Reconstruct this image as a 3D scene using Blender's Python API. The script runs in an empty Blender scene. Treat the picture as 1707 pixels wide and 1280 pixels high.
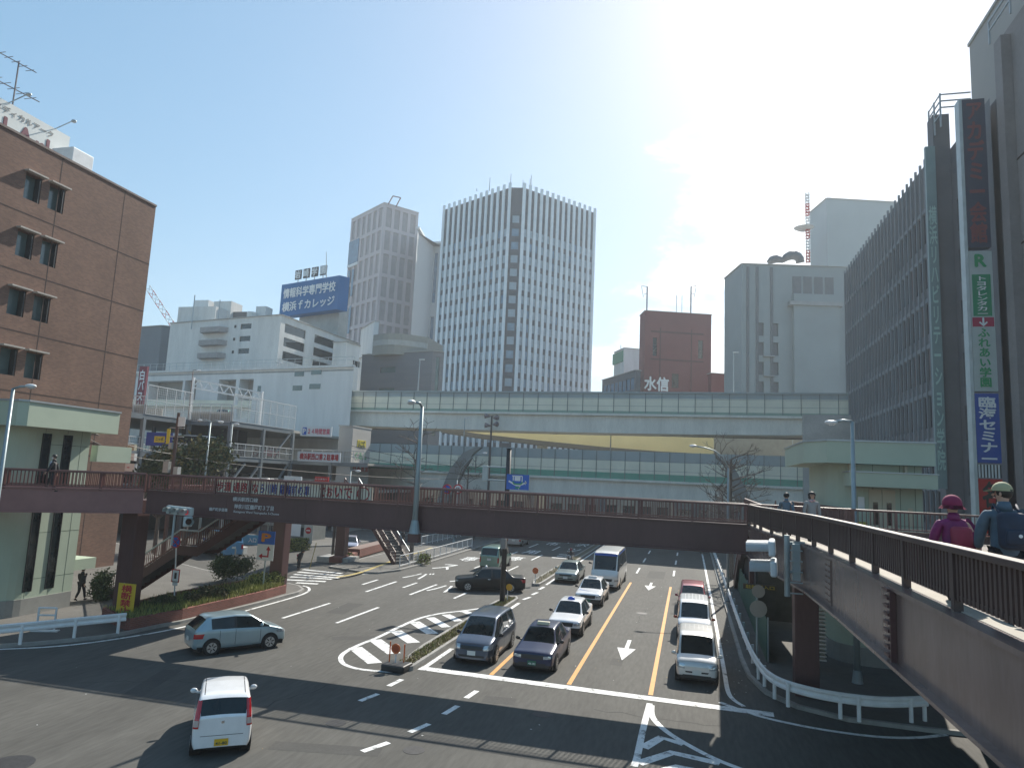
import bpy, bmesh, math, random
from mathutils import Vector, Matrix
sc = bpy.context.scene
COL = sc.collection
R_ = math.radians

# ------------------------------------------------------------------ camera
HC = 7.5
FP = 1165.0            # focal length in pixels of the 1707 px wide photograph
CX, CY = 853.5, 640.0
_n = Vector((-0.046, 1.0)).normalized()
_d = Vector((1149 - CX, 811 - CY)).dot(_n)
_p = math.atan(_d / FP)
_up = Vector((-_n.x * math.cos(_p), -_n.y * math.cos(_p), math.sin(_p)))
_vy = Vector((1149 - CX, 811 - CY, FP)).normalized()
_vy = (_vy - _up * _vy.dot(_up)).normalized()
_vx = _vy.cross(_up)
RC = Matrix((_vx, _vy, _up))       # image (right, down, forward) -> world
cam_data = bpy.data.cameras.new('camera')
cam = bpy.data.objects.new('camera', cam_data)
COL.objects.link(cam)
cr, cu, cb = RC @ Vector((1, 0, 0)), RC @ Vector((0, -1, 0)), -(RC @ Vector((0, 0, 1)))
cam.matrix_world = Matrix(((cr.x, cu.x, cb.x, 0), (cr.y, cu.y, cb.y, 0), (cr.z, cu.z, cb.z, HC), (0, 0, 0, 1)))
cam_data.sensor_width = 36
cam_data.lens = FP / 1707 * 36
cam_data.clip_start = 0.1
cam_data.clip_end = 6000
sc.camera = cam
sc.view_settings.view_transform = 'Standard'
sc.view_settings.look = 'None'
sc.view_settings.gamma = 1
sc.view_settings.exposure = 0.64

# survey helpers: where the sight line of a photograph pixel meets a real plane
def ray(px, py): return RC @ Vector((px - CX, py - CY, FP))
def G(px, py, z=0.0):
    r = ray(px, py); t = (z - HC) / r.z; return Vector((r.x * t, r.y * t, z))
def atX(px, py, x):
    r = ray(px, py); t = x / r.x; return Vector((x, r.y * t, HC + r.z * t))
def atY(px, py, y):
    r = ray(px, py); t = y / r.y; return Vector((r.x * t, y, HC + r.z * t))
def atD(px, py, d):
    r = ray(px, py); return Vector((r.x * d / FP, r.y * d / FP, HC + r.z * d / FP))

# ------------------------------------------------------------------ sun and sky
SUN_AZ, SUN_EL = R_(12.3), R_(39.7)
sdir = Vector((math.sin(SUN_AZ) * math.cos(SUN_EL), math.cos(SUN_AZ) * math.cos(SUN_EL), math.sin(SUN_EL)))
sl = bpy.data.lights.new('sun', 'SUN'); sl.energy = 5.0; sl.angle = R_(0.55); sl.color = (1.0, 0.94, 0.84)
sun = bpy.data.objects.new('sun', sl); COL.objects.link(sun); sun.location = (20, 60, 90)
sun.rotation_euler = (-sdir).to_track_quat('-Z', 'Y').to_euler()

HAZE = 0.0005
SKY_G, SKY_SAT, SKY_V, CLOUD = 0.58, 1.55, 1.36, 7.0
wd = bpy.data.worlds.new('World'); sc.world = wd; wd.use_nodes = True
nt = wd.node_tree; N = nt.nodes; L = nt.links
N.clear()
out = N.new('ShaderNodeOutputWorld'); bg = N.new('ShaderNodeBackground'); sky = N.new('ShaderNodeTexSky')
sky.sky_type = 'NISHITA'; sky.sun_disc = False; sky.sun_elevation = SUN_EL; sky.sun_rotation = SUN_AZ
sky.air_density = 1.0; sky.dust_density = 0.7; sky.ozone_density = 2.0; sky.altitude = 10
bg.inputs['Strength'].default_value = 0.15
# the sky's own range is compressed a little so that the glow round the sun rolls off softly
gm = N.new('ShaderNodeGamma'); gm.inputs['Gamma'].default_value = SKY_G
hs = N.new('ShaderNodeHueSaturation'); hs.inputs['Saturation'].default_value = SKY_SAT; hs.inputs['Value'].default_value = SKY_V; hs.inputs['Hue'].default_value = 0.488
L.new(sky.outputs[0], gm.inputs['Color']); L.new(gm.outputs[0], hs.inputs['Color'])
tc = N.new('ShaderNodeTexCoord')
mp = N.new('ShaderNodeMapping'); mp.inputs['Scale'].default_value = (1.0, 1.0, 2.4); mp.inputs['Location'].default_value = (3.1, 0.4, 0.2)
L.new(tc.outputs['Generated'], mp.inputs['Vector'])
nz = N.new('ShaderNodeTexNoise'); nz.inputs['Scale'].default_value = 5.5; nz.inputs['Detail'].default_value = 12; nz.inputs['Roughness'].default_value = 0.6
nz.inputs['Distortion'].default_value = 0.2
L.new(mp.outputs[0], nz.inputs['Vector'])
# a bank of broken cloud lies low to the right; its cover thins out away from that part of the sky
dt = N.new('ShaderNodeVectorMath'); dt.operation = 'DOT_PRODUCT'
cdir = Vector((0.16, 0.96, 0.21)).normalized(); dt.inputs[1].default_value = cdir
L.new(tc.outputs['Generated'], dt.inputs[0])
mr = N.new('ShaderNodeMapRange'); mr.inputs['From Min'].default_value = 0.90; mr.inputs['From Max'].default_value = 0.995
mr.inputs['To Min'].default_value = -0.22; mr.inputs['To Max'].default_value = 0.13
L.new(dt.outputs['Value'], mr.inputs['Value'])
ad = N.new('ShaderNodeMath'); ad.operation = 'ADD'; L.new(nz.outputs['Fac'], ad.inputs[0]); L.new(mr.outputs[0], ad.inputs[1])
rp = N.new('ShaderNodeMapRange'); rp.inputs['From Min'].default_value = 0.475; rp.inputs['From Max'].default_value = 0.70; rp.clamp = True
rp.interpolation_type = 'SMOOTHSTEP'; rp.inputs['To Max'].default_value = 0.85
L.new(ad.outputs[0], rp.inputs['Value'])
mx = N.new('ShaderNodeMix'); mx.data_type = 'RGBA'
L.new(rp.outputs[0], mx.inputs['Factor']); L.new(hs.outputs[0], mx.inputs['A']); mx.inputs['B'].default_value = (CLOUD * .97, CLOUD, CLOUD * 1.03, 1)
L.new(mx.outputs['Result'], bg.inputs['Color']); L.new(bg.outputs[0], out.inputs['Surface'])

# ------------------------------------------------------------------ materials
MATS = {}
def mat(name, col, rough=0.6, metal=0.0, var=0.12, scale=1.5, stretch=(1, 1, 1), bump=0.0, coat=0.0, spec=0.5, emit=None, fine=0.0):
    if name in MATS: return MATS[name]
    m = bpy.data.materials.new(name); m.use_nodes = True
    n = m.node_tree.nodes; l = m.node_tree.links; b = n['Principled BSDF']
    c = (col[0], col[1], col[2], 1)
    b.inputs['Base Color'].default_value = c
    b.inputs['Roughness'].default_value = rough; b.inputs['Metallic'].default_value = metal
    b.inputs['Coat Weight'].default_value = coat; b.inputs['Coat Roughness'].default_value = 0.06
    b.inputs['Specular IOR Level'].default_value = spec
    if emit: b.inputs['Emission Color'].default_value = (emit[0], emit[1], emit[2], 1); b.inputs['Emission Strength'].default_value = emit[3]
    if var > 0:
        t = n.new('ShaderNodeTexCoord'); mpn = n.new('ShaderNodeMapping'); mpn.inputs['Scale'].default_value = stretch
        l.new(t.outputs['Object'], mpn.inputs['Vector'])
        no = n.new('ShaderNodeTexNoise'); no.inputs['Scale'].default_value = scale; no.inputs['Detail'].default_value = 8; no.inputs['Roughness'].default_value = 0.62
        l.new(mpn.outputs[0], no.inputs['Vector'])
        r = n.new('ShaderNodeMapRange'); r.inputs['From Min'].default_value = 0.3; r.inputs['From Max'].default_value = 0.7
        r.inputs['To Min'].default_value = 1 - var; r.inputs['To Max'].default_value = 1 + var
        l.new(no.outputs['Fac'], r.inputs['Value'])
        mu = n.new('ShaderNodeVectorMath'); mu.operation = 'SCALE'; mu.inputs[0].default_value = col[:3]
        src = r.outputs[0]
        if fine > 0:
            n2 = n.new('ShaderNodeTexNoise'); n2.inputs['Scale'].default_value = scale * 14; n2.inputs['Detail'].default_value = 4
            l.new(mpn.outputs[0], n2.inputs['Vector'])
            r2 = n.new('ShaderNodeMapRange'); r2.inputs['From Min'].default_value = 0.3; r2.inputs['From Max'].default_value = 0.7
            r2.inputs['To Min'].default_value = 1 - fine; r2.inputs['To Max'].default_value = 1 + fine
            l.new(n2.outputs['Fac'], r2.inputs['Value'])
            mm = n.new('ShaderNodeMath'); mm.operation = 'MULTIPLY'; l.new(src, mm.inputs[0]); l.new(r2.outputs[0], mm.inputs[1]); src = mm.outputs[0]
        l.new(src, mu.inputs['Scale']); l.new(mu.outputs[0], b.inputs['Base Color'])
        if bump > 0:
            bp = n.new('ShaderNodeBump'); bp.inputs['Strength'].default_value = bump; bp.inputs['Distance'].default_value = 0.02
            l.new(no.outputs['Fac'], bp.inputs['Height']); l.new(bp.outputs[0], b.inputs['Normal'])
    MATS[name] = m
    return m

def glass(name, col=(0.02, 0.03, 0.035), rough=0.04, var=0.25, metal=0.0, spec=0.9, scale=0.4):
    return mat(name, col, rough, metal, var, scale, spec=spec)

# ------------------------------------------------------------------ mesh builder
class MB:
    def __init__(s): s.v = []; s.f = []; s.m = []
    def add(s, vs, fs, mi=0):
        o = len(s.v); s.v += [Vector(p) for p in vs]
        for q in fs: s.f.append([o + i for i in q]); s.m.append(mi)
        return s
    def box(s, x0, x1, y0, y1, z0, z1, mi=0):
        if x0 > x1: x0, x1 = x1, x0
        if y0 > y1: y0, y1 = y1, y0
        if z0 > z1: z0, z1 = z1, z0
        return s.add([(x0, y0, z0), (x1, y0, z0), (x1, y1, z0), (x0, y1, z0), (x0, y0, z1), (x1, y0, z1), (x1, y1, z1), (x0, y1, z1)],
              [(0, 3, 2, 1), (4, 5, 6, 7), (0, 1, 5, 4), (1, 2, 6, 5), (2, 3, 7, 6), (3, 0, 4, 7)], mi)
    def obox(s, c, ax, ay, az, mi=0):
        c = Vector(c); ax = Vector(ax); ay = Vector(ay); az = Vector(az)
        P = [c + ax * i + ay * j + az * k for k in (-1, 1) for (i, j) in ((-1, -1), (1, -1), (1, 1), (-1, 1))]
        f = [(0, 3, 2, 1), (4, 5, 6, 7), (0, 1, 5, 4), (1, 2, 6, 5), (2, 3, 7, 6), (3, 0, 4, 7)]
        if ax.cross(ay).dot(az) < 0: f = [q[::-1] for q in f]
        return s.add(P, f, mi)
    def bar(s, a, b, w, h=None, mi=0, up=(0, 0, 1)):
        a = Vector(a); b = Vector(b); d = b - a
        if d.length < 1e-6: return s
        h = w if h is None else h
        u = Vector(up)
        if abs(d.normalized().dot(u)) > 0.99: u = Vector((0, 1, 0))
        sd = d.cross(u).normalized(); u2 = sd.cross(d).normalized()
        return s.obox((a + b) / 2, d / 2, sd * w / 2, u2 * h / 2, mi)
    def prism(s, poly, z0, z1, mi=0, mtop=None):
        n = len(poly); ar = sum(poly[i][0] * poly[(i + 1) % n][1] - poly[(i + 1) % n][0] * poly[i][1] for i in range(n))
        if ar < 0: poly = poly[::-1]
        vs = [(p[0], p[1], z0) for p in poly] + [(p[0], p[1], z1) for p in poly]
        s.add(vs, [tuple(range(n))[::-1]] + [(i, (i + 1) % n, n + (i + 1) % n, n + i) for i in range(n)], mi)
        o = len(s.v) - 2 * n
        s.f.append([o + n + i for i in range(n)]); s.m.append(mi if mtop is None else mtop)
        return s
    def sheet(s, poly, z, mi=0):
        n = len(poly); ar = sum(poly[i][0] * poly[(i + 1) % n][1] - poly[(i + 1) % n][0] * poly[i][1] for i in range(n))
        if ar < 0: poly = poly[::-1]
        return s.add([(p[0], p[1], z) for p in poly], [tuple(range(n))], mi)
    def cyl(s, a, b, r0, r1=None, n=10, mi=0, caps=True):
        a = Vector(a); b = Vector(b); r1 = r0 if r1 is None else r1
        d = (b - a).normalized(); u = Vector((0, 0, 1)) if abs(d.z) < 0.9 else Vector((1, 0, 0))
        x = d.cross(u).normalized(); y = d.cross(x).normalized()
        vs = [a + (x * math.cos(t) + y * math.sin(t)) * r0 for t in [2 * math.pi * i / n for i in range(n)]]
        vs += [b + (x * math.cos(t) + y * math.sin(t)) * r1 for t in [2 * math.pi * i / n for i in range(n)]]
        fs = [(i, (i + 1) % n, n + (i + 1) % n, n + i) for i in range(n)]
        if caps: fs += [tuple(range(n))[::-1], tuple(range(n, 2 * n))]
        return s.add(vs, fs, mi)
    def tube(s, pts, r, n=8, mi=0):
        r = r if isinstance(r, (list, tuple)) else [r] * len(pts)
        pts = [Vector(p) for p in pts]; rings = []
        for i, p in enumerate(pts):
            d = (pts[min(i + 1, len(pts) - 1)] - pts[max(i - 1, 0)]).normalized()
            u = Vector((0, 0, 1)) if abs(d.z) < 0.93 else Vector((1, 0, 0))
            x = d.cross(u).normalized(); y = d.cross(x).normalized()
            rings.append([p + (x * math.cos(t) + y * math.sin(t)) * r[i] for t in [2 * math.pi * k / n for k in range(n)]])
        vs = [q for g in rings for q in g]; fs = []
        for i in range(len(pts) - 1):
            for k in range(n): fs.append((i * n + k, i * n + (k + 1) % n, (i + 1) * n + (k + 1) % n, (i + 1) * n + k))
        fs += [tuple(range(n))[::-1], tuple(range((len(pts) - 1) * n, len(pts) * n))]
        return s.add(vs, fs, mi)
    def wall(s, a, b, z0, z1, th, mi=0, off=0.0):
        """upright slab from a to b; off shifts it to the left of the direction a->b"""
        a = Vector((a[0], a[1], 0)); b = Vector((b[0], b[1], 0)); d = (b - a); nrm = Vector((-d.y, d.x, 0)).normalized()
        c = (a + b) / 2 + nrm * off; c.z = (z0 + z1) / 2
        return s.obox(c, d / 2, nrm * th / 2, Vector((0, 0, (z1 - z0) / 2)), mi)
    def ball(s, c, r, nu=10, nv=6, mi=0, sc_=(1, 1, 1)):
        c = Vector(c); vs = [c + Vector((0, 0, -r * sc_[2]))]
        for j in range(1, nv):
            ph = -math.pi / 2 + math.pi * j / nv
            for i in range(nu):
                t = 2 * math.pi * i / nu
                vs.append(c + Vector((math.cos(t) * math.cos(ph) * r * sc_[0], math.sin(t) * math.cos(ph) * r * sc_[1], math.sin(ph) * r * sc_[2])))
        vs.append(c + Vector((0, 0, r * sc_[2]))); T = len(vs) - 1; fs = []
        for i in range(nu):
            fs.append((0, 1 + (i + 1) % nu, 1 + i))
            for j in range(nv - 2):
                a = 1 + j * nu; fs.append((a + i, a + (i + 1) % nu, a + nu + (i + 1) % nu, a + nu + i))
            a = 1 + (nv - 2) * nu; fs.append((a + i, a + (i + 1) % nu, T))
        return s.add(vs, fs, mi)
    def build(s, name, mats, parent=None, smooth=False, bevel=0.0, local=False, kind=None, label=None):
        if not s.v: return None
        off = Vector((0, 0, 0))
        if parent is not None and not local: off = world_loc(parent)
        me = bpy.data.meshes.new(name)
        me.from_pydata([tuple(p - off) for p in s.v], [], s.f)
        for m in (mats if isinstance(mats, (list, tuple)) else [mats]): me.materials.append(m)
        for p, mi in zip(me.polygons, s.m): p.material_index = mi; p.use_smooth = smooth
        me.update()
        o = bpy.data.objects.new(name, me); COL.objects.link(o)
        if parent is not None: o.parent = parent
        if bevel > 0:
            bv = o.modifiers.new('bevel', 'BEVEL'); bv.width = bevel; bv.segments = 2; bv.limit_method = 'ANGLE'; bv.angle_limit = R_(40)
        if kind: o['kind'] = kind
        if label: o['label'] = label
        return o

def world_loc(o):
    p = Vector((0, 0, 0))
    while o is not None: p = p + o.location; o = o.parent
    return p
def thing(name, label, cat, loc=(0, 0, 0), rz=0.0, group=None):
    o = bpy.data.objects.new(name, None); COL.objects.link(o); o.location = loc; o.rotation_euler = (0, 0, rz)
    o.empty_display_size = 0.3
    o['label'] = label; o['category'] = cat
    if group: o['group'] = group
    return o
def tag(o, label, cat, group=None):
    o['label'] = label; o['category'] = cat
    if group: o['group'] = group
    return o
def struct(mb, name, m, smooth=False): return mb.build(name, m, None, smooth, kind='structure')
def kids(o): return [c for c in bpy.data.objects if c.parent == o]
def copy_tree(o, parent=None):
    c = o.copy(); COL.objects.link(c); c.parent = parent
    for ch in kids(o): copy_tree(ch, c)
    return c
def copy_thing(o, loc, rz, label, group=None):
    c = copy_tree(o); c.location = loc; c.rotation_euler = (0, 0, rz); c['label'] = label
    if group: c['group'] = group
    return c

def text(s, parent, org, ux, uy, m, height=None, width=None, bold=0.02, name='lettering', vertical=False, depth=0.0, align='CENTER', spacing=1.0, local=False):
    """lettering whose centre is org, written along ux with uy as its up direction"""
    cu_ = bpy.data.curves.new('lettering', 'FONT')
    cu_.body = '\n'.join(s) if vertical else s
    cu_.align_x = align; cu_.align_y = 'CENTER'; cu_.size = 1.0; cu_.offset = 0.004; cu_.extrude = depth
    cu_.space_line = 0.98 if vertical else 1.0; cu_.space_character = spacing
    cu_.resolution_u = 2
    t = bpy.data.objects.new('lettering', cu_); COL.objects.link(t)
    dg = bpy.context.evaluated_depsgraph_get(); dg.update()
    me = bpy.data.meshes.new_from_object(t.evaluated_get(dg))
    bpy.data.objects.remove(t); bpy.data.curves.remove(cu_)
    xs = [v.co.x for v in me.vertices]; ys = [v.co.y for v in me.vertices]
    if not xs: return None
    w, h = max(xs) - min(xs), max(ys) - min(ys)
    cx_, cy_ = (max(xs) + min(xs)) / 2, (max(ys) + min(ys)) / 2
    sx = sy = 1.0
    if height: sy = sx = height / h
    if width: sx = width / w
    if width and not height: sy = sx
    ux = Vector(ux).normalized(); uy = Vector(uy).normalized(); nn = ux.cross(uy)
    org = Vector(org); off = Vector((0, 0, 0))
    if parent is not None and not local: off = world_loc(parent)
    # heavier strokes: the glyph outlines are laid a few times with tiny shifts, each a hair above the last
    b_ = bold * 0.62; sh = [(0, 0)] if bold < 0.015 else [(0, 0), (b_, 0), (-b_, 0), (0, b_), (0, -b_)]
    nv_, base = len(me.vertices), [v.co.copy() for v in me.vertices]; fc = [list(p.vertices) for p in me.polygons]
    bpy.data.meshes.remove(me); me = bpy.data.meshes.new(name); vs = []; fs = []
    eps = max(0.0012, (org - Vector((0, 0, HC))).length * 0.00006) if not local else 0.001
    for i_, (dx, dy) in enumerate(sh):
        vs += [tuple(org + ux * ((c.x - cx_ + dx) * sx) + uy * ((c.y - cy_ + dy) * sy) + nn * (c.z + i_ * eps) - off) for c in base]
        fs += [[k + i_ * nv_ for k in f] for f in fc]
    me.from_pydata(vs, [], fs); me.update(); me.materials.append(m)
    for p in me.polygons: p.material_index = 0
    o = bpy.data.objects.new(name, me); COL.objects.link(o)
    if parent is not None: o.parent = parent
    return o

def lerp(a, b, t): return a + (b - a) * t

# a wall with real openings between two ground points; panes are parts of their own
def facade(th, a, b, z0, z1, cols, rows, wm, pm, recess=0.25, wall=None, pane_name='window', skip=None, state=None, sill=None, shared=None):
    """cols/rows: list of (start,end) openings, measured in metres from a / in z. Outward = right of a->b."""
    a = Vector((a[0], a[1], 0)); b = Vector((b[0], b[1], 0)); Lw = (b - a).length; u = (b - a) / Lw; nn = Vector((u.y, -u.x, 0))
    us = sorted(set([0, Lw] + [c for q in cols for c in q])); zs = sorted(set([z0, z1] + [c for q in rows for c in q]))
    mbw = wall if wall is not None else MB()
    P = lambda x, z, d=0.0: a + u * x + nn * (-d) + Vector((0, 0, z))
    wins = []
    # merge plain strips: full-width strips between the rows
    def iswin(x0, x1, y0, y1):
        cxx, cyy = (x0 + x1) / 2, (y0 + y1) / 2
        for ci, c in enumerate(cols):
            if c[0] < cxx < c[1]:
                for ri, r in enumerate(rows):
                    if r[0] < cyy < r[1]: return (ci, ri) not in (skip or ())
        return False
    for j in range(len(zs) - 1):
        y0, y1 = zs[j], zs[j + 1]
        run = None
        for i in range(len(us) - 1):
            x0, x1 = us[i], us[i + 1]
            if iswin(x0, x1, y0, y1):
                if run is not None: mbw.add([P(run, y0), P(x0, y0), P(x0, y1), P(run, y1)], [(0, 1, 2, 3)]); run = None
                for A, B in (((x0, y0), (x1, y0)), ((x1, y0), (x1, y1)), ((x1, y1), (x0, y1)), ((x0, y1), (x0, y0))):
                    mbw.add([P(A[0], A[1]), P(B[0], B[1]), P(B[0], B[1], recess), P(A[0], A[1], recess)], [(0, 3, 2, 1)][:1])
                wins.append((x0, x1, y0, y1))
            elif run is None: run = x0
        if run is not None: mbw.add([P(run, y0), P(Lw, y0), P(Lw, y1), P(run, y1)], [(0, 1, 2, 3)])
    if state is None: state = {'n': 0, 'rest': MB(), 'pm': None}
    pml = pm if isinstance(pm, (list, tuple)) else [pm]
    rnd = random.Random(len(wins) * 7 + int(Lw * 10))
    for (x0, x1, y0, y1) in wins:
        pick = rnd.randrange(len(pml))
        if state['n'] < 98:
            mb = MB().add([P(x0, y0, recess - 0.003), P(x1, y0, recess - 0.003), P(x1, y1, recess - 0.003), P(x0, y1, recess - 0.003)], [(0, 1, 2, 3)])
            mb.build(pane_name, pml[pick], th); state['n'] += 1
        else:
            state['rest'].add([P(x0, y0, recess - 0.003), P(x1, y0, recess - 0.003), P(x1, y1, recess - 0.003), P(x0, y1, recess - 0.003)], [(0, 1, 2, 3)], pick)
            state['pm'] = pml
    if wall is None: mbw.build('wall', wm, th)
    return state
def flush(state, th, name='window'):
    if state['rest'].v: state['rest'].build(name, state['pm'], th, kind='stuff')

# shared colours
M_asph = mat('asphalt', (0.083, 0.081, 0.074), 0.85, spec=0.3, var=0.17, scale=0.55, stretch=(1, .16, 1), fine=0.16, bump=0.0)
M_paint = mat('road_paint_white', (0.72, 0.73, 0.72), 0.7, var=0.14, scale=3.0, fine=0.12)
def wear(m, under=(0.075, 0.073, 0.068), lo=0.36, hi=0.47, sc_=2.2):
    n = m.node_tree.nodes; l = m.node_tree.links; b = n['Principled BSDF']; src = b.inputs['Base Color'].links[0].from_socket
    t = n.new('ShaderNodeTexCoord'); a = n.new('ShaderNodeTexNoise'); a.inputs['Scale'].default_value = sc_; a.inputs['Detail'].default_value = 12; a.inputs['Roughness'].default_value = .75
    l.new(t.outputs['Object'], a.inputs['Vector']); r = n.new('ShaderNodeMapRange'); r.inputs['From Min'].default_value = lo; r.inputs['From Max'].default_value = hi; l.new(a.outputs['Fac'], r.inputs['Value'])
    x = n.new('ShaderNodeMix'); x.data_type = 'RGBA'; l.new(r.outputs[0], x.inputs['Factor']); x.inputs['A'].default_value = (*under, 1); l.new(src, x.inputs['B']); l.new(x.outputs['Result'], b.inputs['Base Color'])
wear(M_paint)
M_opaint = mat('road_paint_orange', (0.62, 0.30, 0.07), 0.7, var=0.12, scale=3.0)
M_pave = mat('pavement', (0.115, 0.11, 0.10), 0.9, var=0.15, scale=0.8, fine=0.1)
M_kerb = mat('kerb_concrete', (0.27, 0.265, 0.25), 0.85, var=0.2, scale=2.0)
M_brown = mat('bridge_paint_brown', (0.088, 0.040, 0.040), 0.45, var=0.2, scale=0.7, stretch=(1, 1, 0.25), fine=0.06)
M_brown2 = mat('railing_paint_brown', (0.125, 0.055, 0.050), 0.4, var=0.12, scale=2.0)
M_conc = mat('concrete', (0.42, 0.42, 0.40), 0.85, var=0.15, scale=0.5, fine=0.08)
M_dark = mat('dark_void', (0.02, 0.02, 0.022), 0.8, var=0.0)
M_steel = mat('galvanised_steel', (0.38, 0.42, 0.44), 0.45, metal=0.5, var=0.1)
M_white = mat('white_paint', (0.72, 0.73, 0.73), 0.45, var=0.1, scale=2.0)
M_black = mat('black_rubber', (0.015, 0.015, 0.016), 0.8, var=0.1)
M_red = mat('red_paint', (0.5, 0.02, 0.03), 0.5, var=0.05)
M_blue = mat('blue_paint', (0.02, 0.08, 0.36), 0.5, var=0.05)
M_glass = glass('window_glass')
# ------------------------------------------------------------------ ground, road, pavements
struct(MB().sheet([(-900, -300), (900, -300), (900, 2500), (-900, 2500)], -0.03), 'ground', mat('ground', (0.15, 0.148, 0.14), 0.95, var=0.2, scale=0.05, fine=0.1))
struct(MB().sheet([(-80, -40), (40, -40), (40, 260), (-60, 260), (-80, 70)], 0.0), 'road', M_asph)

def kerbed(poly, z=0.13, name='pavement', m=None, kerb=0.16):
    """raised pavement with a paler kerb stone round it"""
    n = len(poly); c = Vector((sum(p[0] for p in poly) / n, sum(p[1] for p in poly) / n))
    ar = sum(poly[i][0] * poly[(i + 1) % n][1] - poly[(i + 1) % n][0] * poly[i][1] for i in range(n))
    if ar < 0: poly = poly[::-1]
    inner = []
    for i in range(n):
        p0, p1, p2 = Vector(poly[i - 1][:2]), Vector(poly[i][:2]), Vector(poly[(i + 1) % n][:2])
        d1 = (p1 - p0).normalized(); d2 = (p2 - p1).normalized()
        n1 = Vector((-d1.y, d1.x)); n2 = Vector((-d2.y, d2.x)); nn = (n1 + n2)
        nn = nn.normalized() if nn.length > 1e-4 else n1
        inner.append(p1 + nn * kerb / max(0.5, nn.dot(n1)))
    mb = MB()
    vs = [(p[0], p[1], -0.02) for p in poly] + [(p[0], p[1], z + 0.01) for p in poly] + [(p.x, p.y, z + 0.01) for p in inner] + [(p.x, p.y, z - 0.05) for p in inner]
    fs = []
    for i in range(n):
        j = (i + 1) % n
        fs += [(i, j, n + j, n + i), (n + i, n + j, 2 * n + j, 2 * n + i), (2 * n + i, 2 * n + j, 3 * n + j, 3 * n + i)]
    mb.add(vs, fs, 1)
    mb.sheet([tuple(p) for p in inner], z, 0)
    return struct(mb, name, [m or M_pave, M_kerb])

# left corner pavement with the flower bed, up to the mouth of the side street
def g2(*q): return [tuple(G(x, y)[:2]) for x, y in q]
LEFT_A = [(-60, 16), (-34, 19.5), (-28.2, 21.8)] + g2((0, 1080), (60, 1076), (123, 1070), (170, 1065), (212, 1058), (260, 1047), (300, 1040), (350, 1028), (400, 1016), (440, 1006), (475, 996), (498, 990), (507, 985), (500, 979), (482, 975)) + [(-26.0, 41.2), (-30, 42.5), (-38, 46.5), (-60, 60)]
kerbed(LEFT_A, 0.13)
# far side of the side street: pavement along the main road
LEFT_B = [(-23.4, 49.2), (-22.4, 49.6), (-21.6, 52), (-21.4, 58), (-21.6, 70), (-22, 90), (-22.5, 130), (-27.5, 130), (-27.5, 92), (-27.3, 60), (-27.0, 50.5)]
kerbed(LEFT_B, 0.13)
# strip in front of the multi-storey car park, beyond the side street
kerbed([(-70, 84), (-43, 63.5), (-36, 62), (-33.5, 66), (-33.5, 100), (-70, 110)], 0.12)
# right pavement (curves round the corner under the footbridge)
RIGHT_A = [(2.45, 200), (2.4, 90), (2.3, 60), (2.25, 34), (2.35, 31), (2.8, 28.8), (3.7, 27.4), (5.2, 26.6), (7.6, 26.5), (12, 26.8), (60, 28), (60, 200)]
kerbed(RIGHT_A, 0.13)
# central reservation with grass
MED1 = [(-10.95, 26.3), (-10.55, 26.1), (-10.25, 26.5), (-10.2, 36), (-10.2, 43.6), (-10.5, 44.4), (-10.9, 44.2), (-11.25, 42), (-11.2, 30)]
MED2 = [(-10.25, 50.3), (-10.2, 52), (-10.1, 90), (-10.1, 200), (-10.9, 200), (-10.95, 90), (-11.1, 52), (-10.7, 50.0)]
M_med = mat('median_soil', (0.12, 0.105, 0.07), 0.95, var=0.3, scale=2.5, fine=0.2)
kerbed(MED1, 0.16, 'central_reservation', M_med)
kerbed(MED2, 0.16, 'central_reservation', M_med)

# ------------------------------------------------------------------ painted markings
ZM = 0.005
lm = MB()
def strip(mb, a, b, w, z=ZM):
    a = Vector((a[0], a[1])); b = Vector((b[0], b[1])); d = (b - a).normalized(); q = Vector((-d.y, d.x)) * w / 2
    mb.sheet([tuple(a - q), tuple(b - q), tuple(b + q), tuple(a + q)], z)
def poly_strip(mb, pts, w, z=ZM):
    if len(pts) > 3:
        q = [Vector(p[:2]) for p in pts]; out_ = []
        for i in range(len(q) - 1):
            p0, p1, p2, p3 = q[max(i - 1, 0)], q[i], q[i + 1], q[min(i + 2, len(q) - 1)]
            for k in range(4):
                t = k / 4
                out_.append(0.5 * ((2 * p1) + (p2 - p0) * t + (2 * p0 - 5 * p1 + 4 * p2 - p3) * t * t + (3 * p1 - p0 - 3 * p2 + p3) * t ** 3))
        pts = out_ + [q[-1]]
    pts = [Vector((p[0], p[1])) for p in pts]; Lf = []; Rt = []
    for i, p in enumerate(pts):
        d = (pts[min(i + 1, len(pts) - 1)] - pts[max(i - 1, 0)]).normalized(); q = Vector((-d.y, d.x)) * w / 2
        Lf.append(p + q); Rt.append(p - q)
    for i in range(len(pts) - 1):
        mb.sheet([tuple(Rt[i]), tuple(Rt[i + 1]), tuple(Lf[i + 1]), tuple(Lf[i])], z)
def g2(*q): return [tuple(G(x, y)[:2]) for x, y in q]
# lane dashes: outgoing carriageway (left)
for (a, b) in (((471, 1030), (550, 1005)), ((561, 1038), (631, 1012)), ((610, 986), (661, 969)), ((683, 991), (728, 974)),
               ((604, 974), (630, 966)), ((672, 979), (695, 971)), ((757, 997), (777, 988))):
    p, q = g2(a, b); strip(lm, p, q, 0.17)
for k in range(0, 9):
    y = 55.5 + k * 10.3
    strip(lm, (-14.3, y), (-14.3, y + 5), 0.16); strip(lm, (-17.2, y + 1.5), (-17.2, y + 6.5), 0.16)
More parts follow.
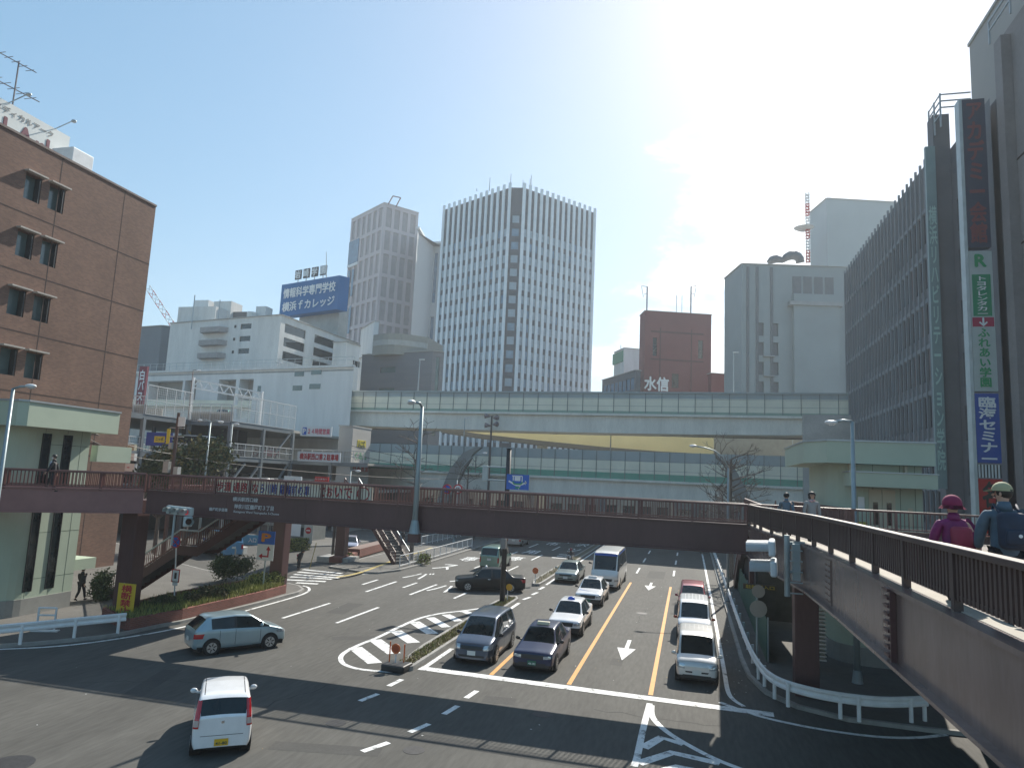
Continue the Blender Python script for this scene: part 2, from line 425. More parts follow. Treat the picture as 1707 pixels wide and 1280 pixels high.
# dashes guiding through the crossing
for (a, b) in (((648, 1143), (670, 1132)), ((600, 1168), (630, 1156)), ((777, 1163), (795, 1151)), ((740, 1190), (763, 1176)), ((683, 1220), (715, 1206)), ((604, 1252), (648, 1237)),
               ((872, 999), (884, 995)), ((887, 991), (896, 987)), ((899, 982), (907, 978))):
    p, q = g2(a, b); strip(lm, p, q, 0.2)
# incoming carriageway
strip(lm, (-10.0, 27.0), (-10.0, 30.4), 0.2); strip(lm, (-10.0, 38.6), (-10.0, 43.0), 0.2); strip(lm, (-9.95, 51.2), (-9.9, 160), 0.16)
for k in range(0, 12):
    y = 62 + k * 9.0
    strip(lm, (-4.27, y), (-4.27, y + 4), 0.16); strip(lm, (-1.2, y), (-1.2, y + 4), 0.16)
poly_strip(lm, g2((1166, 912), (1170, 921), (1182, 980), (1195, 1050), (1207, 1117), (1213, 1150), (1222, 1165), (1240, 1177)), 0.17)
strip(lm, (1.5, 84), (1.5, 160), 0.16)
poly_strip(lm, g2((1200, 1170), (1262, 1192), (1330, 1208), (1400, 1220), (1470, 1228), (1530, 1229), (1577, 1224)), 0.2)
# left kerb line, running round the corner
poly_strip(lm, g2((-60, 1086), (0, 1082), (80, 1078), (150, 1071), (230, 1059), (290, 1048), (350, 1034), (430, 1012), (480, 998), (505, 990), (515, 984), (514, 979), (505, 976)), 0.16)
poly_strip(lm, g2((598, 957), (626, 954.6), (652, 949), (678, 940), (730, 920), (781, 903), (806, 896)), 0.17)
strip(lm, tuple(G(806, 896)[:2]), (-21.2, 150), 0.16)
struct(lm, 'lane_markings', M_paint)
st = MB(); p, q = g2((700, 1113), (1290, 1191)); strip(st, p, q, 0.5, ZM + 0.003)
struct(st, 'stop_line', M_paint)
om = MB()
strip(om, (-7.3, 27.15), (-7.3, 31.5), 0.17); strip(om, (-4.27, 27.1), (-4.27, 56), 0.17); strip(om, (-1.27, 27.0), (-1.27, 55.3), 0.17)
struct(om, 'orange_lane_markings', M_opaint)
# direction arrows (pointing at the viewer)
ar = MB()
for (x, y, s_) in ((-2.72, 34.2, 1.0), (-2.75, 55.3, 1.0), (1147 and -2.72, 150, 1.0)):
    ar.sheet([(x - 0.09, y + 1.5), (x + 0.09, y + 1.5), (x + 0.09, y - 0.3), (x - 0.09, y - 0.3)], ZM)
    ar.sheet([(x - 0.42, y - 0.3), (x + 0.42, y - 0.3), (x, y - 2.6)], ZM)
struct(ar, 'lane_arrows', M_paint)
# hatched no-go area beside the island
hz = MB()
ring = g2((806, 1013), (770, 1018), (735, 1022), (700, 1030), (665, 1045), (632, 1061), (600, 1074), (578, 1085), (568, 1095), (573, 1106), (595, 1114), (630, 1118), (660, 1119), (685, 1113))
poly_strip(hz, ring, 0.2)
for (a, b) in (((592, 1079), (625, 1105)), ((625, 1066), (657, 1089)), ((659, 1051), (690, 1071)), ((690, 1036), (721, 1056)), ((717, 1029), (744, 1045)), ((743, 1024), (765, 1035)), ((771, 1018), (786, 1023))):
    p, q = g2(a, b); strip(hz, p, q, 0.6 if a[0] < 700 else 0.5, ZM + 0.001)
struct(hz, 'hatched_road_marking', M_paint)
# chevron area in the foreground right
cv = MB()
poly_strip(cv, g2((1083, 1172), (1072, 1215), (1062, 1262), (1057, 1277)), 0.2, ZM + 0.001)
poly_strip(cv, g2((1086, 1175), (1088, 1195), (1110, 1218), (1150, 1243), (1200, 1268), (1260, 1290)), 0.2, ZM + 0.002)
for L_ in (((1072, 1246), (1102, 1229), (1140, 1240)), ((1064, 1272), (1120, 1254), (1200, 1272)), ((1052, 1298), (1130, 1278), (1220, 1296))):
    poly_strip(cv, g2(*L_), 0.34, ZM)
struct(cv, 'chevron_road_marking', M_paint)
# zebra crossing over the side street
zc = MB()
for (a, b) in (((478, 966), (543, 969)), ((484, 961), (553, 965)), ((490, 957), (565, 963)), ((497, 953), (577, 960)), ((505, 949), (570, 955.5)), ((494, 971), (530, 973))):
    p, q = g2(a, b); strip(zc, p, q, 0.42)
struct(zc, 'zebra_crossing', M_paint)
# painted Japanese words on the lanes (they face drivers, who come from the left)
def road_words(s, x, ys, h=3.4, w=1.45):
    for ch, y in zip(s, ys):
        o = text(ch, None, (x, y, ZM + 0.001), (1, 0, 0), (0, 1, 0), M_paint, height=h, width=w, bold=0.012, name='road_lettering')
        if o: o['kind'] = 'structure'
road_words('バス専用', -19.5, (50.5, 56.5, 63, 70)); road_words('バス専用', -15.9, (46.0, 50.5, 66, 73))
road_words('三ツ沢', -12.3, (71, 78, 85), 3.8); road_words('市場', -15.7, (84, 92), 3.8)
# manholes, patches and cracks
mh = MB(); M_iron = mat('manhole_iron', (.045, .045, .047), .6, metal=.3, var=.3, scale=9)
for (px, py, r_) in ((15, 1273, .55), (1070, 1022, .33), (560, 1205, .3), (905, 1190, .33), (690, 1250, .3)):
    c_ = G(px, py); tag(MB().cyl((c_.x, c_.y, .001), (c_.x, c_.y, .007), r_, n=22).build('manhole_cover', M_iron), {15: 'large dark manhole cover at the lower left of the road', 1070: 'manhole cover in the lane between the orange lines', 560: 'manhole cover in the bridge shadow left of the centre dashes', 905: 'manhole cover in front of the stop line in the bridge shadow', 690: 'manhole cover near the bottom centre dashes'}[px], 'manhole')
ptc = MB()
for (x, y, a_, w_, h_) in ((-6.2, 24.3, .1, 1.1, .7), (-2.9, 31.2, 0, .5, 1.2), (-14.4, 30.5, .5, 2.6, .7), (-17.8, 21.5, .3, .7, 3.2), (-4.9, 20.0, -.05, 5.5, .5), (-9.5, 18.4, .2, 3, .6), (-2.6, 62, 0, 1.4, 5), (-18.3, 36.5, .1, 1.0, 3.2), (0.2, 52, 0, .9, 7)):
    c_, s_ = math.cos(a_), math.sin(a_)
    ptc.sheet([(x + i * w_ / 2 * c_ - j * h_ / 2 * s_, y + i * w_ / 2 * s_ + j * h_ / 2 * c_) for i, j in ((-1, -1), (1, -1), (1, 1), (-1, 1))], .0025)
struct(ptc, 'road_patches', mat('asphalt_patch', (.068, .067, .063), .88, spec=.3, var=.12, scale=.8, fine=.1))
ck = MB(); rnd_ = random.Random(5)
for (x, y, a_, n_) in ((-20, 20.5, .35, 14), (-13, 20.6, 1.3, 9), (-8, 17.5, .4, 16), (-3, 24.6, .1, 10), (-16, 30, .9, 12), (-13, 36, .2, 9), (-2.7, 40, 1.5, 14), (-5.8, 42, 1.4, 8), (-18, 45, -.4, 14)):
    p_ = Vector((x, y)); 
    for k in range(n_):
        a2 = a_ + rnd_.uniform(-.5, .5); q_ = p_ + Vector((math.cos(a2), math.sin(a2))) * rnd_.uniform(.2, .55); strip(ck, p_, q_, .025, .003); p_ = q_
struct(ck, 'road_cracks', mat('crack_dark', (.03, .03, .03), .95, var=0))
tp = MB()
poly_strip(tp, g2((560, 965), (600, 957), (660, 935), (720, 915)), 0.3, 0.136)
struct(tp, 'tactile_paving', mat('tactile_yellow', (0.42, 0.33, 0.12), 0.9))
lt = MB(); rnd_ = random.Random(11)
for k in range(260):
    side_ = rnd_.random()
    if side_ < .35: x, y = rnd_.uniform(1.6, 2.25), rnd_.uniform(28, 60)
    elif side_ < .6: x, y = rnd_.uniform(-4, 1.3), rnd_.uniform(27, 60)
    else: x, y = rnd_.uniform(-22, -4), rnd_.uniform(17, 60)
    a = rnd_.uniform(0, 6.28); s_ = rnd_.uniform(.015, .05); c_, d_ = math.cos(a) * s_, math.sin(a) * s_
    lt.add([(x - c_, y - d_, .004), (x + d_ * .6, y - c_ * .6, .012), (x + c_, y + d_, .006), (x - d_ * .6, y + c_ * .6, .004)], [(0, 1, 2, 3)], rnd_.randrange(2))
o_ = lt.build('litter', [mat('litter_pale', (.5, .5, .47), .8), mat('dead_leaf', (.2, .14, .06), .8)]); o_['kind'] = 'stuff'
# ------------------------------------------------------------------ pedestrian bridges
ZB, ZT, ZD, ZR = 5.1, 6.2, 5.92, 6.95       # girder bottom, fascia top, deck, rail top

def railing(th, pts, post_every=1.9, zt=ZT, zr=ZR, w=0.10, bal=0.135, post=0.09, mm=None, solid=False, balr=0.014, panel_name='baluster_panel', gap=0.0, rm=None):
    mm = mm or M_brown2
    pts = [Vector((p[0], p[1], p[2] if len(p) > 2 else 0.0)) for p in pts]     # third value lifts the rail along stairs
    top = MB()
    for i in range(len(pts) - 1):
        a, b = pts[i], pts[i + 1]
        top.bar(a + Vector((0, 0, zr - 0.04)), b + Vector((0, 0, zr - 0.04)), w, 0.08)
    top.build('top_rail', rm or mm, th, bevel=0.015)
    for i in range(len(pts) - 1):
        a, b = pts[i], pts[i + 1]; d = b - a; Lh = Vector((d.x, d.y, 0)).length
        n = max(1, round(Lh / post_every))
        for k in range(n + (1 if i == len(pts) - 2 else 0)):
            p = a + d * (k / n)
            MB().box(p.x - post / 2, p.x + post / 2, p.y - post / 2, p.y + post / 2, p.z + zt - 0.1, p.z + zr - 0.05).build('post', mm, th)
        for k in range(n):
            p, q = a + d * (k / n), a + d * ((k + 1) / n)
            mb = MB()
            mb.bar(p + Vector((0, 0, zt + 0.07 + gap)), q + Vector((0, 0, zt + 0.07 + gap)), 0.04, 0.05)
            m_ = max(1, int((q - p).length / bal))
            for j in range(1, m_):
                c = p + (q - p) * (j / m_)
                mb.box(c.x - balr, c.x + balr, c.y - balr, c.y + balr, c.z + zt + 0.03 + gap, c.z + zr - 0.07)
            mb.build(panel_name, mm, th)

def span(name, label, left, right, m=None, ends=True, post=1.9, rails=(True, True), nofascia=(), zr=ZR):
    """deck between two edge polylines; fascia girders on both edges"""
    th = thing(name, label, 'footbridge', (left[0][0], left[0][1], 0))
    m = m or M_brown
    n = len(left)
    dk = MB()
    for i in range(n - 1):
        quad = [left[i], left[i + 1], right[i + 1], right[i]]
        dk.prism([tuple(p) for p in quad], ZD - 0.22, ZD)
    dk.build('deck', mat('deck_surface', (0.2, 0.17, 0.15), 0.85, var=0.15), th)
    for side, pl, sg in (('l', left, 1), ('r', right, -1)):
        if not rails[0 if sg == 1 else 1]: continue
        g = MB()
        for i in range(n - 1):
            a, b = pl[i], pl[i + 1]
            g.wall(a, b, ZB + 0.05, ZT - 0.06, 0.03)
            g.wall(a, b, ZT - 0.06, ZT, 0.16); g.wall(a, b, ZB, ZB + 0.05, 0.26)     # flanges
            d = Vector((b[0] - a[0], b[1] - a[1])); Ln = d.length; k = 1
            while k * 4.0 < Ln - 1:                                                   # splice plates
                p = Vector(a[:2]) + d * (k * 4.0 / Ln); q = p + d.normalized() * 0.3
                g.wall(p, q, ZB + 0.06, ZT - 0.07, 0.05); k += 1
        g.build('girder', m, th)
        railing(th, [(p[0], p[1]) for p in pl], post, zr=zr)
    return th

far = span('footbridge', 'brown footbridge span crossing the whole main road, white lettering on its girder', 
     [(-24.6, 28.0), (-12, 28.05), (2.15, 28.0)], [(-24.6, 29.6), (-12, 29.65), (2.15, 29.6)])
M_litpink = mat('bridge_paint_lit', (0.26, 0.125, 0.115), 0.5, var=0.12)  # paler brown puts the light on this angled span into its paint
lft = span('footbridge', 'short paler footbridge span at the far left before the green lift hall',
     [(-36, 17.5), (-28.4, 24.0), (-24.75, 27.95)], [(-37.3, 18.7), (-29.6, 25.2), (-26.2, 29.6)], M_litpink)
# right-hand deck: wide platform whose left edge runs beside the road
rgt = thing('footbridge', 'brown footbridge deck on the right, running along the road towards the viewer', 'footbridge', (3, 5, 0))
MB().prism([(2.25, 27.9), (2.27, 24.5), (2.6, 21.5), (2.92, 18), (2.96, 12), (2.96, -5), (8.5, -5), (9.0, 14), (10.8, 24), (11, 29.4), (2.25, 29.4)], ZD - 0.22, ZD).build('deck', MATS['deck_surface'], rgt)
edge = [(2.2, 27.95), (2.22, 24.5), (2.55, 21.5), (2.85, 18.5), (2.92, 15), (2.92, 9), (2.92, -5)]
gb = MB(); fl = MB()
for i in range(len(edge) - 1):
    gb.wall(edge[i], edge[i + 1], ZB + 0.05, ZT - 0.06, 0.03); gb.wall(edge[i], edge[i + 1], ZT - 0.06, ZT, 0.30, off=0.08); gb.wall(edge[i], edge[i + 1], ZB, ZB + 0.05, 0.3)
M_girder_r = mat('bridge_paint_glossy', (0.16, 0.112, 0.102), 0.27, var=0.24, scale=.9, stretch=(1, 1, .3), fine=0.07, spec=0.6)
gb.build('girder', M_girder_r, rgt)
# ladder-like cable clips down the girder and a rib
rb = MB()
for k in range(9): rb.box(2.80, 2.90, 11.5, 11.75, ZB + 0.1 + k * 0.115, ZB + 0.14 + k * 0.115)
rb.box(2.82, 2.90, 11.44, 11.49, ZB + 0.05, ZT - 0.07)
rb.build('splice_rungs', M_brown, rgt)
for ys in (16.4,):
    pm_ = MB(); pm_.box(2.862 if ys < 15 else 2.858, 2.90, ys - .28, ys + .28, ZB + .09, ZT - .1)
    for j in range(7):
        for dy in (-.2, -.1, .1, .2): zz = ZB + .17 + j * .12; pm_.cyl((2.872, ys + dy, zz), (2.845, ys + dy, zz), .018, n=6)
    pm_.build('splice_plate', M_girder_r, rgt)
redge = [(2.2 , 27.9), (2.3, 24.8), (2.66, 21.8), (2.98, 18.8), (3.06, 15), (3.06, 11.5), (3.06, 5.5), (3.06, -5)]
M_railr = mat('railing_dark_brown', (0.075, 0.048, 0.044), 0.42, var=0.14, scale=2.0)
railing(rgt, redge, 1.75, mm=M_railr, w=0.16, post=0.10, bal=0.115, zt=ZT + 0.0, balr=0.030, gap=0.10)
kb = MB()
for i in range(len(redge) - 1): kb.wall(redge[i], redge[i + 1], ZD, ZT + 0.008, 0.24, off=0.14)
kb.build('kerb', mat('deck_kerb_sunlit', (0.34, 0.31, 0.26), 0.8, var=0.12), rgt)  # pale colour stands in for sunlit deck showing below the railing
railing(rgt, [(2.3, 29.35), (11, 29.35)], 1.9); railing(rgt, [(10.95, 29.3), (10.6, 24), (9, 14), (8.5, -5)], 1.9)
gb2 = MB(); gb2.wall((2.2, 29.45), (11.05, 29.45), ZB, ZT, 0.04); gb2.wall((11.05, 29.4), (10.85, 24), ZB, ZT, 0.04); gb2.wall((10.85, 24), (9.05, 14), ZB, ZT, 0.04); gb2.wall((9.05, 14), (8.55, -5), ZB, ZT, 0.04)
gb2.build('girder', M_brown, rgt)
for (x, y) in ((4.25, 28.9), (9.6, 27.5)):
    MB().box(x - 0.42, x + 0.42, y - 0.35, y + 0.35, 0.1, ZD - 0.22).build('pillar', M_brown, rgt, bevel=0.03)
for (x, y) in ((5.5, 2.0),):
    MB().box(x - 0.4, x + 0.4, y - 0.35, y + 0.35, 0.0, ZD - 0.22).build('pillar', M_brown, rgt, bevel=0.03)
# columns of the far span and the left span
for (x, y, w_) in ((-25.75, 28.75, 0.42),):
    MB().box(x - w_, x + w_, y - 0.4, y + 0.4, 0.1, ZD - 0.22).build('pillar', M_brown, far, bevel=0.03)
# text on the girder of the far span, facing the viewer
M_let = mat('lettering_white', (0.55, 0.55, 0.55), 0.6, var=0.0)
yf = 27.975
for (s, px, py, h, w_) in (('横浜駅西口線', 436 - 27, 832.5, 0.19, 1.28), ('神奈川区鶴屋町３丁目', 423, 845.5, 0.21, 2.0), ('Kanagawa Ward Tsuruyacho 3-Chome', 427, 855, 0.13, 2.3), ('鶴屋町歩道橋', 364, 849, 0.15, 0.95)):
    p = atY(px, py, yf); text(s, far, (p.x, yf, p.z), (1, 0, 0), (0, 0, 1), M_let, height=h, width=w_, bold=0.025)
# banner hung behind the balusters
bn = MB(); pa, pb = atY(360, 800, 28.12), atY(622, 812, 28.12)
bn.box(pa.x, pb.x, 28.10, 28.13, ZT + 0.05, ZR - 0.1)
banner = tag(bn.build('banner', mat('banner_cream', (0.82, 0.78, 0.64), 0.8, var=0.08)), 'long cream banner with red and blue writing tied inside the footbridge railing', 'banner')
M_tred = mat('lettering_red', (0.45, 0.02, 0.03), 0.6, var=0); M_tblue = mat('lettering_blue', (0.03, 0.06, 0.3), 0.6, var=0)
zc_ = (ZT + ZR - 0.05) / 2
for (s, t0, t1, m_) in (('歩道', 0.01, 0.11, M_tred), ('通路', 0.12, 0.22, M_tred), ('な', 0.25, 0.29, M_tred), ('ら川崎', 0.30, 0.41, M_tblue), ('駐輪前の車', 0.42, 0.62, M_tblue), ('でお', 0.68, 0.76, M_tred), ('いで', 0.77, 0.88, M_tred)):
    text(s, banner, (lerp(pa.x, pb.x, (t0 + t1) / 2), 28.095, zc_), (1, 0, 0), (0, 0, 1), m_, height=0.42, width=(pb.x - pa.x) * (t1 - t0) * 0.95, bold=0.04)
rg = MB(); cxx = lerp(pa.x, pb.x, 0.945)
for i in range(24):
    t0, t1 = 2 * math.pi * i / 24, 2 * math.pi * (i + 1) / 24
    rg.add([(cxx + r_ * math.cos(t), 28.094, zc_ + r_ * math.sin(t)) for (r_, t) in ((0.30, t0), (0.30, t1), (0.25, t1), (0.25, t0))], [(0, 1, 2, 3)])
rg.build('ring_emblem', M_tred, banner)

# span over the side street with its two round-edged pillars
side = span('footbridge', 'brown footbridge span over the side street, standing on two dark pillars', [(-24.9, 29.7), (-24.9, 34.3), (-24.95, 34.4), (-27.2, 45), (-29.6, 57)], [(-20.6, 29.7), (-20.6, 34.3), (-22.9, 34.5), (-25.4, 45), (-27.8, 57)], zr=6.42)
for (x, y) in ((-24.55, 39.6), (-28.0, 54.3)):
    MB().box(x - 0.42, x + 0.42, y - 0.38, y + 0.38, 0.0, ZD - 0.22).build('pillar', M_brown, side, bevel=0.05)
    MB().box(x - 1.1, x + 1.1, y - 0.42, y + 0.42, ZD - 0.75, ZD - 0.23).build('crosshead', M_brown, side, bevel=0.05)
MB().box(-29.6, -26.8, 53.2, 55.3, 0.0, 0.45).build('plinth', M_conc, side, bevel=0.03)

def stair(name, label, top, bot, w, th_dir, n=26, landing=0.5, m=None, rails=True):
    """top/bot = (x,y,z) on the centre line"""
    th = thing(name, label, 'stairs', (bot[0], bot[1], 0)); m = m or M_brown
    T, B = Vector(top), Vector(bot); d = T - B; dh = Vector((d.x, d.y, 0)); Lh = dh.length; u = dh.normalized(); sd = Vector((-u.y, u.x, 0))
    l0, l1 = 0.5 - 0.06, 0.5 + 0.06
    prof = []
    prof.append(B); prof.append(B + dh * l0 + Vector((0, 0, d.z * 0.5))); prof.append(B + dh * l1 + Vector((0, 0, d.z * 0.5))); prof.append(T)
    tr = MB(); ns = n // 2
    for (a, b) in ((prof[0], prof[1]), (prof[2], prof[3])):
        for k in range(ns):
            p = a + (b - a) * (k / ns); q = a + (b - a) * ((k + 1) / ns)
            c = (p + q) / 2; c.z = q.z - 0.09
            tr.obox(c, u * ((q - p).dot(u) / 2 + 0.02), sd * (w / 2 - 0.02), Vector((0, 0, 0.09)))
    c = (prof[1] + prof[2]) / 2; c.z -= 0.05
    tr.obox(c, u * (Lh * 0.06 + 0.02), sd * (w / 2 - 0.03), Vector((0, 0, 0.06)))
    tr.build('steps', mat('stair_tread', (0.1, 0.1, 0.1), 0.8), th)
    for s_ in (-1, 1):
        g = MB(); o_ = sd * (s_ * w / 2)
        for i in range(3):
            a, b = prof[i] + o_, prof[i + 1] + o_
            hh = 0.34
            g.add([a + sd * x + Vector((0, 0, z)) for (x, z) in ((-.02, -hh), (.02, -hh), (.02, .16), (-.02, .16))] + [b + sd * x + Vector((0, 0, z)) for (x, z) in ((-.02, -hh), (.02, -hh), (.02, .16), (-.02, .16))],
                  [(0, 1, 5, 4), (1, 2, 6, 5), (2, 3, 7, 6), (3, 0, 4, 7), (0, 3, 2, 1), (4, 5, 6, 7)])
        g.build('stringer', m, th)
        if rails: railing(th, [(p.x + o_.x, p.y + o_.y, p.z) for p in prof], 1.3, zt=0.16, zr=1.0, w=0.07, post=0.06, bal=0.14, rm=M_steel if s_ == -1 else None)  # paler steel on one handrail stands in for the sun on it
    return th
stair('stairway', 'brown steel stairs descending to the left pavement beside the flower bed', (-20.7, 33.4, ZD), (-30.6, 33.4, 0.13), 1.7, 1)
stair('stairway', 'brown steel stairs down to the pavement just beyond the side street', (-29.3, 57.8, ZD), (-22.9, 55.2, 0.13), 1.6, 1)
# walkway north of the platform on the right and its stairs
nw = span('footbridge', 'brown footbridge arm behind the far span, running away along the right pavement', [(2.75, 29.6), (3.0, 37), (3.35, 46)], [(6.1, 29.6), (6.0, 34), (5.6, 46)])  # arm widened so that its shadow darkens the ground beside it
for (x, y) in ((3.9, 45.5),): MB().box(x - 0.35, x + 0.35, y - 0.35, y + 0.35, 0.1, ZD - 0.22).build('pillar', M_brown, nw, bevel=0.03)
stair('stairway', 'brown steel stairs leading down to the right pavement beyond the far span', (4.3, 46.1, ZD), (4.2, 57.0, 0.13), 1.7, 1)
# ------------------------------------------------------------------ vehicles
from mathutils.bvhtree import BVHTree
def paint(name, col, metal=0.35, rough=0.3, coat=0.8): return mat(name, col, rough, metal=metal, var=0.05, scale=3.0, coat=coat)
M_cg = mat('car_glass', (0.014, 0.021, 0.023), 0.05, var=0.5, scale=1.6, spec=0.5)
M_tyre = mat('tyre_rubber', (0.018, 0.018, 0.018), 0.85, var=0.1)
M_rim = mat('alloy_rim', (0.45, 0.46, 0.47), 0.35, metal=0.7, var=0.05)
M_chrome = mat('chrome', (0.65, 0.66, 0.68), 0.15, metal=0.9, var=0.0)
M_hl = mat('headlight_glass', (0.55, 0.58, 0.6), 0.1, metal=0.5, var=0.3, scale=14, coat=1.0)
M_tl = mat('tail_light_red', (0.45, 0.01, 0.015), 0.15, var=0.1, coat=1.0)
M_tlw = mat('tail_light_clear', (0.5, 0.42, 0.4), 0.15, var=0.1, coat=1.0)
M_plas = mat('black_plastic', (0.02, 0.021, 0.023), 0.5, var=0.1)
M_plw = mat('plate_white', (0.62, 0.64, 0.62), 0.5, var=0.05); M_plg = mat('plate_green', (0.02, 0.13, 0.08), 0.5, var=0.05); M_ply = mat('plate_yellow', (0.7, 0.42, 0.02), 0.5, var=0.03)
M_platetxt = mat('plate_characters', (0.05, 0.09, 0.07), 0.5, var=0)
M_under = mat('underbody', (0.01, 0.01, 0.01), 0.9, var=0)

STY = {
 'hatch': dict(L=3.9, st=[(0, .66, .48, .84, .88, .6, 'b'), (.07, .78, .34, .93, .99, .66, 'r'), (.48, .83, .24, .99, 1.37, .61, 'p'), (.66, .845, .22, .98, 1.44, .59, 's'), (1.62, .85, .22, .95, 1.475, .58, 'p'), (1.70, .85, .22, .95, 1.475, .58, 's'),
            (2.35, .845, .22, .92, 1.42, .57, 'w'), (3.12, .83, .22, .90, .96, .6, 'b'), (3.62, .79, .24, .80, .84, .6, 'b'), (3.84, .70, .28, .70, .72, .5, 'b'), (3.9, .62, .36, .62, .64, .5, 'b')], ax=(.72, 3.15), r=.295),
 'kei': dict(L=3.4, st=[(0, .66, .40, .97, 1.0, .6, 'b'), (.05, .715, .30, 1.0, 1.05, .64, 'r'), (.24, .735, .22, 1.02, 1.42, .65, 'p'), (.38, .737, .2, 1.02, 1.49, .63, 's'), (1.45, .737, .2, 1.0, 1.51, .61, 'p'), (1.53, .737, .2, 1.0, 1.51, .61, 's'),
            (2.10, .737, .2, .98, 1.47, .59, 'w'), (2.72, .72, .2, .93, .98, .6, 'b'), (3.15, .69, .24, .84, .87, .6, 'b'), (3.35, .64, .3, .74, .76, .5, 'b'), (3.4, .56, .38, .66, .68, .5, 'b')], ax=(.5, 2.8), r=.27),
 'minivan': dict(L=4.6, st=[(0, .76, .42, 1.02, 1.06, .7, 'b'), (.06, .82, .32, 1.07, 1.12, .74, 'r'), (.34, .85, .25, 1.08, 1.60, .68, 'p'), (.55, .85, .24, 1.07, 1.69, .66, 's'), (1.42, .85, .22, 1.05, 1.71, .66, 'p'), (1.52, .85, .22, 1.05, 1.71, .66, 's'), (2.42, .85, .22, 1.02, 1.71, .66, 'p'), (2.5, .85, .22, 1.02, 1.71, .66, 's'),
            (3.0, .85, .22, 1.0, 1.65, .63, 'w'), (3.85, .84, .22, .98, 1.05, .65, 'b'), (4.35, .79, .25, .86, .9, .6, 'b'), (4.55, .70, .3, .76, .78, .5, 'b'), (4.6, .62, .36, .68, .7, .5, 'b')], ax=(.85, 3.75), r=.315),
 'boxvan': dict(L=4.6, st=[(0, .78, .42, 1.06, 1.1, .7, 'b'), (.05, .83, .32, 1.12, 1.17, .78, 'r'), (.22, .85, .25, 1.12, 1.74, .74, 'p'), (.38, .85, .24, 1.1, 1.83, .72, 's'), (1.45, .85, .22, 1.1, 1.85, .72, 'p'), (1.53, .85, .22, 1.1, 1.85, .72, 's'), (2.6, .85, .22, 1.08, 1.85, .72, 'p'), (2.68, .85, .22, 1.08, 1.85, .72, 's'),
            (3.25, .85, .22, 1.05, 1.78, .69, 'w'), (3.95, .84, .22, 1.05, 1.12, .7, 'b'), (4.4, .80, .25, .95, .99, .65, 'b'), (4.56, .74, .3, .83, .85, .6, 'b'), (4.6, .66, .36, .72, .74, .5, 'b')], ax=(.8, 3.75), r=.315),
 'sedan': dict(L=4.69, st=[(0, .74, .38, .88, .92, .6, 'b'), (.08, .81, .28, .94, 1.0, .66, 'b'), (.85, .845, .24, .96, 1.02, .64, 'r'), (1.32, .845, .22, .95, 1.44, .56, 'p'), (1.52, .845, .22, .95, 1.49, .57, 's'), (2.25, .845, .22, .93, 1.5, .58, 'p'), (2.34, .845, .22, .93, 1.5, .58, 's'),
            (2.92, .845, .22, .91, 1.46, .57, 'w'), (3.52, .84, .22, .89, .95, .62, 'b'), (4.45, .81, .25, .80, .84, .62, 'b'), (4.63, .79, .28, .76, .79, .6, 'b'), (4.69, .72, .38, .68, .7, .5, 'b')], ax=(.98, 3.85), r=.305),
 'minibus': dict(L=7.0, st=[(0, .93, .50, 1.35, 1.4, .8, 'b'), (.06, 1.0, .4, 1.42, 1.47, .9, 'r'), (.30, 1.02, .35, 1.42, 2.42, .88, 'p'), (.55, 1.03, .33, 1.42, 2.56, .86, 's'), (1.65, 1.03, .33, 1.42, 2.6, .86, 'p'), (1.75, 1.03, .33, 1.42, 2.6, .86, 's'), (2.85, 1.03, .33, 1.42, 2.6, .86, 'p'), (2.95, 1.03, .33, 1.42, 2.6, .86, 's'),
            (4.05, 1.03, .33, 1.42, 2.6, .86, 'p'), (4.15, 1.03, .33, 1.42, 2.6, .86, 's'), (5.25, 1.03, .33, 1.4, 2.6, .86, 'p'), (5.35, 1.03, .33, 1.4, 2.6, .86, 's'), (6.15, 1.03, .33, 1.36, 2.5, .86, 'w'), (6.72, 1.0, .33, 1.3, 1.36, .85, 'b'), (6.92, .96, .36, 1.12, 1.16, .8, 'b'), (7.0, .88, .45, .95, .98, .7, 'b')], ax=(1.5, 5.6), r=.36),
}

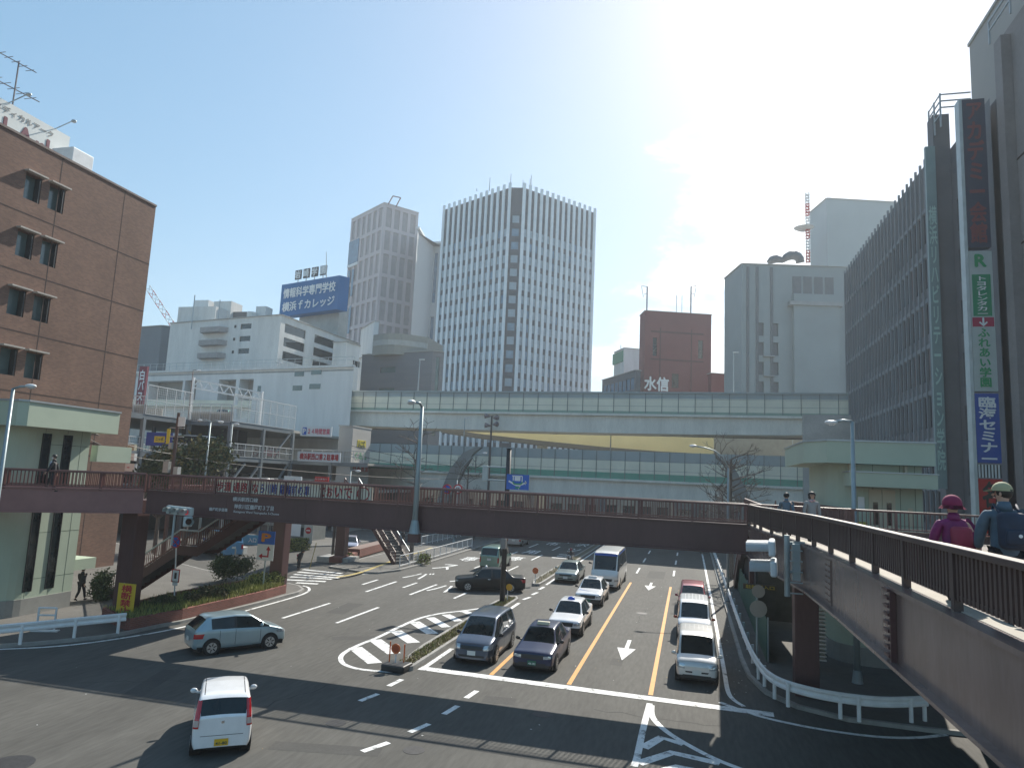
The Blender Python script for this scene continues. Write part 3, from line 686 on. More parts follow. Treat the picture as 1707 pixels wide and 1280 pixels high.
def make_vehicle(name, label, cat, style, colour, loc, rz, L=None, W=None, H=None, plate='white', low=None, mirror=None, group=None, rim=True, taxi=None, ribs=False, cap=None, handle=True, plate_text=None, taillow=False, lights=None):
    S = STY[style]; sl_ = (L or S['L']) / S['L']
    base_w = max(s[1] for s in S['st']); sw = (W / 2 / base_w) if W else 1.0
    base_h = max(s[4] for s in S['st']); sh = (H / base_h) if H else 1.0
    Lc = S['L'] * sl_
    th = thing(name, label, cat, loc, rz, group)
    def prof(s):
        x, w, zb, zs, zr, wr, k = s; zb = .19 + (zb - .2) * .45; w *= sw; wr *= sw; x = x * sl_ - Lc / 2; zs *= sh; zr *= sh
        if zr > zs + 0.22: up = [(wr, zr - .075), (wr - .05, zr - .02), (wr * .5, zr), (0, zr + .012)]
        else: up = [(w * .87, zs + (zr - zs) * .55), (w * .79, zs + (zr - zs) * .8), (w * .42, zr), (0, zr + .012)]
        lo = [(w * .90, zb), (w * .985, zb + .10), (w, lerp(zb, zs, .52)), (w * .985, zs - .07), (w * .95, zs)]
        return [(x, y, z) for (y, z) in lo + up]
    vs = []; fs = []; ms = []; n = len(S['st'])
    for s in S['st']:
        p = prof(s); vs += p + [(a, -b, c) for (a, b, c) in p[:-1][::-1]]
    K = 17
    for i in range(n - 1):
        k = S['st'][i][6]
        for j in range(K - 1):
            jj = j if j < 8 else 15 - j
            m_ = 0
            if jj == 4 and k in 'sw': m_ = 3
            if jj == 4 and k == 'p' and i > 2: m_ = 5
            if jj in (6, 7) and k == 'w': m_ = 1
            if jj in (6, 7) and k == 'r': m_ = 2
            if jj == 0: m_ = 4 if low else 0
            if low and jj == 1 and low > 1: m_ = 4
            fs.append((i * K + j, i * K + j + 1, (i + 1) * K + j + 1, (i + 1) * K + j)); ms.append(m_)
    for e, fl in ((0, 1), (n - 1, 0)):
        for j in range(8):
            a, b, c, d = e * K + j, e * K + j + 1, e * K + K - 2 - j, e * K + K - 1 - j
            q = (a, b, c, d) if b != c else (a, b, d)
            fs.append(q[::-1] if fl else q); ms.append(4 if (low and j < low) else 0)
    me = bpy.data.meshes.new('body'); me.from_pydata(vs, [], fs)
    for p, m_ in zip(me.polygons, ms): p.material_index = m_
    bm = bmesh.new(); bm.from_mesh(me); bmesh.ops.recalc_face_normals(bm, faces=bm.faces); bm.to_mesh(me); bm.free()
    cr_ = me.attributes.new('crease_edge', 'FLOAT', 'EDGE')
    for e in me.edges:
        a_, b_ = sorted(e.vertices); ja, jb = a_ % K, b_ % K; sa, sb_ = a_ // K, b_ // K
        v_ = 0.0
        if ja == jb and (ja if ja < 9 else 16 - ja) in (4, 5): v_ = .62
        elif ja == jb and (ja if ja < 9 else 16 - ja) in (0, 6): v_ = .35
        elif sa == sb_ and 0 < sa < n - 1:
            ks = {S['st'][sa][6], S['st'][sa - 1][6]}
            if len(ks) > 1 and (ks & {'s', 'w', 'r'}) and min(ja if ja < 9 else 16 - ja, jb if jb < 9 else 16 - jb) >= 4: v_ = .6
            if style == 'sedan' and sa in (1, n - 3) and min(ja if ja < 9 else 16 - ja, jb if jb < 9 else 16 - jb) >= 4: v_ = .4
        elif sa == sb_: v_ = .3
        cr_.data[e.index].value = v_
    tmp = bpy.data.objects.new('body', me); COL.objects.link(tmp)
    for _ in range(6): me.materials.append(None)
    sb = tmp.modifiers.new('s', 'SUBSURF'); sb.levels = 2; sb.render_levels = 2
    dg = bpy.context.evaluated_depsgraph_get(); dg.update()
    em = bpy.data.meshes.new_from_object(tmp.evaluated_get(dg)); bpy.data.objects.remove(tmp)
    V = [v.co.copy() for v in em.vertices]; F = [(list(p.vertices), p.material_index) for p in em.polygons]
    bvh = BVHTree.FromPolygons(V, [f for f, _ in F])
    def emit(faces, nm, m_):
        ids = {}; vv = []; ff = []
        for f in faces:
            q = []
            for i in f:
                if i not in ids: ids[i] = len(vv); vv.append(V[i])
                q.append(ids[i])
            ff.append(q)
        mb = MB(); mb.v = vv; mb.f = ff; mb.m = [0] * len(ff)
        return mb.build(nm, m_, th, smooth=True, local=True)
    emit([f for f, m_ in F if m_ == 0], 'body', colour)
    if low: emit([f for f, m_ in F if m_ == 4], 'bumper_trim', M_plas)
    pf = [f for f, m_ in F if m_ == 5]
    if pf: emit(pf, 'window_pillars', M_plas)
    for idx, nm in ((1, 'windscreen'), (2, 'rear_window'), (3, 'side_window')):
        todo = [f for f, m_ in F if m_ == idx]
        v2f = {}
        for k, f in enumerate(todo):
            for i in f: v2f.setdefault(i, []).append(k)
        seen = set()
        for k in range(len(todo)):
            if k in seen: continue
            comp = []; st_ = [k]; seen.add(k)
            while st_:
                c = st_.pop(); comp.append(todo[c])
                for i in todo[c]:
                    for q in v2f[i]:
                        if q not in seen: seen.add(q); st_.append(q)
            emit(comp, nm, M_cg)
    bpy.data.meshes.remove(em); bpy.data.meshes.remove(me)
    def patch(nm, d, c4, m_, off=0.008, nx=6, ny=3, kind=None):
        """c4: corner pairs (y,z) for front/rear or (x,z) for sides, in order round the patch"""
        c4 = [Vector(c) for c in c4]; g = []
        for j in range(ny + 1):
            for i in range(nx + 1):
                a = c4[0].lerp(c4[1], i / nx); b = c4[3].lerp(c4[2], i / nx); p = a.lerp(b, j / ny)
                if d == 'front': o_, dr = Vector((9, p.x, p.y)), Vector((-1, 0, 0))
                elif d == 'rear': o_, dr = Vector((-9, p.x, p.y)), Vector((1, 0, 0))
                elif d == 'left': o_, dr = Vector((p.x, 5, p.y)), Vector((0, -1, 0))
                elif d == 'right': o_, dr = Vector((p.x, -5, p.y)), Vector((0, 1, 0))
                else: o_, dr = Vector((p.x, p.y, 5)), Vector((0, 0, -1))
                h = bvh.ray_cast(o_, dr)
                g.append((h[0] + h[1] * off) if h[0] is not None else None)
        mb = MB(); W_ = nx + 1
        idx = {}
        for k, p in enumerate(g):
            if p is not None: idx[k] = len(mb.v); mb.v.append(p)
        for j in range(ny):
            for i in range(nx):
                q = (j * W_ + i, j * W_ + i + 1, (j + 1) * W_ + i + 1, (j + 1) * W_ + i)
                if all(t in idx for t in q):
                    mb.f.append([idx[t] for t in q]); mb.m.append(0)
        return mb.build(nm, m_, th, smooth=True, local=True) if mb.f else None
    X = Lc / 2; wmax = base_w * sw
    # wheels and arches
    r = S['r']
    for ax in S['ax']:
        x = ax * sl_ - X
        for s_ in (1, -1):
            y1 = s_ * (wmax + 0.006); y0 = s_ * (wmax - 0.25)
            MB().cyl((x, y0, r + .02), (x, s_ * (wmax + 0.002), r + .02), r + .055, n=24).build('wheel_arch', M_under, th, local=True)
            mb = MB(); mb.cyl((x, s_ * (wmax - .2), r), (x, s_ * (wmax - 0.01), r), r, n=24); mb.cyl((x, s_ * (wmax - 0.01), r), (x, s_ * (wmax + 0.012), r), r, r - .03, n=24)
            w = mb.build('wheel', M_tyre, th, local=True)
            rr = MB(); rr.cyl((x, s_ * (wmax + 0.010), r), (x, s_ * (wmax + 0.018), r), r * .68, n=20)
            ro = rr.build('rim', M_rim if rim else M_chrome, w, local=True)
            sp = MB()
            for k in range(6):
                a = math.pi * k / 3 + .3; c = Vector((x + math.cos(a) * r * .42, s_ * (wmax + 0.020), r + math.sin(a) * r * .42))
                u = Vector((math.cos(a), 0, math.sin(a))); t_ = Vector((-math.sin(a), 0, math.cos(a)))
                sp.add([c + u * r * .2 + t_ * r * .05, c + u * r * .2 - t_ * r * .05, c - u * r * .2 - t_ * r * .09, c - u * r * .2 + t_ * r * .09], [(0, 1, 2, 3)])
            sp.build('rim_openings', M_under, ro, local=True)
    MB().box(-X + .15, X - .15, -wmax + .06, wmax - .06, .17, .34).build('underbody', M_under, th, local=True)
    Z = lambda z: z * sh
    w = wmax
    # fittings
    lt = lights or {}
    hz0, hz1 = lt.get('hl', (.62, .76)); hw = lt.get('hw', .26)
    for s_ in (1, -1):
        patch('headlight', 'front', [(s_ * w * .93, Z(hz0 + .04)), (s_ * (w * .93 - hw), Z(hz0)), (s_ * (w * .93 - hw), Z(hz1 - .03)), (s_ * w * .93, Z(hz1))], M_hl, .012)
        tz0, tz1 = lt.get('tl', (.62, .95) if style != 'sedan' else (.66, .86)); tw = lt.get('tw', .16)
        if style == 'kei': patch('tail_light', 'rear', [(s_ * w * .95, Z(.76)), (s_ * w * .79, Z(.76)), (s_ * w * .735, Z(1.38)), (s_ * w * .86, Z(1.38))], M_tl, .02, 4, 8)
        else: patch('tail_light', 'rear', [(s_ * w * .95, Z(tz0)), (s_ * (w * .93 - tw), Z(tz0)), (s_ * (w * .93 - tw), Z(tz1)), (s_ * w * .95, Z(tz1))], M_tl, .012)
    patch('grille', 'front', [(-w * .5, Z(lt.get('gr', (.56, .70))[0])), (w * .5, Z(lt.get('gr', (.56, .70))[0])), (w * .55, Z(lt.get('gr', (.56, .70))[1])), (-w * .55, Z(lt.get('gr', (.56, .70))[1]))], lt.get('gm', M_plas), .01)
    patch('air_intake', 'front', [(-w * .6, Z(.33)), (w * .6, Z(.33)), (w * .66, Z(.42)), (-w * .66, Z(.42))], M_plas, .01)
    pc = {'white': M_plw, 'green': M_plg, 'yellow': M_ply}[plate]
    for d in ('front', 'rear'):
        zp = lt.get('pz', .47) if d == 'front' else lt.get('rpz', .47 if style == 'kei' else .75)
        o_ = patch('number_plate', d, [(-.17, Z(zp) - .085), (.17, Z(zp) - .085), (.17, Z(zp) + .085), (-.17, Z(zp) + .085)], pc, .03, 2, 2)
        pt = plate_text
        if pt and o_:
            xs = [v.co.x for v in o_.data.vertices]; xx = (max(xs) + .006) if d == 'front' else (min(xs) - .006)
            text(pt, th, (xx, 0, Z(zp) - .02), (0, 1 if d == 'front' else -1, 0), (0, 0, 1), M_lwhite if plate == 'green' else M_platetxt, height=.07, width=.27, bold=.03, name='plate_number', local=True)
    # door gaps, handles, mirrors
    doors = {'hatch': (1.02, 1.66, 2.72), 'kei': (.75, 1.49, 2.45), 'minivan': (1.47, 2.46, 3.4), 'boxvan': (1.49, 2.64, 3.5), 'sedan': (1.45, 2.3, 3.3), 'minibus': (4.6, 5.4, 6.1)}[style]
    for s_, d in ((1, 'left'), (-1, 'right')):
        for dx in doors:
            x = dx * sl_ - X
            patch('door_gap', d, [(x - .008, Z(.34)), (x + .008, Z(.34)), (x + .008, Z(.93)), (x - .008, Z(.93))], M_under, .003, 1, 6)
        if handle:
            for dx in doors[:-1]:
                x = dx * sl_ - X + .16
                patch('door_handle', d, [(x - .09, Z(.80)), (x + .09, Z(.80)), (x + .09, Z(.835)), (x - .09, Z(.835))], colour if handle is True else M_chrome, .022, 2, 1)
        mx_ = (doors[2] if style != 'minibus' else 6.55) * sl_ - X; mz = Z(1.0 if style != 'sedan' else .98) if style != 'minibus' else 1.75
        mb = MB(); mb.ball((mx_, s_ * (w + .075), mz + .03), .105, 12, 8, sc_=(.5, .95, .68)); mb.bar((mx_, s_ * (w - .10), mz - .03), (mx_, s_ * (w + .03), mz), .07, .05)
        mb.build('side_mirror', mirror or colour, th, smooth=True, local=True)
    for k, y in enumerate((-.35, .25)):
        zc0 = [s for s in S['st'] if s[6] == 'w'][0]; x0 = zc0[0] * sl_ - X
        pass
    if ribs:
        for y in (-.45, -.27, -.09, .09, .27, .45):
            patch('roof_rib', 'top', [(-X + .7, y - .012), (X - 1.9, y - .012), (X - 1.9, y + .012), (-X + .7, y + .012)], mat('rib_shadow_grey', (.45, .45, .45), .4, var=0), .004, 8, 1)
    if style == 'kei':
        for y in (-.5, .5):
            patch('roof_channel', 'top', [(-X + .4, y - .01), (X - 1.35, y - .01), (X - 1.35, y + .01), (-X + .4, y + .01)], M_under, .003, 8, 1)
    if taxi:
        h = bvh.ray_cast(Vector((taxi[2] - 0.0, 0, 5)), Vector((0, 0, -1)))
        z0 = h[0].z
        mb = MB()
        if taxi[0] == 'dome': mb.ball((taxi[2], 0, z0 + .02), .16, 12, 8, sc_=(.55, 1.2, .75))
        else: mb.box(taxi[2] - .08, taxi[2] + .08, -.26, .26, z0 - .01, z0 + .12)
        mb.build('roof_sign', taxi[1], th, smooth=taxi[0] == 'dome', bevel=0 if taxi[0] == 'dome' else .02, local=True)
    return th, patch, X, w

M_lwhite = mat('lettering_pale', (0.6, 0.62, 0.6), 0.6, var=0)
N90 = -math.pi / 2
pn_silverblue = paint('paint_silver_blue', (0.33, 0.43, 0.47), .4); pn_white = paint('paint_white', (0.78, 0.79, 0.80), 0.0, .25)
pn_bluegrey = paint('paint_blue_grey', (0.06, 0.085, 0.13), .45); pn_navy = paint('paint_navy', (0.006, 0.016, 0.06), .0, .3, .15); pn_black = paint('paint_black', (0.004, 0.0045, 0.006), .0, .3, .15)
pn_greensilver = paint('paint_green_silver', (0.24, 0.29, 0.28), .6); pn_red = paint('paint_dark_red', (0.22, 0.012, 0.03), .4); pn_mint = paint('paint_mint_silver', (0.20, 0.31, 0.26), .55)
pn_pearl = paint('paint_pearl_white', (0.7, 0.69, 0.66), .1); pn_silver = paint('paint_silver', (0.40, 0.41, 0.43), .7)

make_vehicle('parked_car' if 0 else 'hatchback_car', 'silver-blue hatchback turning beside the brick flower bed, seen from its rear right side', 'car', 'hatch', pn_silverblue,
     (-18.3, 26.7, 0), R_(53), L=3.74, lights={'tl': (.66, .84), 'tw': .13, 'hl': (.6, .75), 'rpz': .58})
kv, kp, kX, kw = make_vehicle('kei_car', 'small white car seen from behind at the lower left, with yellow number plate', 'car', 'kei', pn_white,
     (G(366, 1263).x + 1.7 * math.cos(R_(126)), G(366, 1263).y + 1.7 * math.sin(R_(126)), 0), R_(126), plate='yellow', mirror=None, plate_text='41-80', lights={'tl': (.72, 1.36), 'tw': .05, 'rpz': .40})
for s_ in (1, -1):
    kp('tail_light_lens', 'rear', [(s_ * kw * .93, .81), (s_ * kw * .80, .81), (s_ * kw * .785, .96), (s_ * kw * .915, .96)], M_tlw, .028)
kp('tailgate_gap', 'rear', [(-.52, .56), (.52, .56), (.52, .572), (-.52, .572)], M_under, .004, 6, 1)
kp('emblem', 'rear', [(-.035, .86), (.035, .86), (.035, .92), (-.035, .92)], M_chrome, .01, 2, 2)
make_vehicle('minivan', 'blue-grey minivan waiting at the stop line beside the grassy central reservation', 'car', 'minivan', pn_bluegrey, (-8.45, 30.35, 0), N90 + 0.02, mirror=M_plas,
     lights={'hl': (.60, .82), 'hw': .30, 'gr': (.62, .76), 'pz': .50})
make_vehicle('taxi', 'dark navy taxi with cream roof sign waiting first at the stop line', 'taxi', 'sedan', pn_navy, (-5.88, 30.25, 0), N90, plate='green', plate_text='46-81', mirror=M_plas, low=1, taxi=('box', mat('sign_cream', (.7, .66, .5), .5, var=0), .25), lights={'hl': (.58, .72), 'hw': .34, 'gr': (.56, .72), 'pz': .42})
make_vehicle('taxi', 'white taxi with blue roof lamp, directly behind the dark navy taxi', 'taxi', 'sedan', pn_white, (-5.82, 37.1, 0), N90, plate='green', mirror=M_plas, low=2, taxi=('dome', mat('lamp_blue', (.03, .12, .6), .3, var=0), .25), lights={'hl': (.58, .72), 'hw': .32, 'gr': (.54, .72), 'pz': .42})
tx, tp_, tX, tw_ = make_vehicle('taxi', 'white taxi with blue swoosh on its bonnet, in front of the minibus', 'taxi', 'sedan', pn_white, (-5.88, 45.9, 0), N90, plate='green', mirror=M_plas, low=2, taxi=('box', mat('sign_white', (.7, .7, .7), .5, var=0), .25), lights={'hl': (.58, .72), 'hw': .32, 'gr': (.54, .72), 'pz': .42})
tp_('bonnet_stripe', 'top', [(1.45, -.65), (1.6, -.65), (2.0, .45), (2.1, .55)], M_blue, .006, 8, 2)
make_vehicle('sedan_car', 'pale green-silver sedan beside the central reservation, ahead of the motorcyclist', 'car', 'sedan', pn_greensilver, (-8.8, 54.9, 0), N90, W=1.76, L=4.75, H=1.42, lights={'hl': (.58, .70), 'hw': .34, 'gr': (.58, .70)})
bus, bp_, bX, bw = make_vehicle('minibus', 'white minibus with blue trim above its windscreen, among the waiting traffic', 'bus', 'minibus', pn_pearl, (-5.75, 54.4, 0), N90, mirror=M_plas, handle=False, lights={'hl': (.62, .78), 'hw': .26, 'gr': (.62, .80), 'pz': .5, 'tl': (.8, 1.2)})
bp_('trim_band', 'front', [(-.82, 2.30), (.82, 2.30), (.80, 2.45), (-.80, 2.45)], M_blue, .02, 8, 2)
for d, s_ in (('left', 1), ('right', -1)): bp_('trim_band', d, [(-bX + .3, 2.36), (bX - .75, 2.36), (bX - .75, 2.46), (-bX + .3, 2.46)], M_blue, .012, 14, 1)
make_vehicle('car', 'dark red car, last of the three cars in the right-hand lane', 'car', 'minivan', pn_red, (0.28, 46.2, 0), N90, L=4.5, W=1.78, H=1.58, lights={'hl': (.6, .78)})
make_vehicle('minivan', 'white minivan between the dark red car and the front white car', 'car', 'boxvan', pn_white, (0.32, 38.7, 0), N90, L=4.5, W=1.7, H=1.78, ribs=True, mirror=mat('mirror_orange_red', (.3, .06, .03), .4, var=0), lights={'hl': (.68, .86)})
make_vehicle('compact_van', 'silvery white compact car with ribbed roof, first in the right-hand lane', 'car', 'boxvan', paint('paint_silver_white', (0.62, 0.62, 0.61), .25), (0.36, 30.75, 0), N90, L=3.72, W=1.62, H=1.71, ribs=True, low=1, lights={'hl': (.64, .86), 'hw': .30, 'gr': (.50, .56), 'pz': .52})
make_vehicle('taxi', 'black sedan turning across the road beside the dark signal pole', 'taxi', 'sedan', pn_black, (-12.95, 46.75, 0), math.atan2(-1.1, -3.2), plate='green', handle='chrome', taxi=('dome', M_white, .3), lights={'hl': (.58, .72)})
make_vehicle('minivan', 'mint green minivan driving away behind the black sedan', 'car', 'boxvan', pn_mint, (-15.85, 58.9, 0), math.pi / 2, lights={'tl': (.6, 1.0), 'rpz': .85, 'tw': .08})
make_vehicle('sedan_car', 'silver sedan far up the left carriageway, partly behind the dark signal pole', 'car', 'sedan', pn_silver, (-18.9, 79.5, 0), math.pi / 2, H=1.4)
make_vehicle('car', 'dark car farthest up the left carriageway, just under the footbridge girder', 'car', 'minivan', pn_black, (-22.6 + 2.2, 92.5, 0), math.pi / 2, H=1.6)
make_vehicle('hatchback_car', 'pale lilac-silver car waiting in the side street behind the brick planter', 'car', 'hatch', paint('paint_lilac', (.42, .42, .5), .4), (-30.9, 61.6, 0), math.atan2(-3.3, 1.2) + .1, lights={'hl': (.6, .75)})
# ------------------------------------------------------------------ buildings
def V2(p): return Vector((p[0], p[1]))
def block(name, label, Lp, Cp, Rp, z1, wm, sl=None, sr=None, pm=None, z0=0.0, recess=0.3, roofm=None, parapet=0.5, group=None, cat='building'):
    """four-sided building; Lp-Cp is the face on the left of corner Cp, Cp-Rp the one on its right"""
    Lp, Cp, Rp = V2(Lp), V2(Cp), V2(Rp); Dp = Lp + Rp - Cp
    th = thing(name, label, cat, (Cp.x, Cp.y, 0), 0, group)
    wall = MB(); st = None
    for (a, b, spec) in ((Lp, Cp, sl), (Cp, Rp, sr), (Rp, Dp, None), (Dp, Lp, None)):
        c, r = (spec or ([], []))[:2]
        skip = spec[2] if spec and len(spec) > 2 else None
        st = facade(th, a, b, z0, z1, c, r, wm, pm or M_glass, recess, wall, state=st, skip=skip)
    wall.build('wall', wm, th); flush(st, th)
    rf = MB(); cx_, cy_ = (Lp + Rp) / 2, None
    ctr = (Lp + Rp) / 2
    q = [p.lerp(ctr, 0.004) for p in (Lp, Cp, Rp, Dp)]
    rf.prism([tuple(p) for p in q], z1 - parapet - 0.2, z1 - parapet)
    rf.build('roof', roofm or M_conc, th)
    if parapet > 0:
        cp = MB()
        for a, b in ((Lp, Cp), (Cp, Rp), (Rp, Dp), (Dp, Lp)): cp.wall(a, b, z1 - 0.001, z1 + 0.12, 0.5)
        cp.build('coping', roofm or M_conc, th)
    return th, Dp
def even(n, L_, w, margin=1.0):
    """n openings of width w spread over L_"""
    gap = (L_ - 2 * margin - n * w) / max(1, n - 1) if n > 1 else 0
    return [(margin + i * (w + gap), margin + i * (w + gap) + w) for i in range(n)]
def rows(z0, n, step, h): return [(z0 + i * step, z0 + i * step + h) for i in range(n)]
def ln(a, b): return (V2(b) - V2(a)).length

# ---- brown brick building on the left
def brick_mat(name, c1, c2, mortar):
    m = bpy.data.materials.new(name); m.use_nodes = True; n = m.node_tree.nodes; l = m.node_tree.links; b = n['Principled BSDF']
    t = n.new('ShaderNodeTexCoord'); sx = n.new('ShaderNodeSeparateXYZ'); cb_ = n.new('ShaderNodeCombineXYZ'); ad = n.new('ShaderNodeMath'); ad.operation = 'ADD'
    l.new(t.outputs['Object'], sx.inputs[0]); l.new(sx.outputs['X'], ad.inputs[0]); l.new(sx.outputs['Y'], ad.inputs[1])
    l.new(ad.outputs[0], cb_.inputs['X']); l.new(sx.outputs['Z'], cb_.inputs['Y'])
    br = n.new('ShaderNodeTexBrick'); br.inputs['Scale'].default_value = 1.0; br.inputs['Brick Width'].default_value = 0.24; br.inputs['Row Height'].default_value = 0.08
    br.inputs['Mortar Size'].default_value = 0.008; br.inputs['Color1'].default_value = (*c1, 1); br.inputs['Color2'].default_value = (*c2, 1); br.inputs['Mortar'].default_value = (*mortar, 1)
    l.new(cb_.outputs[0], br.inputs['Vector'])
    no = n.new('ShaderNodeTexNoise'); no.inputs['Scale'].default_value = 0.35; no.inputs['Detail'].default_value = 7
    l.new(t.outputs['Object'], no.inputs['Vector'])
    r = n.new('ShaderNodeMapRange'); r.inputs['From Min'].default_value = .3; r.inputs['From Max'].default_value = .7; r.inputs['To Min'].default_value = .82; r.inputs['To Max'].default_value = 1.15
    l.new(no.outputs['Fac'], r.inputs['Value']); mu = n.new('ShaderNodeVectorMath'); mu.operation = 'SCALE'
    l.new(br.outputs['Color'], mu.inputs[0]); l.new(r.outputs[0], mu.inputs['Scale']); l.new(mu.outputs[0], b.inputs['Base Color']); b.inputs['Roughness'].default_value = .85
    return m
M_brick = brick_mat('brown_brick', (0.215, 0.113, 0.075), (0.15, 0.076, 0.054), (0.15, 0.12, 0.1))
M_seam = mat('joint_dark', (0.06, 0.04, 0.035), 0.9, var=0)
XB = -39.5
cbr = atX(260, 345, XB); zb1 = cbr.z
ytop, y0b = cbr.y, 8.0
Lb = cbr.y - y0b
wp = [((42, 288), (68, 335)), ((84, 307), (105, 354))]
th = thing('brick_building', 'tall brown brick office building on the left with hooded narrow windows', 'building', (XB, cbr.y, 0))
# window columns measured on the wall: pairs repeat along it
ya, yb = atX(44, 290, XB).y, atX(66, 335, XB).y; yc, yd = atX(84, 307, XB).y, atX(105, 352, XB).y
z_top, z_bot = atX(55, 292, XB).z, atX(52, 335, XB).z
cols = sorted([(ya - y0b, yb - y0b), (yc - y0b, yd - y0b), (ya - 9.2 - y0b, yb - 9.2 - y0b), (yc - 9.2 - y0b, yd - 9.2 - y0b), (ya - 14 - y0b, yb - 14 - y0b)])
zt2 = atX(40, 385, XB).z; step = z_top - zt2
rws = [(z_bot - step * k, z_top - step * k) for k in range(0, 5)]
M_wgl = glass('window_glass_blind', (0.10, 0.15, 0.15), 0.15)
stt = facade(th, (XB, y0b), (XB, cbr.y), 0, zb1, cols, rws, M_brick, M_wgl, recess=0.45)
wl = MB(); wl.add([(XB, cbr.y, 0), (XB - 30, cbr.y, 0), (XB - 30, cbr.y, zb1), (XB, cbr.y, zb1)], [(0, 1, 2, 3)]); wl.add([(XB, y0b, 0), (XB - 30, y0b, 0), (XB - 30, y0b, zb1), (XB, y0b, zb1)], [(3, 2, 1, 0)])
wl.add([(XB - 30, y0b, 0), (XB - 30, cbr.y, 0), (XB - 30, cbr.y, zb1), (XB - 30, y0b, zb1)], [(3, 2, 1, 0)])
wl.build('wall', M_brick, th)
MB().box(XB - 30, XB - .3, y0b, cbr.y - .3, zb1 - .5, zb1 - .3).build('roof', M_conc, th)
MB().box(XB - .4, XB + .06, y0b, cbr.y + .03, zb1, zb1 + .14).build('coping', mat('coping_brown', (.12, .08, .07), .6), th)
M_hood = mat('hood_stone', (.42, .38, .34), .7)
for (c0, c1) in cols:
    for (r0, r1) in rws:
        MB().box(XB, XB + .34, y0b + c0 - .14, y0b + c1 + .14, r1 + .05, r1 + .14).build('window_hood', M_hood, th)
        MB().box(XB - .4, XB - .02, y0b + c1 - .14, y0b + c1 - .04, r0 + .02, r1 - .02).build('window_frame', M_plas, th)
sm = MB()
for k in range(1, 12): 
    y = cbr.y - 3.0 - (k - 1) * 5.2
    if y > y0b: sm.box(XB, XB + .006, y - .03, y + .03, .5, zb1 - .02)
for k in range(6): sm.box(XB, XB + .008, y0b, cbr.y, z_bot - .95 - step * k, z_bot - .88 - step * k)
sm.build('movement_joint', M_seam, th)
# rooftop sign board, seen from its face towards the road
ps = [atX(0, 162, XB - 3.0), atX(117, 229, XB - 3.0)]
sb = thing('rooftop_sign', 'white rooftop billboard with grey Japanese text and dark red letters', 'sign', (XB - 3, ps[1].y, zb1))
zs1 = ps[1].z; ys0 = ps[1].y - 16
MB().box(XB - 3.3, XB - 3.0, ys0, ps[1].y, zb1 - .2, zs1).build('board', mat('board_white', (.62, .64, .62), .6, var=.05), sb)
lm_ = MB()
for k in range(5): lm_.bar((XB - 3.3, ys0 + 1 + k * 3.5, zb1 - .3), (XB - 4.6, ys0 + 1 + k * 3.5, zb1 + .4), .12); lm_.bar((XB - 3.35, ys0 + 1 + k * 3.5, zb1 + .8), (XB - 4.8, ys0 + 1 + k * 3.5, zb1 - .3), .08)
lm_.build('frame', M_steel, sb)
M_tgrey = mat('lettering_grey', (.2, .2, .2), .6, var=0); M_tmaroon = mat('lettering_maroon', (.13, .015, .04), .6, var=0)
text('医療系専門予備校 メディカルアーク', sb, (XB - 2.985, ps[1].y - 5.6, zs1 - .55), (0, 1, 0), (0, 0, 1), M_tgrey, height=.46, width=8.6, bold=.03)
text('Medical Ark', sb, (XB - 2.985, ps[1].y - 5.6, zs1 - 1.75), (0, 1, 0), (0, 0, 1), M_tmaroon, height=1.45, width=9.6, bold=.035)
for k in range(4):
    y = ps[1].y - 1.2 - k * 3.4
    m_ = MB(); m_.bar((XB - 3, y, zs1), (XB - 1.6, y, zs1 + .45), .05); m_.ball((XB - 1.5, y, zs1 + .42), .16, sc_=(1.2, 1, .7)); m_.build('floodlight', M_steel, sb)
th_a = thing('antenna', 'thin television antenna mast with two crossed rods above the billboard', 'antenna', tuple(atX(22, 168, XB - 3.1)))
b0 = atX(22, 168, XB - 3.1); b1 = atX(32, 104, XB - 3.1); 
a_ = MB(); a_.cyl((b0.x, b0.y, b0.z - .6), (b0.x, b0.y, b1.z), .05, n=6); a_.bar((b0.x - .2, b0.y - 1.6, b1.z - .1), (b0.x + .2, b0.y + 1.1, b1.z - .1), .045); a_.bar((b0.x - .2, b0.y - 1.6, b1.z - 1.9), (b0.x + .2, b0.y + 1.6, b1.z - 1.9), .05)
for k in range(5): a_.bar((b0.x - .35, b0.y - 1.2 + k * .5, b1.z - .1), (b0.x + .35, b0.y - 1.2 + k * .5, b1.z - .1), .03); a_.bar((b0.x - .5, b0.y - 1.3 + k * .6, b1.z - 1.9), (b0.x + .5, b0.y - 1.3 + k * .6, b1.z - 1.9), .03)
a_.build('mast', mat('antenna_metal', (.15, .14, .15), .5, metal=.4), th_a)
u = MB(); q_ = atX(128, 262, XB - 1.5); u.box(XB - 2.8, XB - 1.0, q_.y - .8, q_.y + .9, zb1 - .3, q_.z + .35)
tag(u.build('ventilation_unit', M_white, bevel=.05), 'small pale ventilation box on the brick building roof edge', 'vent')
# low canopy and pavement beside the brick wall
cn = MB(); p1, p2 = atX(145, 748, XB + 1.6), atX(183, 752, XB + 1.6)

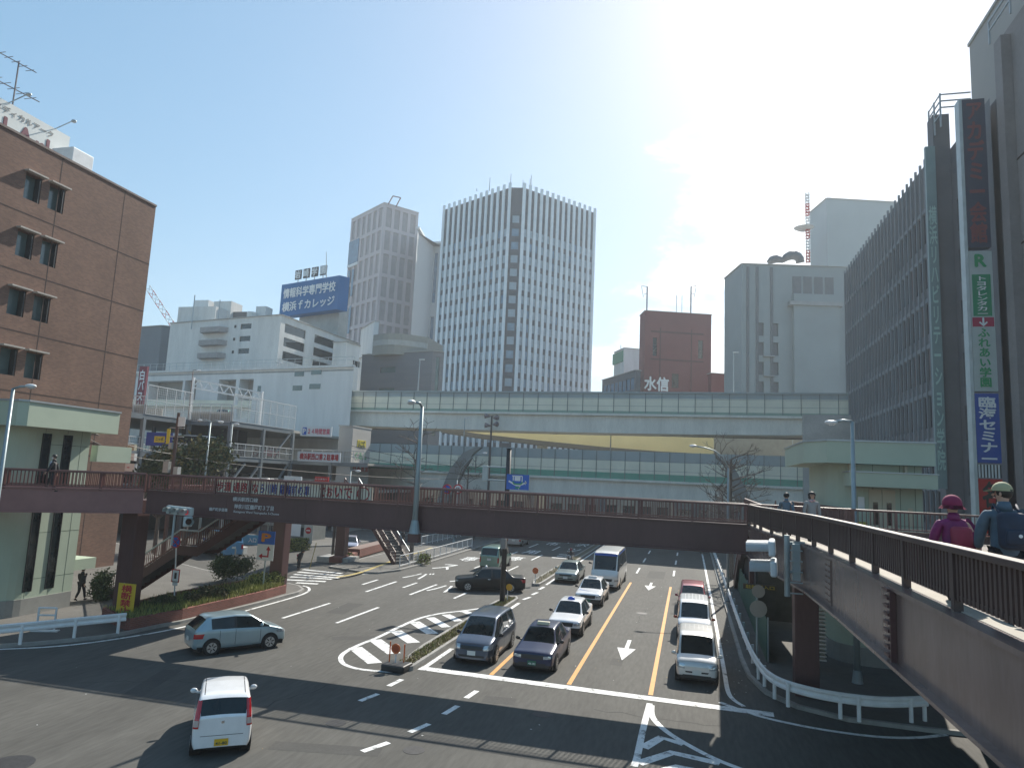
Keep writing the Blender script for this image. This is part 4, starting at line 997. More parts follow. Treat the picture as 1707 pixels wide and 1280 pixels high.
# ---- light green lift halls
M_grn = mat('panel_light_green', (0.40, 0.47, 0.37), .55, var=.06, scale=.6); M_grn2 = mat('panel_green_joint', (.12, .16, .12), .8, var=0); M_stone = mat('plinth_stone', (.28, .28, .26), .8)
def rounded(x0, x1, y0, y1, r, corners=(True, False, False, False), n=7):
    """plan with optional rounding at (x0,y0),(x1,y0),(x1,y1),(x0,y1)"""
    pts = []
    for (cx_, cy_, a0, on, px_, py_) in ((x0 + r, y0 + r, math.pi, corners[0], x0, y0), (x1 - r, y0 + r, 1.5 * math.pi, corners[1], x1, y0), (x1 - r, y1 - r, 0, corners[2], x1, y1), (x0 + r, y1 - r, .5 * math.pi, corners[3], x0, y1)):
        if on: pts += [(cx_ + r * math.cos(a0 + .5 * math.pi * k / n), cy_ + r * math.sin(a0 + .5 * math.pi * k / n)) for k in range(n + 1)]
        else: pts.append((px_, py_))
    return pts
# left hall
gl = thing('lift_hall', 'light green lift hall at the left edge with two tall dark windows', 'building', (-31, 29, 0))
xr = -30.1; fp = rounded(-41, xr, 25.6, 29.85, 1.5, (False, True, False, False))
body = MB(); body.prism(fp, .9, 9.2); body.build('wall', M_grn, gl)
MB().prism([(p[0] + (.04 if p[0] > -35 else 0), p[1] - .04) for p in fp[:-1]] + [(-41, 29.8)], .1, .9).build('plinth', M_stone, gl)
ev = MB(); ev.prism([(-41, 24.4), (-29.3, 24.9), (-29.0, 25.2), (-29.15, 30.6), (-41, 30.6)], 8.85, 9.95); ev.build('eaves', M_grn, gl)
MB().prism([(-41, 24.35), (-29.25, 24.85), (-28.95, 25.15), (-29.1, 30.65), (-41, 30.65)], 9.951, 10.03).build('roof_cap', M_steel, gl)
jn = MB()
for (pa_, pb_) in ((( 73, 722), (89, 985)), ((108, 725), (121, 962))):
    a1, a2 = atX(pa_[0], pa_[1], xr), atX(pa_[0] + 12, pa_[1], xr)
    MB().box(xr + .0, xr + .012, a1.y, a2.y, 1.2, a1.z).build('window', M_cg, gl)
    for yy in (a1.y - .04, a2.y + .0): MB().box(xr, xr + .05, yy, yy + .04, 1.2, a1.z).build('window_frame', M_plas, gl)
for z in (1.75, 3.9, 6.0, 8.1): jn.box(xr, xr + .005, 27.1, 29.85, z, z + .025)
for y in (27.2, 28.45, 29.3): jn.box(xr, xr + .005, y, y + .02, .9, 8.85)
jn.build('panel_joints', M_grn2, gl)
sc2 = MB(); q1, q2 = atY(145, 735, 31.5), atY(183, 747, 31.5)
sc2.box(-30.0, q2.x, 30.3, 32.6, q2.z - .75, q2.z + .1); sc2.build('side_canopy', M_grn, gl)
lc = MB(); q1, q2 = atY(118, 928, 31.6), atY(159, 943, 31.6)
lc.box(q1.x - .6, q2.x, 30.2, 31.6, q2.z - .1, q2.z + .45); lc.build('side_canopy', M_grn, gl)
# right hall
gr = thing('lift_hall', 'light green lift hall on the right with cream double doors opening onto the deck', 'building', (9, 36, 0))
fp = rounded(6.3, 9.95, 34.6, 41, 1.6, (True, False, False, False))
MB().prism(fp, .9, 9.0).build('wall', M_grn, gr)
fp2 = rounded(6.22, 10.01, 34.52, 41.05, 1.65, (True, False, False, False))
MB().prism(fp2, .1, .9).build('plinth', M_stone, gr)
MB().prism([(5.2, 35.4), (5.95, 33.9), (10.3, 33.9), (10.3, 42), (5.2, 42)], 8.85, 9.82).build('eaves', M_grn, gr)
MB().prism([(5.15, 35.36), (5.92, 33.85), (10.35, 33.85), (10.35, 42.05), (5.15, 42.05)], 9.821, 9.89).build('roof_cap', M_steel, gr)
MB().box(6.75, 10.15, 33.2, 34.58, 7.85, 8.45).build('canopy', M_grn, gr)
MB().box(6.7, 10.2, 33.15, 34.59, 8.452, 8.5).build('canopy_cap', M_steel, gr)
M_cream = mat('door_cream', (.5, .46, .34), .5, var=.05)
for (x0, x1) in ((7.78, 8.30), (8.33, 8.85)):
    dd = MB().box(x0, x1, 34.55, 34.595, 5.95, 7.75).build('door', M_cream, gr)
    MB().box(x0 + .16, x1 - .16, 34.54, 34.549, 6.2, 7.2).build('door_glass', M_cg, dd)
MB().box(9.35, 9.55, 34.56, 34.597, 6.2, 7.0).build('wall_box', M_cream, gr); MB().box(7.33, 7.6, 34.56, 34.597, 6.8, 7.4).build('notice', M_white, gr)
MB().box(7.3, 7.7, 34.56, 34.597, 6.0, 6.3).build('yellow_panel', mat('panel_yellow', (.5, .42, .05), .6), gr)
MB().box(6.95, 7.05, 34.3, 34.595, 8.51, 8.84).build('strut', M_cream, gr); MB().box(9.2, 9.3, 34.3, 34.595, 8.51, 8.84).build('strut', M_cream, gr)
jn = MB()
for z in (1.9, 4.0, 6.2): jn.box(7.9, 9.95, 34.585, 34.599, z, z + .02)
for x in (7.2, 7.95, 9.05, 9.65): jn.box(x, x + .02, 34.585, 34.599, .92, 8.9)
jn.build('panel_joints', M_grn2, gr)
MB().box(8.3, 9.3, 34.56, 34.597, .9, 2.9).build('lift_door', mat('door_maroon', (.07, .02, .02), .5), gr)

# ---- large cream and grey building behind the car park
M_beige = mat('render_beige', (.68, .67, .64), .85, var=.11, scale=.5, stretch=(1, 1, .16), fine=.05); M_beige2 = mat('render_pale', (.70, .70, .68), .85, var=.11, scale=.5, stretch=(1, 1, .16))
z = atD(469, 525, 130).z
a, c, r_ = G(286, 546, z), G(469, 525, z), G(597, 573, z)
a = c + (G(365, 533, z) - c) * 1.85
Lf, Lr = ln(a, c), ln(c, r_)
kk = Lf / (469 - 286)
cols = [( (416 - 295) * kk, (416 - 278) * kk )] if 0 else [(Lf * .66, Lf * .755)]
th, _ = block('office_building', 'large beige building with stacked balconies and blue billboard on its roof', a, c, r_, z, M_beige,
      (cols, [(z - 2.2, z - 1.2), (z - 4.6, z - 3.6), (z - 7.0, z - 6.0)]), ([(Lr * .05, Lr * .29), (Lr * .40, Lr * .80)], [(z - 3.0, z - 1.3), (z - 5.6, z - 3.9), (z - 8.2, z - 6.5)]), recess=.2)
fu = (V2(c) - V2(a)).normalized(); fn = Vector((fu.y, -fu.x))
M_balc = mat('balcony_grey', (.36, .34, .33), .85)
for k in range(3):
    p = V2(a) + fu * Lf * .44; zz = z - 1.7 - k * 2.55
    pl = [(p + fu * q + fn * w_) for (q, w_) in ((-3.4, 0), (3.4, 0), (2.6, 1.5), (-2.6, 1.5))]
    MB().prism([tuple(q) for q in pl], zz - 1.0, zz).build('balcony', M_balc, th)
for k in range(3): 
    p = V2(a) + fu * Lf * .615; zz = z - 1.6 - k * 2.5
    MB().obox((p.x + fn.x * .02, p.y + fn.y * .02, zz), (fu.x * .25, fu.y * .25, 0), (fn.x * .02, fn.y * .02, 0), (0, 0, .28)).build('vent', M_plas, th)
# raised roof parts and water tanks
def onroof(px, py, d, w, dp, zbase, name, lab, catn, m, shape='box', grp=None):
    p = atD(px, py, d)
    o = MB()
    if shape == 'box': o.box(p.x - w / 2, p.x + w / 2, p.y - dp / 2, p.y + dp / 2, zbase, p.z)
    else: o.cyl((p.x, p.y, zbase), (p.x, p.y, p.z), w / 2, n=16)
    return tag(o.build(name, m), lab, catn, grp)
onroof(350, 519, 148, 9, 8, z - .8, 'roof_house', 'wide pale plant room on the left half of the beige building roof', 'roof structure', M_beige)
onroof(345, 504, 149, 3.6, 3.6, z - .8, 'water_tank', 'pale square tank, leftmost on the beige building roof', 'tank', M_beige2)
onroof(381, 506, 149, 4.2, 3.8, z - .8, 'water_tank', 'ribbed square tank, middle of the beige building roof', 'tank', M_beige)
onroof(441, 513, 149, 2.4, 2.4, z - .8, 'water_tank', 'narrow pale tank nearest the blue billboard', 'tank', M_beige2)
onroof(407, 522, 148, 3.6, 2.4, z - .8, 'cooling_unit', 'low dark cooling unit between the tanks on the beige roof', 'machine', mat('unit_dark', (.2, .18, .17), .7))
onroof(420, 521, 147, 2.0, 2.0, z - .8, 'water_tank', 'round squat tank next to the dark cooling unit', 'tank', M_beige, 'cyl')
# tower block carrying the blue billboard
zt_ = atD(578, 512, 150).z
th, _ = block('roof_tower', 'plain concrete tower block carrying the blue billboard', G(500, 520, zt_), G(566, 512, zt_), G(581, 516, zt_), zt_, M_conc, parapet=0, cat='roof structure')
zq = atD(578, 460, 148).z
bb = thing('billboard', 'blue rooftop billboard with two lines of white Japanese writing', 'sign', tuple(atD(520, 515, 148)))
A, Bq, Cq = G(470, 475, zq), G(566, 459, zq), G(583, 463, zq)
zlow = atD(520, 516, 148).z
M_bb = mat('billboard_blue', (.004, .12, .33), .5, var=.08, scale=.3)
bbx = MB(); bbx.prism([tuple(A[:2]), tuple(Bq[:2]), tuple(Cq[:2]), tuple((A + Cq - Bq)[:2])], zlow, zq); bbx.build('board', M_bb, bb)
uu = (Bq - A).normalized(); nn = Vector((uu.y, -uu.x, 0)); Lq = (Bq - A).length; md = (A + Bq) / 2; hq = zq - zlow
M_tw = mat('lettering_bright', (.75, .77, .78), .5, var=0)
text('情報科学専門学校', bb, Vector((md.x, md.y, zlow + hq * .70)) + nn * .05, uu, (0, 0, 1), M_tw, height=hq * .30, width=Lq * .90, bold=.045)
text('横浜ｆカレッジ', bb, Vector((md.x, md.y, zlow + hq * .28)) + nn * .05, uu, (0, 0, 1), M_tw, height=hq * .28, width=Lq * .90, bold=.045)
for k, s in enumerate('岩崎学園'):
    p = A + uu * Lq * (.29 + k * .145)
    t_ = thing('letter_board', ('dark square board with the character %s above the blue billboard' % s), 'sign', (p.x, p.y, zq), 0, 'square letter boards above the blue billboard')
    c_ = Vector((p.x, p.y, zq + 1.7)); 
    MB().obox(c_, uu * .98, nn * .12, (0, 0, 1.05)).build('board', mat('board_dark', (.06, .06, .065), .6), t_)
    MB().bar((p.x, p.y, zq), (p.x, p.y, zq + .8), .15).build('leg', M_steel, t_)
    text(s, t_, c_ + nn * .14, uu, (0, 0, 1), M_tw, height=1.7, bold=.05)
tag(MB().cyl(atD(544, 462, 148), atD(544, 420, 148), .12, .05, n=6).build('antenna', M_steel), 'thin upright antenna on the blue billboard', 'antenna')
# right extension of the beige building
z2 = atD(597, 573, 140).z
block('annexe', 'small pale annexe block at the right end of the beige building', G(556, 571, z2), G(578, 570, z2), G(600, 577, z2), z2, M_beige2, None, ([(2.5, 5.0)], [(z2 - 4.4, z2 - 3.2)]), parapet=.2)
# long low wing in front, with deep recesses
z3 = atD(400, 617, 112).z
a3, c3 = G(228, 623, z3), G(590, 612, z3); L3 = ln(a3, c3); kx = L3 / (590 - 228)
rec = [((253 - 228) * kx, (318 - 228) * kx), ((322 - 228) * kx, (343 - 228) * kx), ((382 - 228) * kx, (411 - 228) * kx), ((417 - 228) * kx, (440 - 228) * kx)]
th = thing('long_wing', 'long pale low wing with deep recesses, below the beige building', 'building', (c3.x, c3.y, 0))
wall = MB()
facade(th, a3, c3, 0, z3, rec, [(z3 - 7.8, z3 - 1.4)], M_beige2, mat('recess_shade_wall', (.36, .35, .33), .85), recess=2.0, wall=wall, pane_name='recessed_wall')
d3 = Vector((-1.5, 12, 0)); b3 = [V2(c3), V2(c3) + Vector((-6.6, 12.5)), V2(a3) + Vector((-6.6, 12.5)), V2(a3)]
for i in range(3): facade(th, b3[i], b3[i + 1], 0, z3, [], [], M_beige2, M_glass, wall=wall)
wall.build('wall', M_beige2, th)
MB().prism([tuple(V2(a3)), tuple(V2(c3)), tuple(b3[1]), tuple(b3[2])], z3 - .5, z3 - .3).build('roof', M_conc, th)
u3 = (c3 - a3).normalized(); n3 = Vector((u3.y, -u3.x, 0))
MB().wall(a3, c3, z3 - .001, z3 + .35, .7).build('cornice', M_beige, th)
for (px0, px1, py0, py1) in ((504, 518, 627, 634), (529, 544, 626, 633), (503, 517, 649, 657), (528, 544, 648, 656), (448, 453, 646, 657)):
    x0, x1 = (px0 - 228) * kx, (px1 - 228) * kx; zt_w, zb_w = atD(px0, py0, 112).z, atD(px0, py1, 112).z
    p = a3 + u3 * (x0 + x1) / 2
    w = MB().obox((p.x + n3.x * .02, p.y + n3.y * .02, (zt_w + zb_w) / 2), u3 * (x1 - x0) / 2, n3 * .04, (0, 0, (zt_w - zb_w) / 2)).build('window', M_wgl, th)
# small balcony rails and dark boxes on the wing roof
rl = MB()
for k in range(30):
    p = a3 + u3 * (L3 * k / 29); rl.bar((p.x, p.y, z3), (p.x, p.y, z3 + 1.6), .05)
rl.bar((a3.x, a3.y, z3 + 1.6), (c3.x, c3.y, z3 + 1.6), .06); rl.bar((a3.x, a3.y, z3 + 1.1), (c3.x, c3.y, z3 + 1.1), .04); rl.build('roof_railing', M_steel, th)
vb = thing('vertical_sign', 'narrow dark red vertical sign on the pale low wing', 'sign', tuple(atD(236, 670, 108)))
p = atD(237, 645, 108)
MB().box(p.x - .7, p.x + .7, p.y - .2, p.y + .2, p.z - 4.5, p.z + 3.2).build('board', mat('sign_maroon', (.2, .03, .05), .6), vb)
text(['白', 'バ', 'ス', 'ケ'], vb, (p.x, p.y - .22, p.z - .6), (1, 0, 0), (0, 0, 1), M_tw, height=6.4, width=1.0, bold=.04, vertical=True)
# grey block behind the brick building
M_grey = mat('cladding_grey_blue', (.16, .18, .20), .6, var=.08, scale=.2)
z4 = atD(270, 545, 150).z
block('grey_building', 'dark blue-grey windowless block just right of the brick building', G(200, 548, z4), G(271, 543, z4), G(296, 546, z4), z4, M_grey, parapet=.3)
# distant red and white crane jib
cj = thing('crane', 'red and white lattice crane jib rising behind the grey block', 'crane', tuple(atD(290, 545, 260)))
A, Bq = atD(290, 545, 260), atD(246, 478, 260)
for k in range(8):
    p, q = A.lerp(Bq, k / 8), A.lerp(Bq, (k + 1) / 8); m_ = MB(); s_ = Vector((.9, 0, .5))
    for o_ in (s_, -s_): m_.bar(p + o_, q + o_, .25)
    m_.bar(p + s_, q - s_, .16); m_.bar(p - s_, q + s_, .16)
    m_.build('lattice_section', M_white if k % 2 else mat('crane_red', (.5, .04, .03), .5), cj)
MB().bar(A, (A.x, A.y, 20), 2.2).build('mast', M_white, cj)

# ---- brown hotel tower
M_hot = mat('hotel_panel', (.50, .45, .46), .8, var=.05, scale=.1); M_hotp = mat('hotel_window_bay', (.31, .29, .30), .6, var=.12, scale=.4)
z5 = atD(641, 338, 290).z
a, c, r_ = G(586, 366, z5), G(641, 338, z5), G(698, 355, z5)
Lf, Lr = ln(a, c), ln(c, r_)
th, _ = block('hotel_tower', 'tall pinkish brown hotel tower with long recessed window bays', a, c, r_, z5, M_hot,
   (even(6, Lf, Lf / 10, 1.2), [(z5 - 10.0 - k * 9.9, z5 - 1.6 - k * 9.9) for k in range(11)]),
   (even(4, Lr, Lr / 6.5, 1.2), [(z5 - 10.0 - k * 9.9, z5 - 1.6 - k * 9.9) for k in range(11)]), pm=[M_hotp], recess=.5)
fu = (V2(c) - V2(a)).normalized(); fn = Vector((fu.y, -fu.x))
M_bgl = mat('curtain_glass_blue', (.07, .16, .25), .15, var=.3, scale=.5, spec=.9)
p = V2(a) + fu * 4.6
MB().obox((p.x + fn.x * .1, p.y + fn.y * .1, z5 - 16), (fu.x * 4.4, fu.y * 4.4, 0), (fn.x * .2, fn.y * .2, 0), (0, 0, 5.2)).build('glass_bay', M_bgl, th)
MB().obox((p.x + fn.x * .1, p.y + fn.y * .1, z5 - 22), (fu.x * 4.5, fu.y * 4.5, 0), (fn.x * .3, fn.y * .3, 0), (0, 0, .6)).build('ledge', M_white, th)
for k in range(5):
    for j in range(2):
        q = V2(a) + fu * (2.0 + j * 3.4)
        MB().obox((q.x + fn.x * .05, q.y + fn.y * .05, z5 - 30 - k * 16.5), (fu.x * .9, fu.y * .9, 0), (fn.x * .1, fn.y * .1, 0), (0, 0, 6)).build('blue_window_strip', M_bgl, th)
fr = thing('rooftop_gondola', 'thin open metal frame leaning out over the hotel tower roof', 'frame', (c.x, c.y, z5))
m_ = MB(); P = [atD(647, 341, 291), atD(655, 327, 291), atD(668, 330, 291), atD(660, 345, 291)]
for i in range(3): m_.bar(P[i], P[i + 1], .35)
m_.build('frame', mat('frame_rust', (.2, .1, .1), .6), fr)
# curved glass wing of the hotel
M_wing = mat('wing_panel', (.42, .44, .45), .7, var=.05)
z6 = atD(720, 406, 300).z; z6 = atD(715, 405, 300).z
th = thing('hotel_wing', 'pale hotel wing with blue glass strips between the two towers', 'building', tuple(atD(716, 640, 300))[:2] + (0,))
pts = [V2(G(696, 391, z6)), V2(G(712, 405, z6)), V2(G(740, 407, z6))]; pts[0] = V2(atD(696, 391, 283)); pts[1] = V2(atD(712, 405, 302)); pts[2] = V2(atD(745, 407, 300))
wall = MB(); st = None
for i, n_ in ((0, 3), (1, 3)):
    L_ = ln(pts[i], pts[i + 1]); st = facade(th, pts[i], pts[i + 1], 0, z6, even(n_, L_, L_ / (n_ * 2.0), 1.0), [(z6 - 26, z6 - 4)] + [(z6 - 46 - k * 17, z6 - 32 - k * 17) for k in range(3)], M_wing, M_bgl, .4, wall, state=st)
wall.prism([tuple(pts[0] + Vector((-.5, .8))), tuple(pts[1] + Vector((0, .8))), tuple(pts[2] + Vector((0, .8))), (pts[2].x, pts[2].y + 14), (pts[0].x, pts[0].y + 25)], 0, z6 - 1)
wall.build('wall', M_wing, th)
MB().wall(pts[0], pts[1], z6, z6 + .9, 1.4).wall(pts[1], pts[2], z6, z6 + .9, 1.4).build('roof_edge', M_white, th)

# ---- white tower with half-round ribs
M_rib = mat('rib_white', (.74, .80, .84), .6, var=.07, scale=.12, fine=.03); M_spn = mat('tower_spandrel', (.075, .085, .10), .5, var=.15, scale=.3)
M_tg1 = glass('tower_glass', (.15, .24, .33), .2, var=.3); M_tg3 = glass('tower_glass_dark', (.05, .07, .09), .15, var=.3); M_tg2 = mat('tower_blind', (.34, .42, .48), .5, var=.1)
z7 = atD(862, 303, 200).z - 1.2
a, c, r_ = V2(G(741, 350, z7)), V2(G(862, 309, z7)), V2(G(991, 355, z7))
th = thing('office_tower', 'white office tower with vertical half-round ribs from base to roof', 'building', (c.x, c.y, 0))
wall = MB(); st = {'n': 0, 'rest': MB(), 'pm': None}
nfl = 21; fh = (z7 - 8) / nfl
ribs = []
for (p, q, nb, cut) in ((a, c, 12, 'L'), (c, r_, 13, 'R')):
    L_ = (q - p).length; u_ = (q - p).normalized(); n_ = Vector((u_.y, -u_.x))
    cut0 = 2.6 if cut == 'R' else 0; cut1 = 2.6 if cut == 'L' else 0
    bay = (L_ - cut0 - cut1) / nb
    cl = [(cut0 + i * bay + .55, cut0 + (i + 1) * bay - .55) for i in range(nb)]
    rs = [(8 + k * fh + 1.25, 8 + (k + 1) * fh - .35) for k in range(nfl - 3)]
    pp, qq = p + u_ * cut0, q - u_ * cut1
    cl = [(x0 - cut0, x1 - cut0) for x0, x1 in cl]
    rev = list(reversed(rs))
    facade(th, pp, qq, 0, z7, cl, rs, M_spn, [M_tg1, M_tg3, M_tg2, M_tg2, M_tg1, M_tg3, M_tg1], .06, wall, state=st)
    for i in range(nb + 1):
        s_ = pp + u_ * (i * bay)
        ribs.append((s_ + n_ * .1, math.atan2(n_.y, n_.x)))
ca, cb2 = c - (c - a).normalized() * 2.6, c + (r_ - c).normalized() * 2.6
L_ = (cb2 - ca).length
facade(th, ca, cb2, 0, z7, [(1.0, L_ - 1.0)], [(8 + k * fh + 1.2, 8 + (k + 1) * fh - .5) for k in range(nfl - 2)], M_spn, [M_tg2, M_tg1, M_tg2], .1, wall, state=st)
Dp = a + r_ - c
facade(th, r_, Dp, 0, z7, [], [], M_rib, M_glass, wall=wall); facade(th, Dp, a, 0, z7, [], [], M_rib, M_glass, wall=wall)
wall.build('wall', M_spn, th); flush(st, th)
rm = MB(); n = 8; zr_ = z7 + 1.3
vs = []; 
for k in range(n + 1):
    t = -math.pi / 2 + math.pi * k / n; vs.append((math.cos(t) * .42, math.sin(t) * .56))
prev = None
for i, (s_, an) in enumerate(ribs):
    R2 = Matrix.Rotation(an, 2); m_ = MB()
    pts_ = [s_ + R2 @ Vector(q) for q in vs]
    m_.prism([tuple(q) for q in pts_], 0, zr_)
    for k in range(nfl): pass
    m_.build('rib', M_rib, th)
MB().prism([tuple(p.lerp((a + r_) / 2, .02)) for p in (a, ca, cb2, r_, Dp)], z7 - .4, z7 - .1).build('roof', M_conc, th)
for (px, py) in ((795, 314), (817, 296), (852, 290), (872, 300), (886, 292), (884, 298)):
    p = atD(px, py, 205); q = Vector((p.x, p.y, z7)); tag(MB().cyl(q, p, .14, .08, n=6).build('antenna', M_steel), 'thin lightning rod on the white ribbed tower roof', 'antenna', 'lightning rods on the white tower')

# ---- grey curved-front building in front of the hotel
M_sl = mat('slate_cladding', (.17, .175, .19), .55, var=.08, scale=.3, stretch=(.3, .3, 3)); M_olive = mat('cladding_olive', (.30, .29, .26), .7, var=.05)
z8 = atD(700, 585, 150).z
a, c, r_ = G(604, 592, z8), G(722, 585, z8), G(740, 587, z8)
Lf = ln(a, c)
block('slate_building', 'dark slate grey building with curved upper storey, below the hotel tower', a, c, r_, z8, M_sl, ([(Lf * .28, Lf * .5)], [(z8 - 4.3, z8 - 3), (z8 - 9, z8 - 7.7), (z8 - 13.5, z8 - 12.2)]), ([(.8, ln(c, r_) - .8)], [(z8 - 18, z8 - 1.2)]), pm=M_wgl, parapet=.2)
z9 = atD(660, 560, 156).z; A, Bq = atD(622, 567, 156), atD(714, 556, 156)
m_ = MB(); pl = []
for k in range(9):
    t = k / 8; p = A.lerp(Bq, t); pl.append((p.x, p.y - 3.0 * math.sin(math.pi * t)))
m_.prism(pl + [(Bq.x, Bq.y + 10), (A.x, A.y + 10)], z8 - .5, z9)
th = thing('curved_roof_storey', 'olive grey curved storey set back on the slate building roof', 'roof structure', tuple(A)); m_.build('wall', M_olive, th)
bnd = MB(); bnd.prism([(p[0] * 1.0, p[1] - .15) for p in pl] + [(Bq.x, Bq.y), (A.x, A.y)], z9 - 2.6, z9 - 1.4); bnd.build('window_band', mat('band_grey', (.4, .4, .38), .5), th)
z10 = atD(625, 536, 170).z
block('stair_tower', 'pale plain tower between the hotel and the slate building', G(600, 575, z10 - 4), G(624, 536, z10), G(632, 536, z10), z10, M_beige, parapet=.1)
block('cream_block', 'small cream block to the left of the slate building', *[G(x, y, atD(610, 590, 165).z) for x, y in ((596, 600), (615, 590), (625, 592))], atD(610, 590, 165).z, M_beige, parapet=.1)

# ---- right background: red-brown building, small green-signed one, grey slab, pale tower
M_rb = mat('tile_red_brown', (.17, .05, .05), .75, var=.1, scale=.2)
z11 = atD(1076, 518, 170).z
a, c, r_ = G(1067, 527, z11), G(1076, 518, z11), G(1186, 525, z11)
th, _ = block('red_brown_building', 'dark red-brown building with white characters low on its wall', a, c, r_, z11, M_rb, None, ([(2, 3), (13.2, 14.4)], [(z11 - 11, z11 - 6.5)]), parapet=.2)
u_ = (r_ - c).normalized(); n_ = Vector((u_.y, -u_.x, 0)); zt_ = atD(1090, 640, 168).z
sg = MB()
for zz in (z11 - 5, z11 - 11.8): sg.obox(c + u_ * 8 + n_ * .05 + Vector((0, 0, zz - z11)), u_ * 6.5, n_ * .06, (0, 0, .18))
for x in (3.8, 11.5): sg.obox(c + u_ * x + n_ * .05 + Vector((0, 0, -13)), u_ * .12, n_ * .06, (0, 0, 9))
sg.build('wall_groove', mat('groove_dark', (.09, .03, .03), .8), th)
text('水信', th, Vector((c.x, c.y, zt_)) + u_ * 3.0 + n_ * .2, u_, (0, 0, 1), M_tw, height=3.3, width=5.9, bold=.05)
for (x, zz) in ((14.4, -22.5), (14.4, -30)): MB().obox(c + u_ * x + n_ * .06 + Vector((0, 0, zz)), u_ * .9, n_ * .06, (0, 0, .9)).build('window', M_cg, th)
MB().obox(Vector((c.x, c.y, zt_ + 1)) + u_ * 7.6 + n_ * .06, u_ * .8, n_ * .06, (0, 0, 1.7)).build('window', M_cg, th)
for (px, lab) in ((1079, 'forked antenna mast at the left end of the red-brown roof'), (1152, 'forked antenna mast at the right end of the red-brown roof')):
    p = atD(px, 478, 172); m_ = MB(); m_.cyl((p.x, p.y, z11), p, .18, n=6); m_.bar(p, p + Vector((-1.4 if px < 1100 else 1.2, 0, .2)), .12); m_.bar(p + Vector((-1.4 if px < 1100 else 1.2, 0, .2)), p + Vector((-.9 if px < 1100 else .8, 0, -2.6)), .12); m_.bar(p + Vector((.0, 0, -1.6)), p + Vector((.7 if px > 1100 else -.7, 0, -1.9)), .1)
    tag(m_.build('antenna_mast', mat('antenna_metal', (.15, .14, .15), .5)), lab, 'antenna')
for px in (1128, 1137): p = atD(px, 492, 174); tag(MB().cyl((p.x, p.y, z11), p, .08, n=5).build('antenna', M_steel), 'thin rod on the middle of the red-brown roof', 'antenna', 'thin rods on the red-brown roof')
z12 = atD(1045, 580, 200).z
th, _ = block('small_office', 'small grey building with green sign at its top corner', G(1024, 588, z12), G(1041, 580, z12), G(1072, 583, z12), z12, M_beige2, parapet=.2)
p = G(1030, 592, z12 - 3); q = G(1041, 583, z12 - .6)
MB().bar(G(1023, 588, z12) + Vector((-.1, -.2, -2.2)), G(1040, 581, z12) + Vector((-.1, -.2, -2.2)), .4, 3.2).build('sign', mat('sign_green', (.03, .25, .14), .5), th)
z13 = atD(1050, 617, 165).z
block('glass_office', 'low dark glass office left of the red-brown building', G(1004, 634, z13), G(1060, 617, z13), G(1068, 618, z13), z13, mat('frame_dark_blue', (.06, .08, .1), .5), (even(8, ln(G(1004, 634, z13), G(1060, 617, z13)), 2.0, .8), rows(z13 - 8, 2, 3.6, 2.8)), None, pm=M_bgl, recess=.15, parapet=.1)
z14 = atD(1195, 622, 160).z
block('low_red_building', 'low dark red building between the red-brown and the grey buildings', G(1180, 624, z14), G(1186, 622, z14), G(1212, 624, z14), z14, M_rb, parapet=.1)
M_gs = mat('slab_grey', (.28, .32, .33), .75, var=.08, scale=.15); M_gs2 = mat('slab_window', (.13, .14, .15), .4, var=.1)
z15 = atD(1237, 440, 140).z
a, c, r_ = G(1208, 465, z15), G(1237, 440, z15), G(1300, 437, z15)
Lr = ln(c, r_)
th, _ = block('grey_slab_building', 'tall grey building with recessed window columns and small balconies, on the right', a, c, G(1412, 446, z15), z15, M_gs, None,
   ([(Lr * .43, Lr * .60), (Lr * .84, Lr * 1.0), (Lr * 1.72, Lr * 1.84), (Lr * 2.15, Lr * 2.3)], rows(6.4, 9, 3.9, 2.6)), pm=M_gs2, recess=.35, parapet=.3)
u_ = (G(1412, 446, z15) - c).normalized(); n_ = Vector((u_.y, -u_.x, 0))
for (x0, x1) in ((Lr * .58, Lr * .88), (Lr * 1.8, Lr * 2.2)):
    for k in range(8):
        pz = 6.2 + k * 3.9
        MB().obox(Vector((c.x, c.y, pz)) + u_ * (x0 + x1) / 2 + n_ * .35, u_ * (x1 - x0) / 2, n_ * .35, (0, 0, .12)).build('balcony', mat('ledge_grey', (.32, .33, .33), .8), th)
m_ = MB().obox(Vector((c.x, c.y, z15 / 2 - 1)) + u_ * Lr * 2.0 + n_ * .6, u_ * Lr * .62, n_ * .6, (0, 0, z15 / 2 - 5)); m_.build('projecting_bay', M_gs, th)
MB().obox(Vector((c.x, c.y, z15 - 8)) + u_ * Lr * 1.98 + n_ * .8, u_ * Lr * .72, n_ * .8, (0, 0, .4)).build('ledge', mat('ledge_grey', (.32, .33, .33), .8), th)
for k in range(4): MB().obox(Vector((c.x, c.y, z15 - 4.6)) + u_ * Lr * (1.52 + k * .3) + n_ * .03, u_ * Lr * .12, n_ * .05, (0, 0, 2.4)).build('louvre', M_gs2, th)
for x in (.16, .42, .82): MB().obox(Vector((c.x, c.y, z15 / 2)) + u_ * Lr * x + n_ * .05, u_ * .25, n_ * .1, (0, 0, z15 / 2 - .5)).build('pilaster', M_gs2, th)
dt_ = thing('roof_duct', 'thick curved air duct on the grey building roof', 'duct', tuple(atD(1320, 436, 146)))
dm = MB(); A = atD(1296, 437, 146)
dm.tube([atD(1281, 438, 146), atD(1286, 434, 146), atD(1293, 431.5, 146), atD(1300, 433, 146), atD(1306, 435, 146)], [.5, .8, .9, .7, .5], n=14); dm.tube([atD(1304, 435, 146), atD(1310, 429.5, 146), atD(1317, 426, 146), atD(1324, 425.5, 146), atD(1330, 428, 146), atD(1333, 432, 146), atD(1334, 438, 146)], [.5, .8, .95, 1.0, .95, .9, .9], n=14)
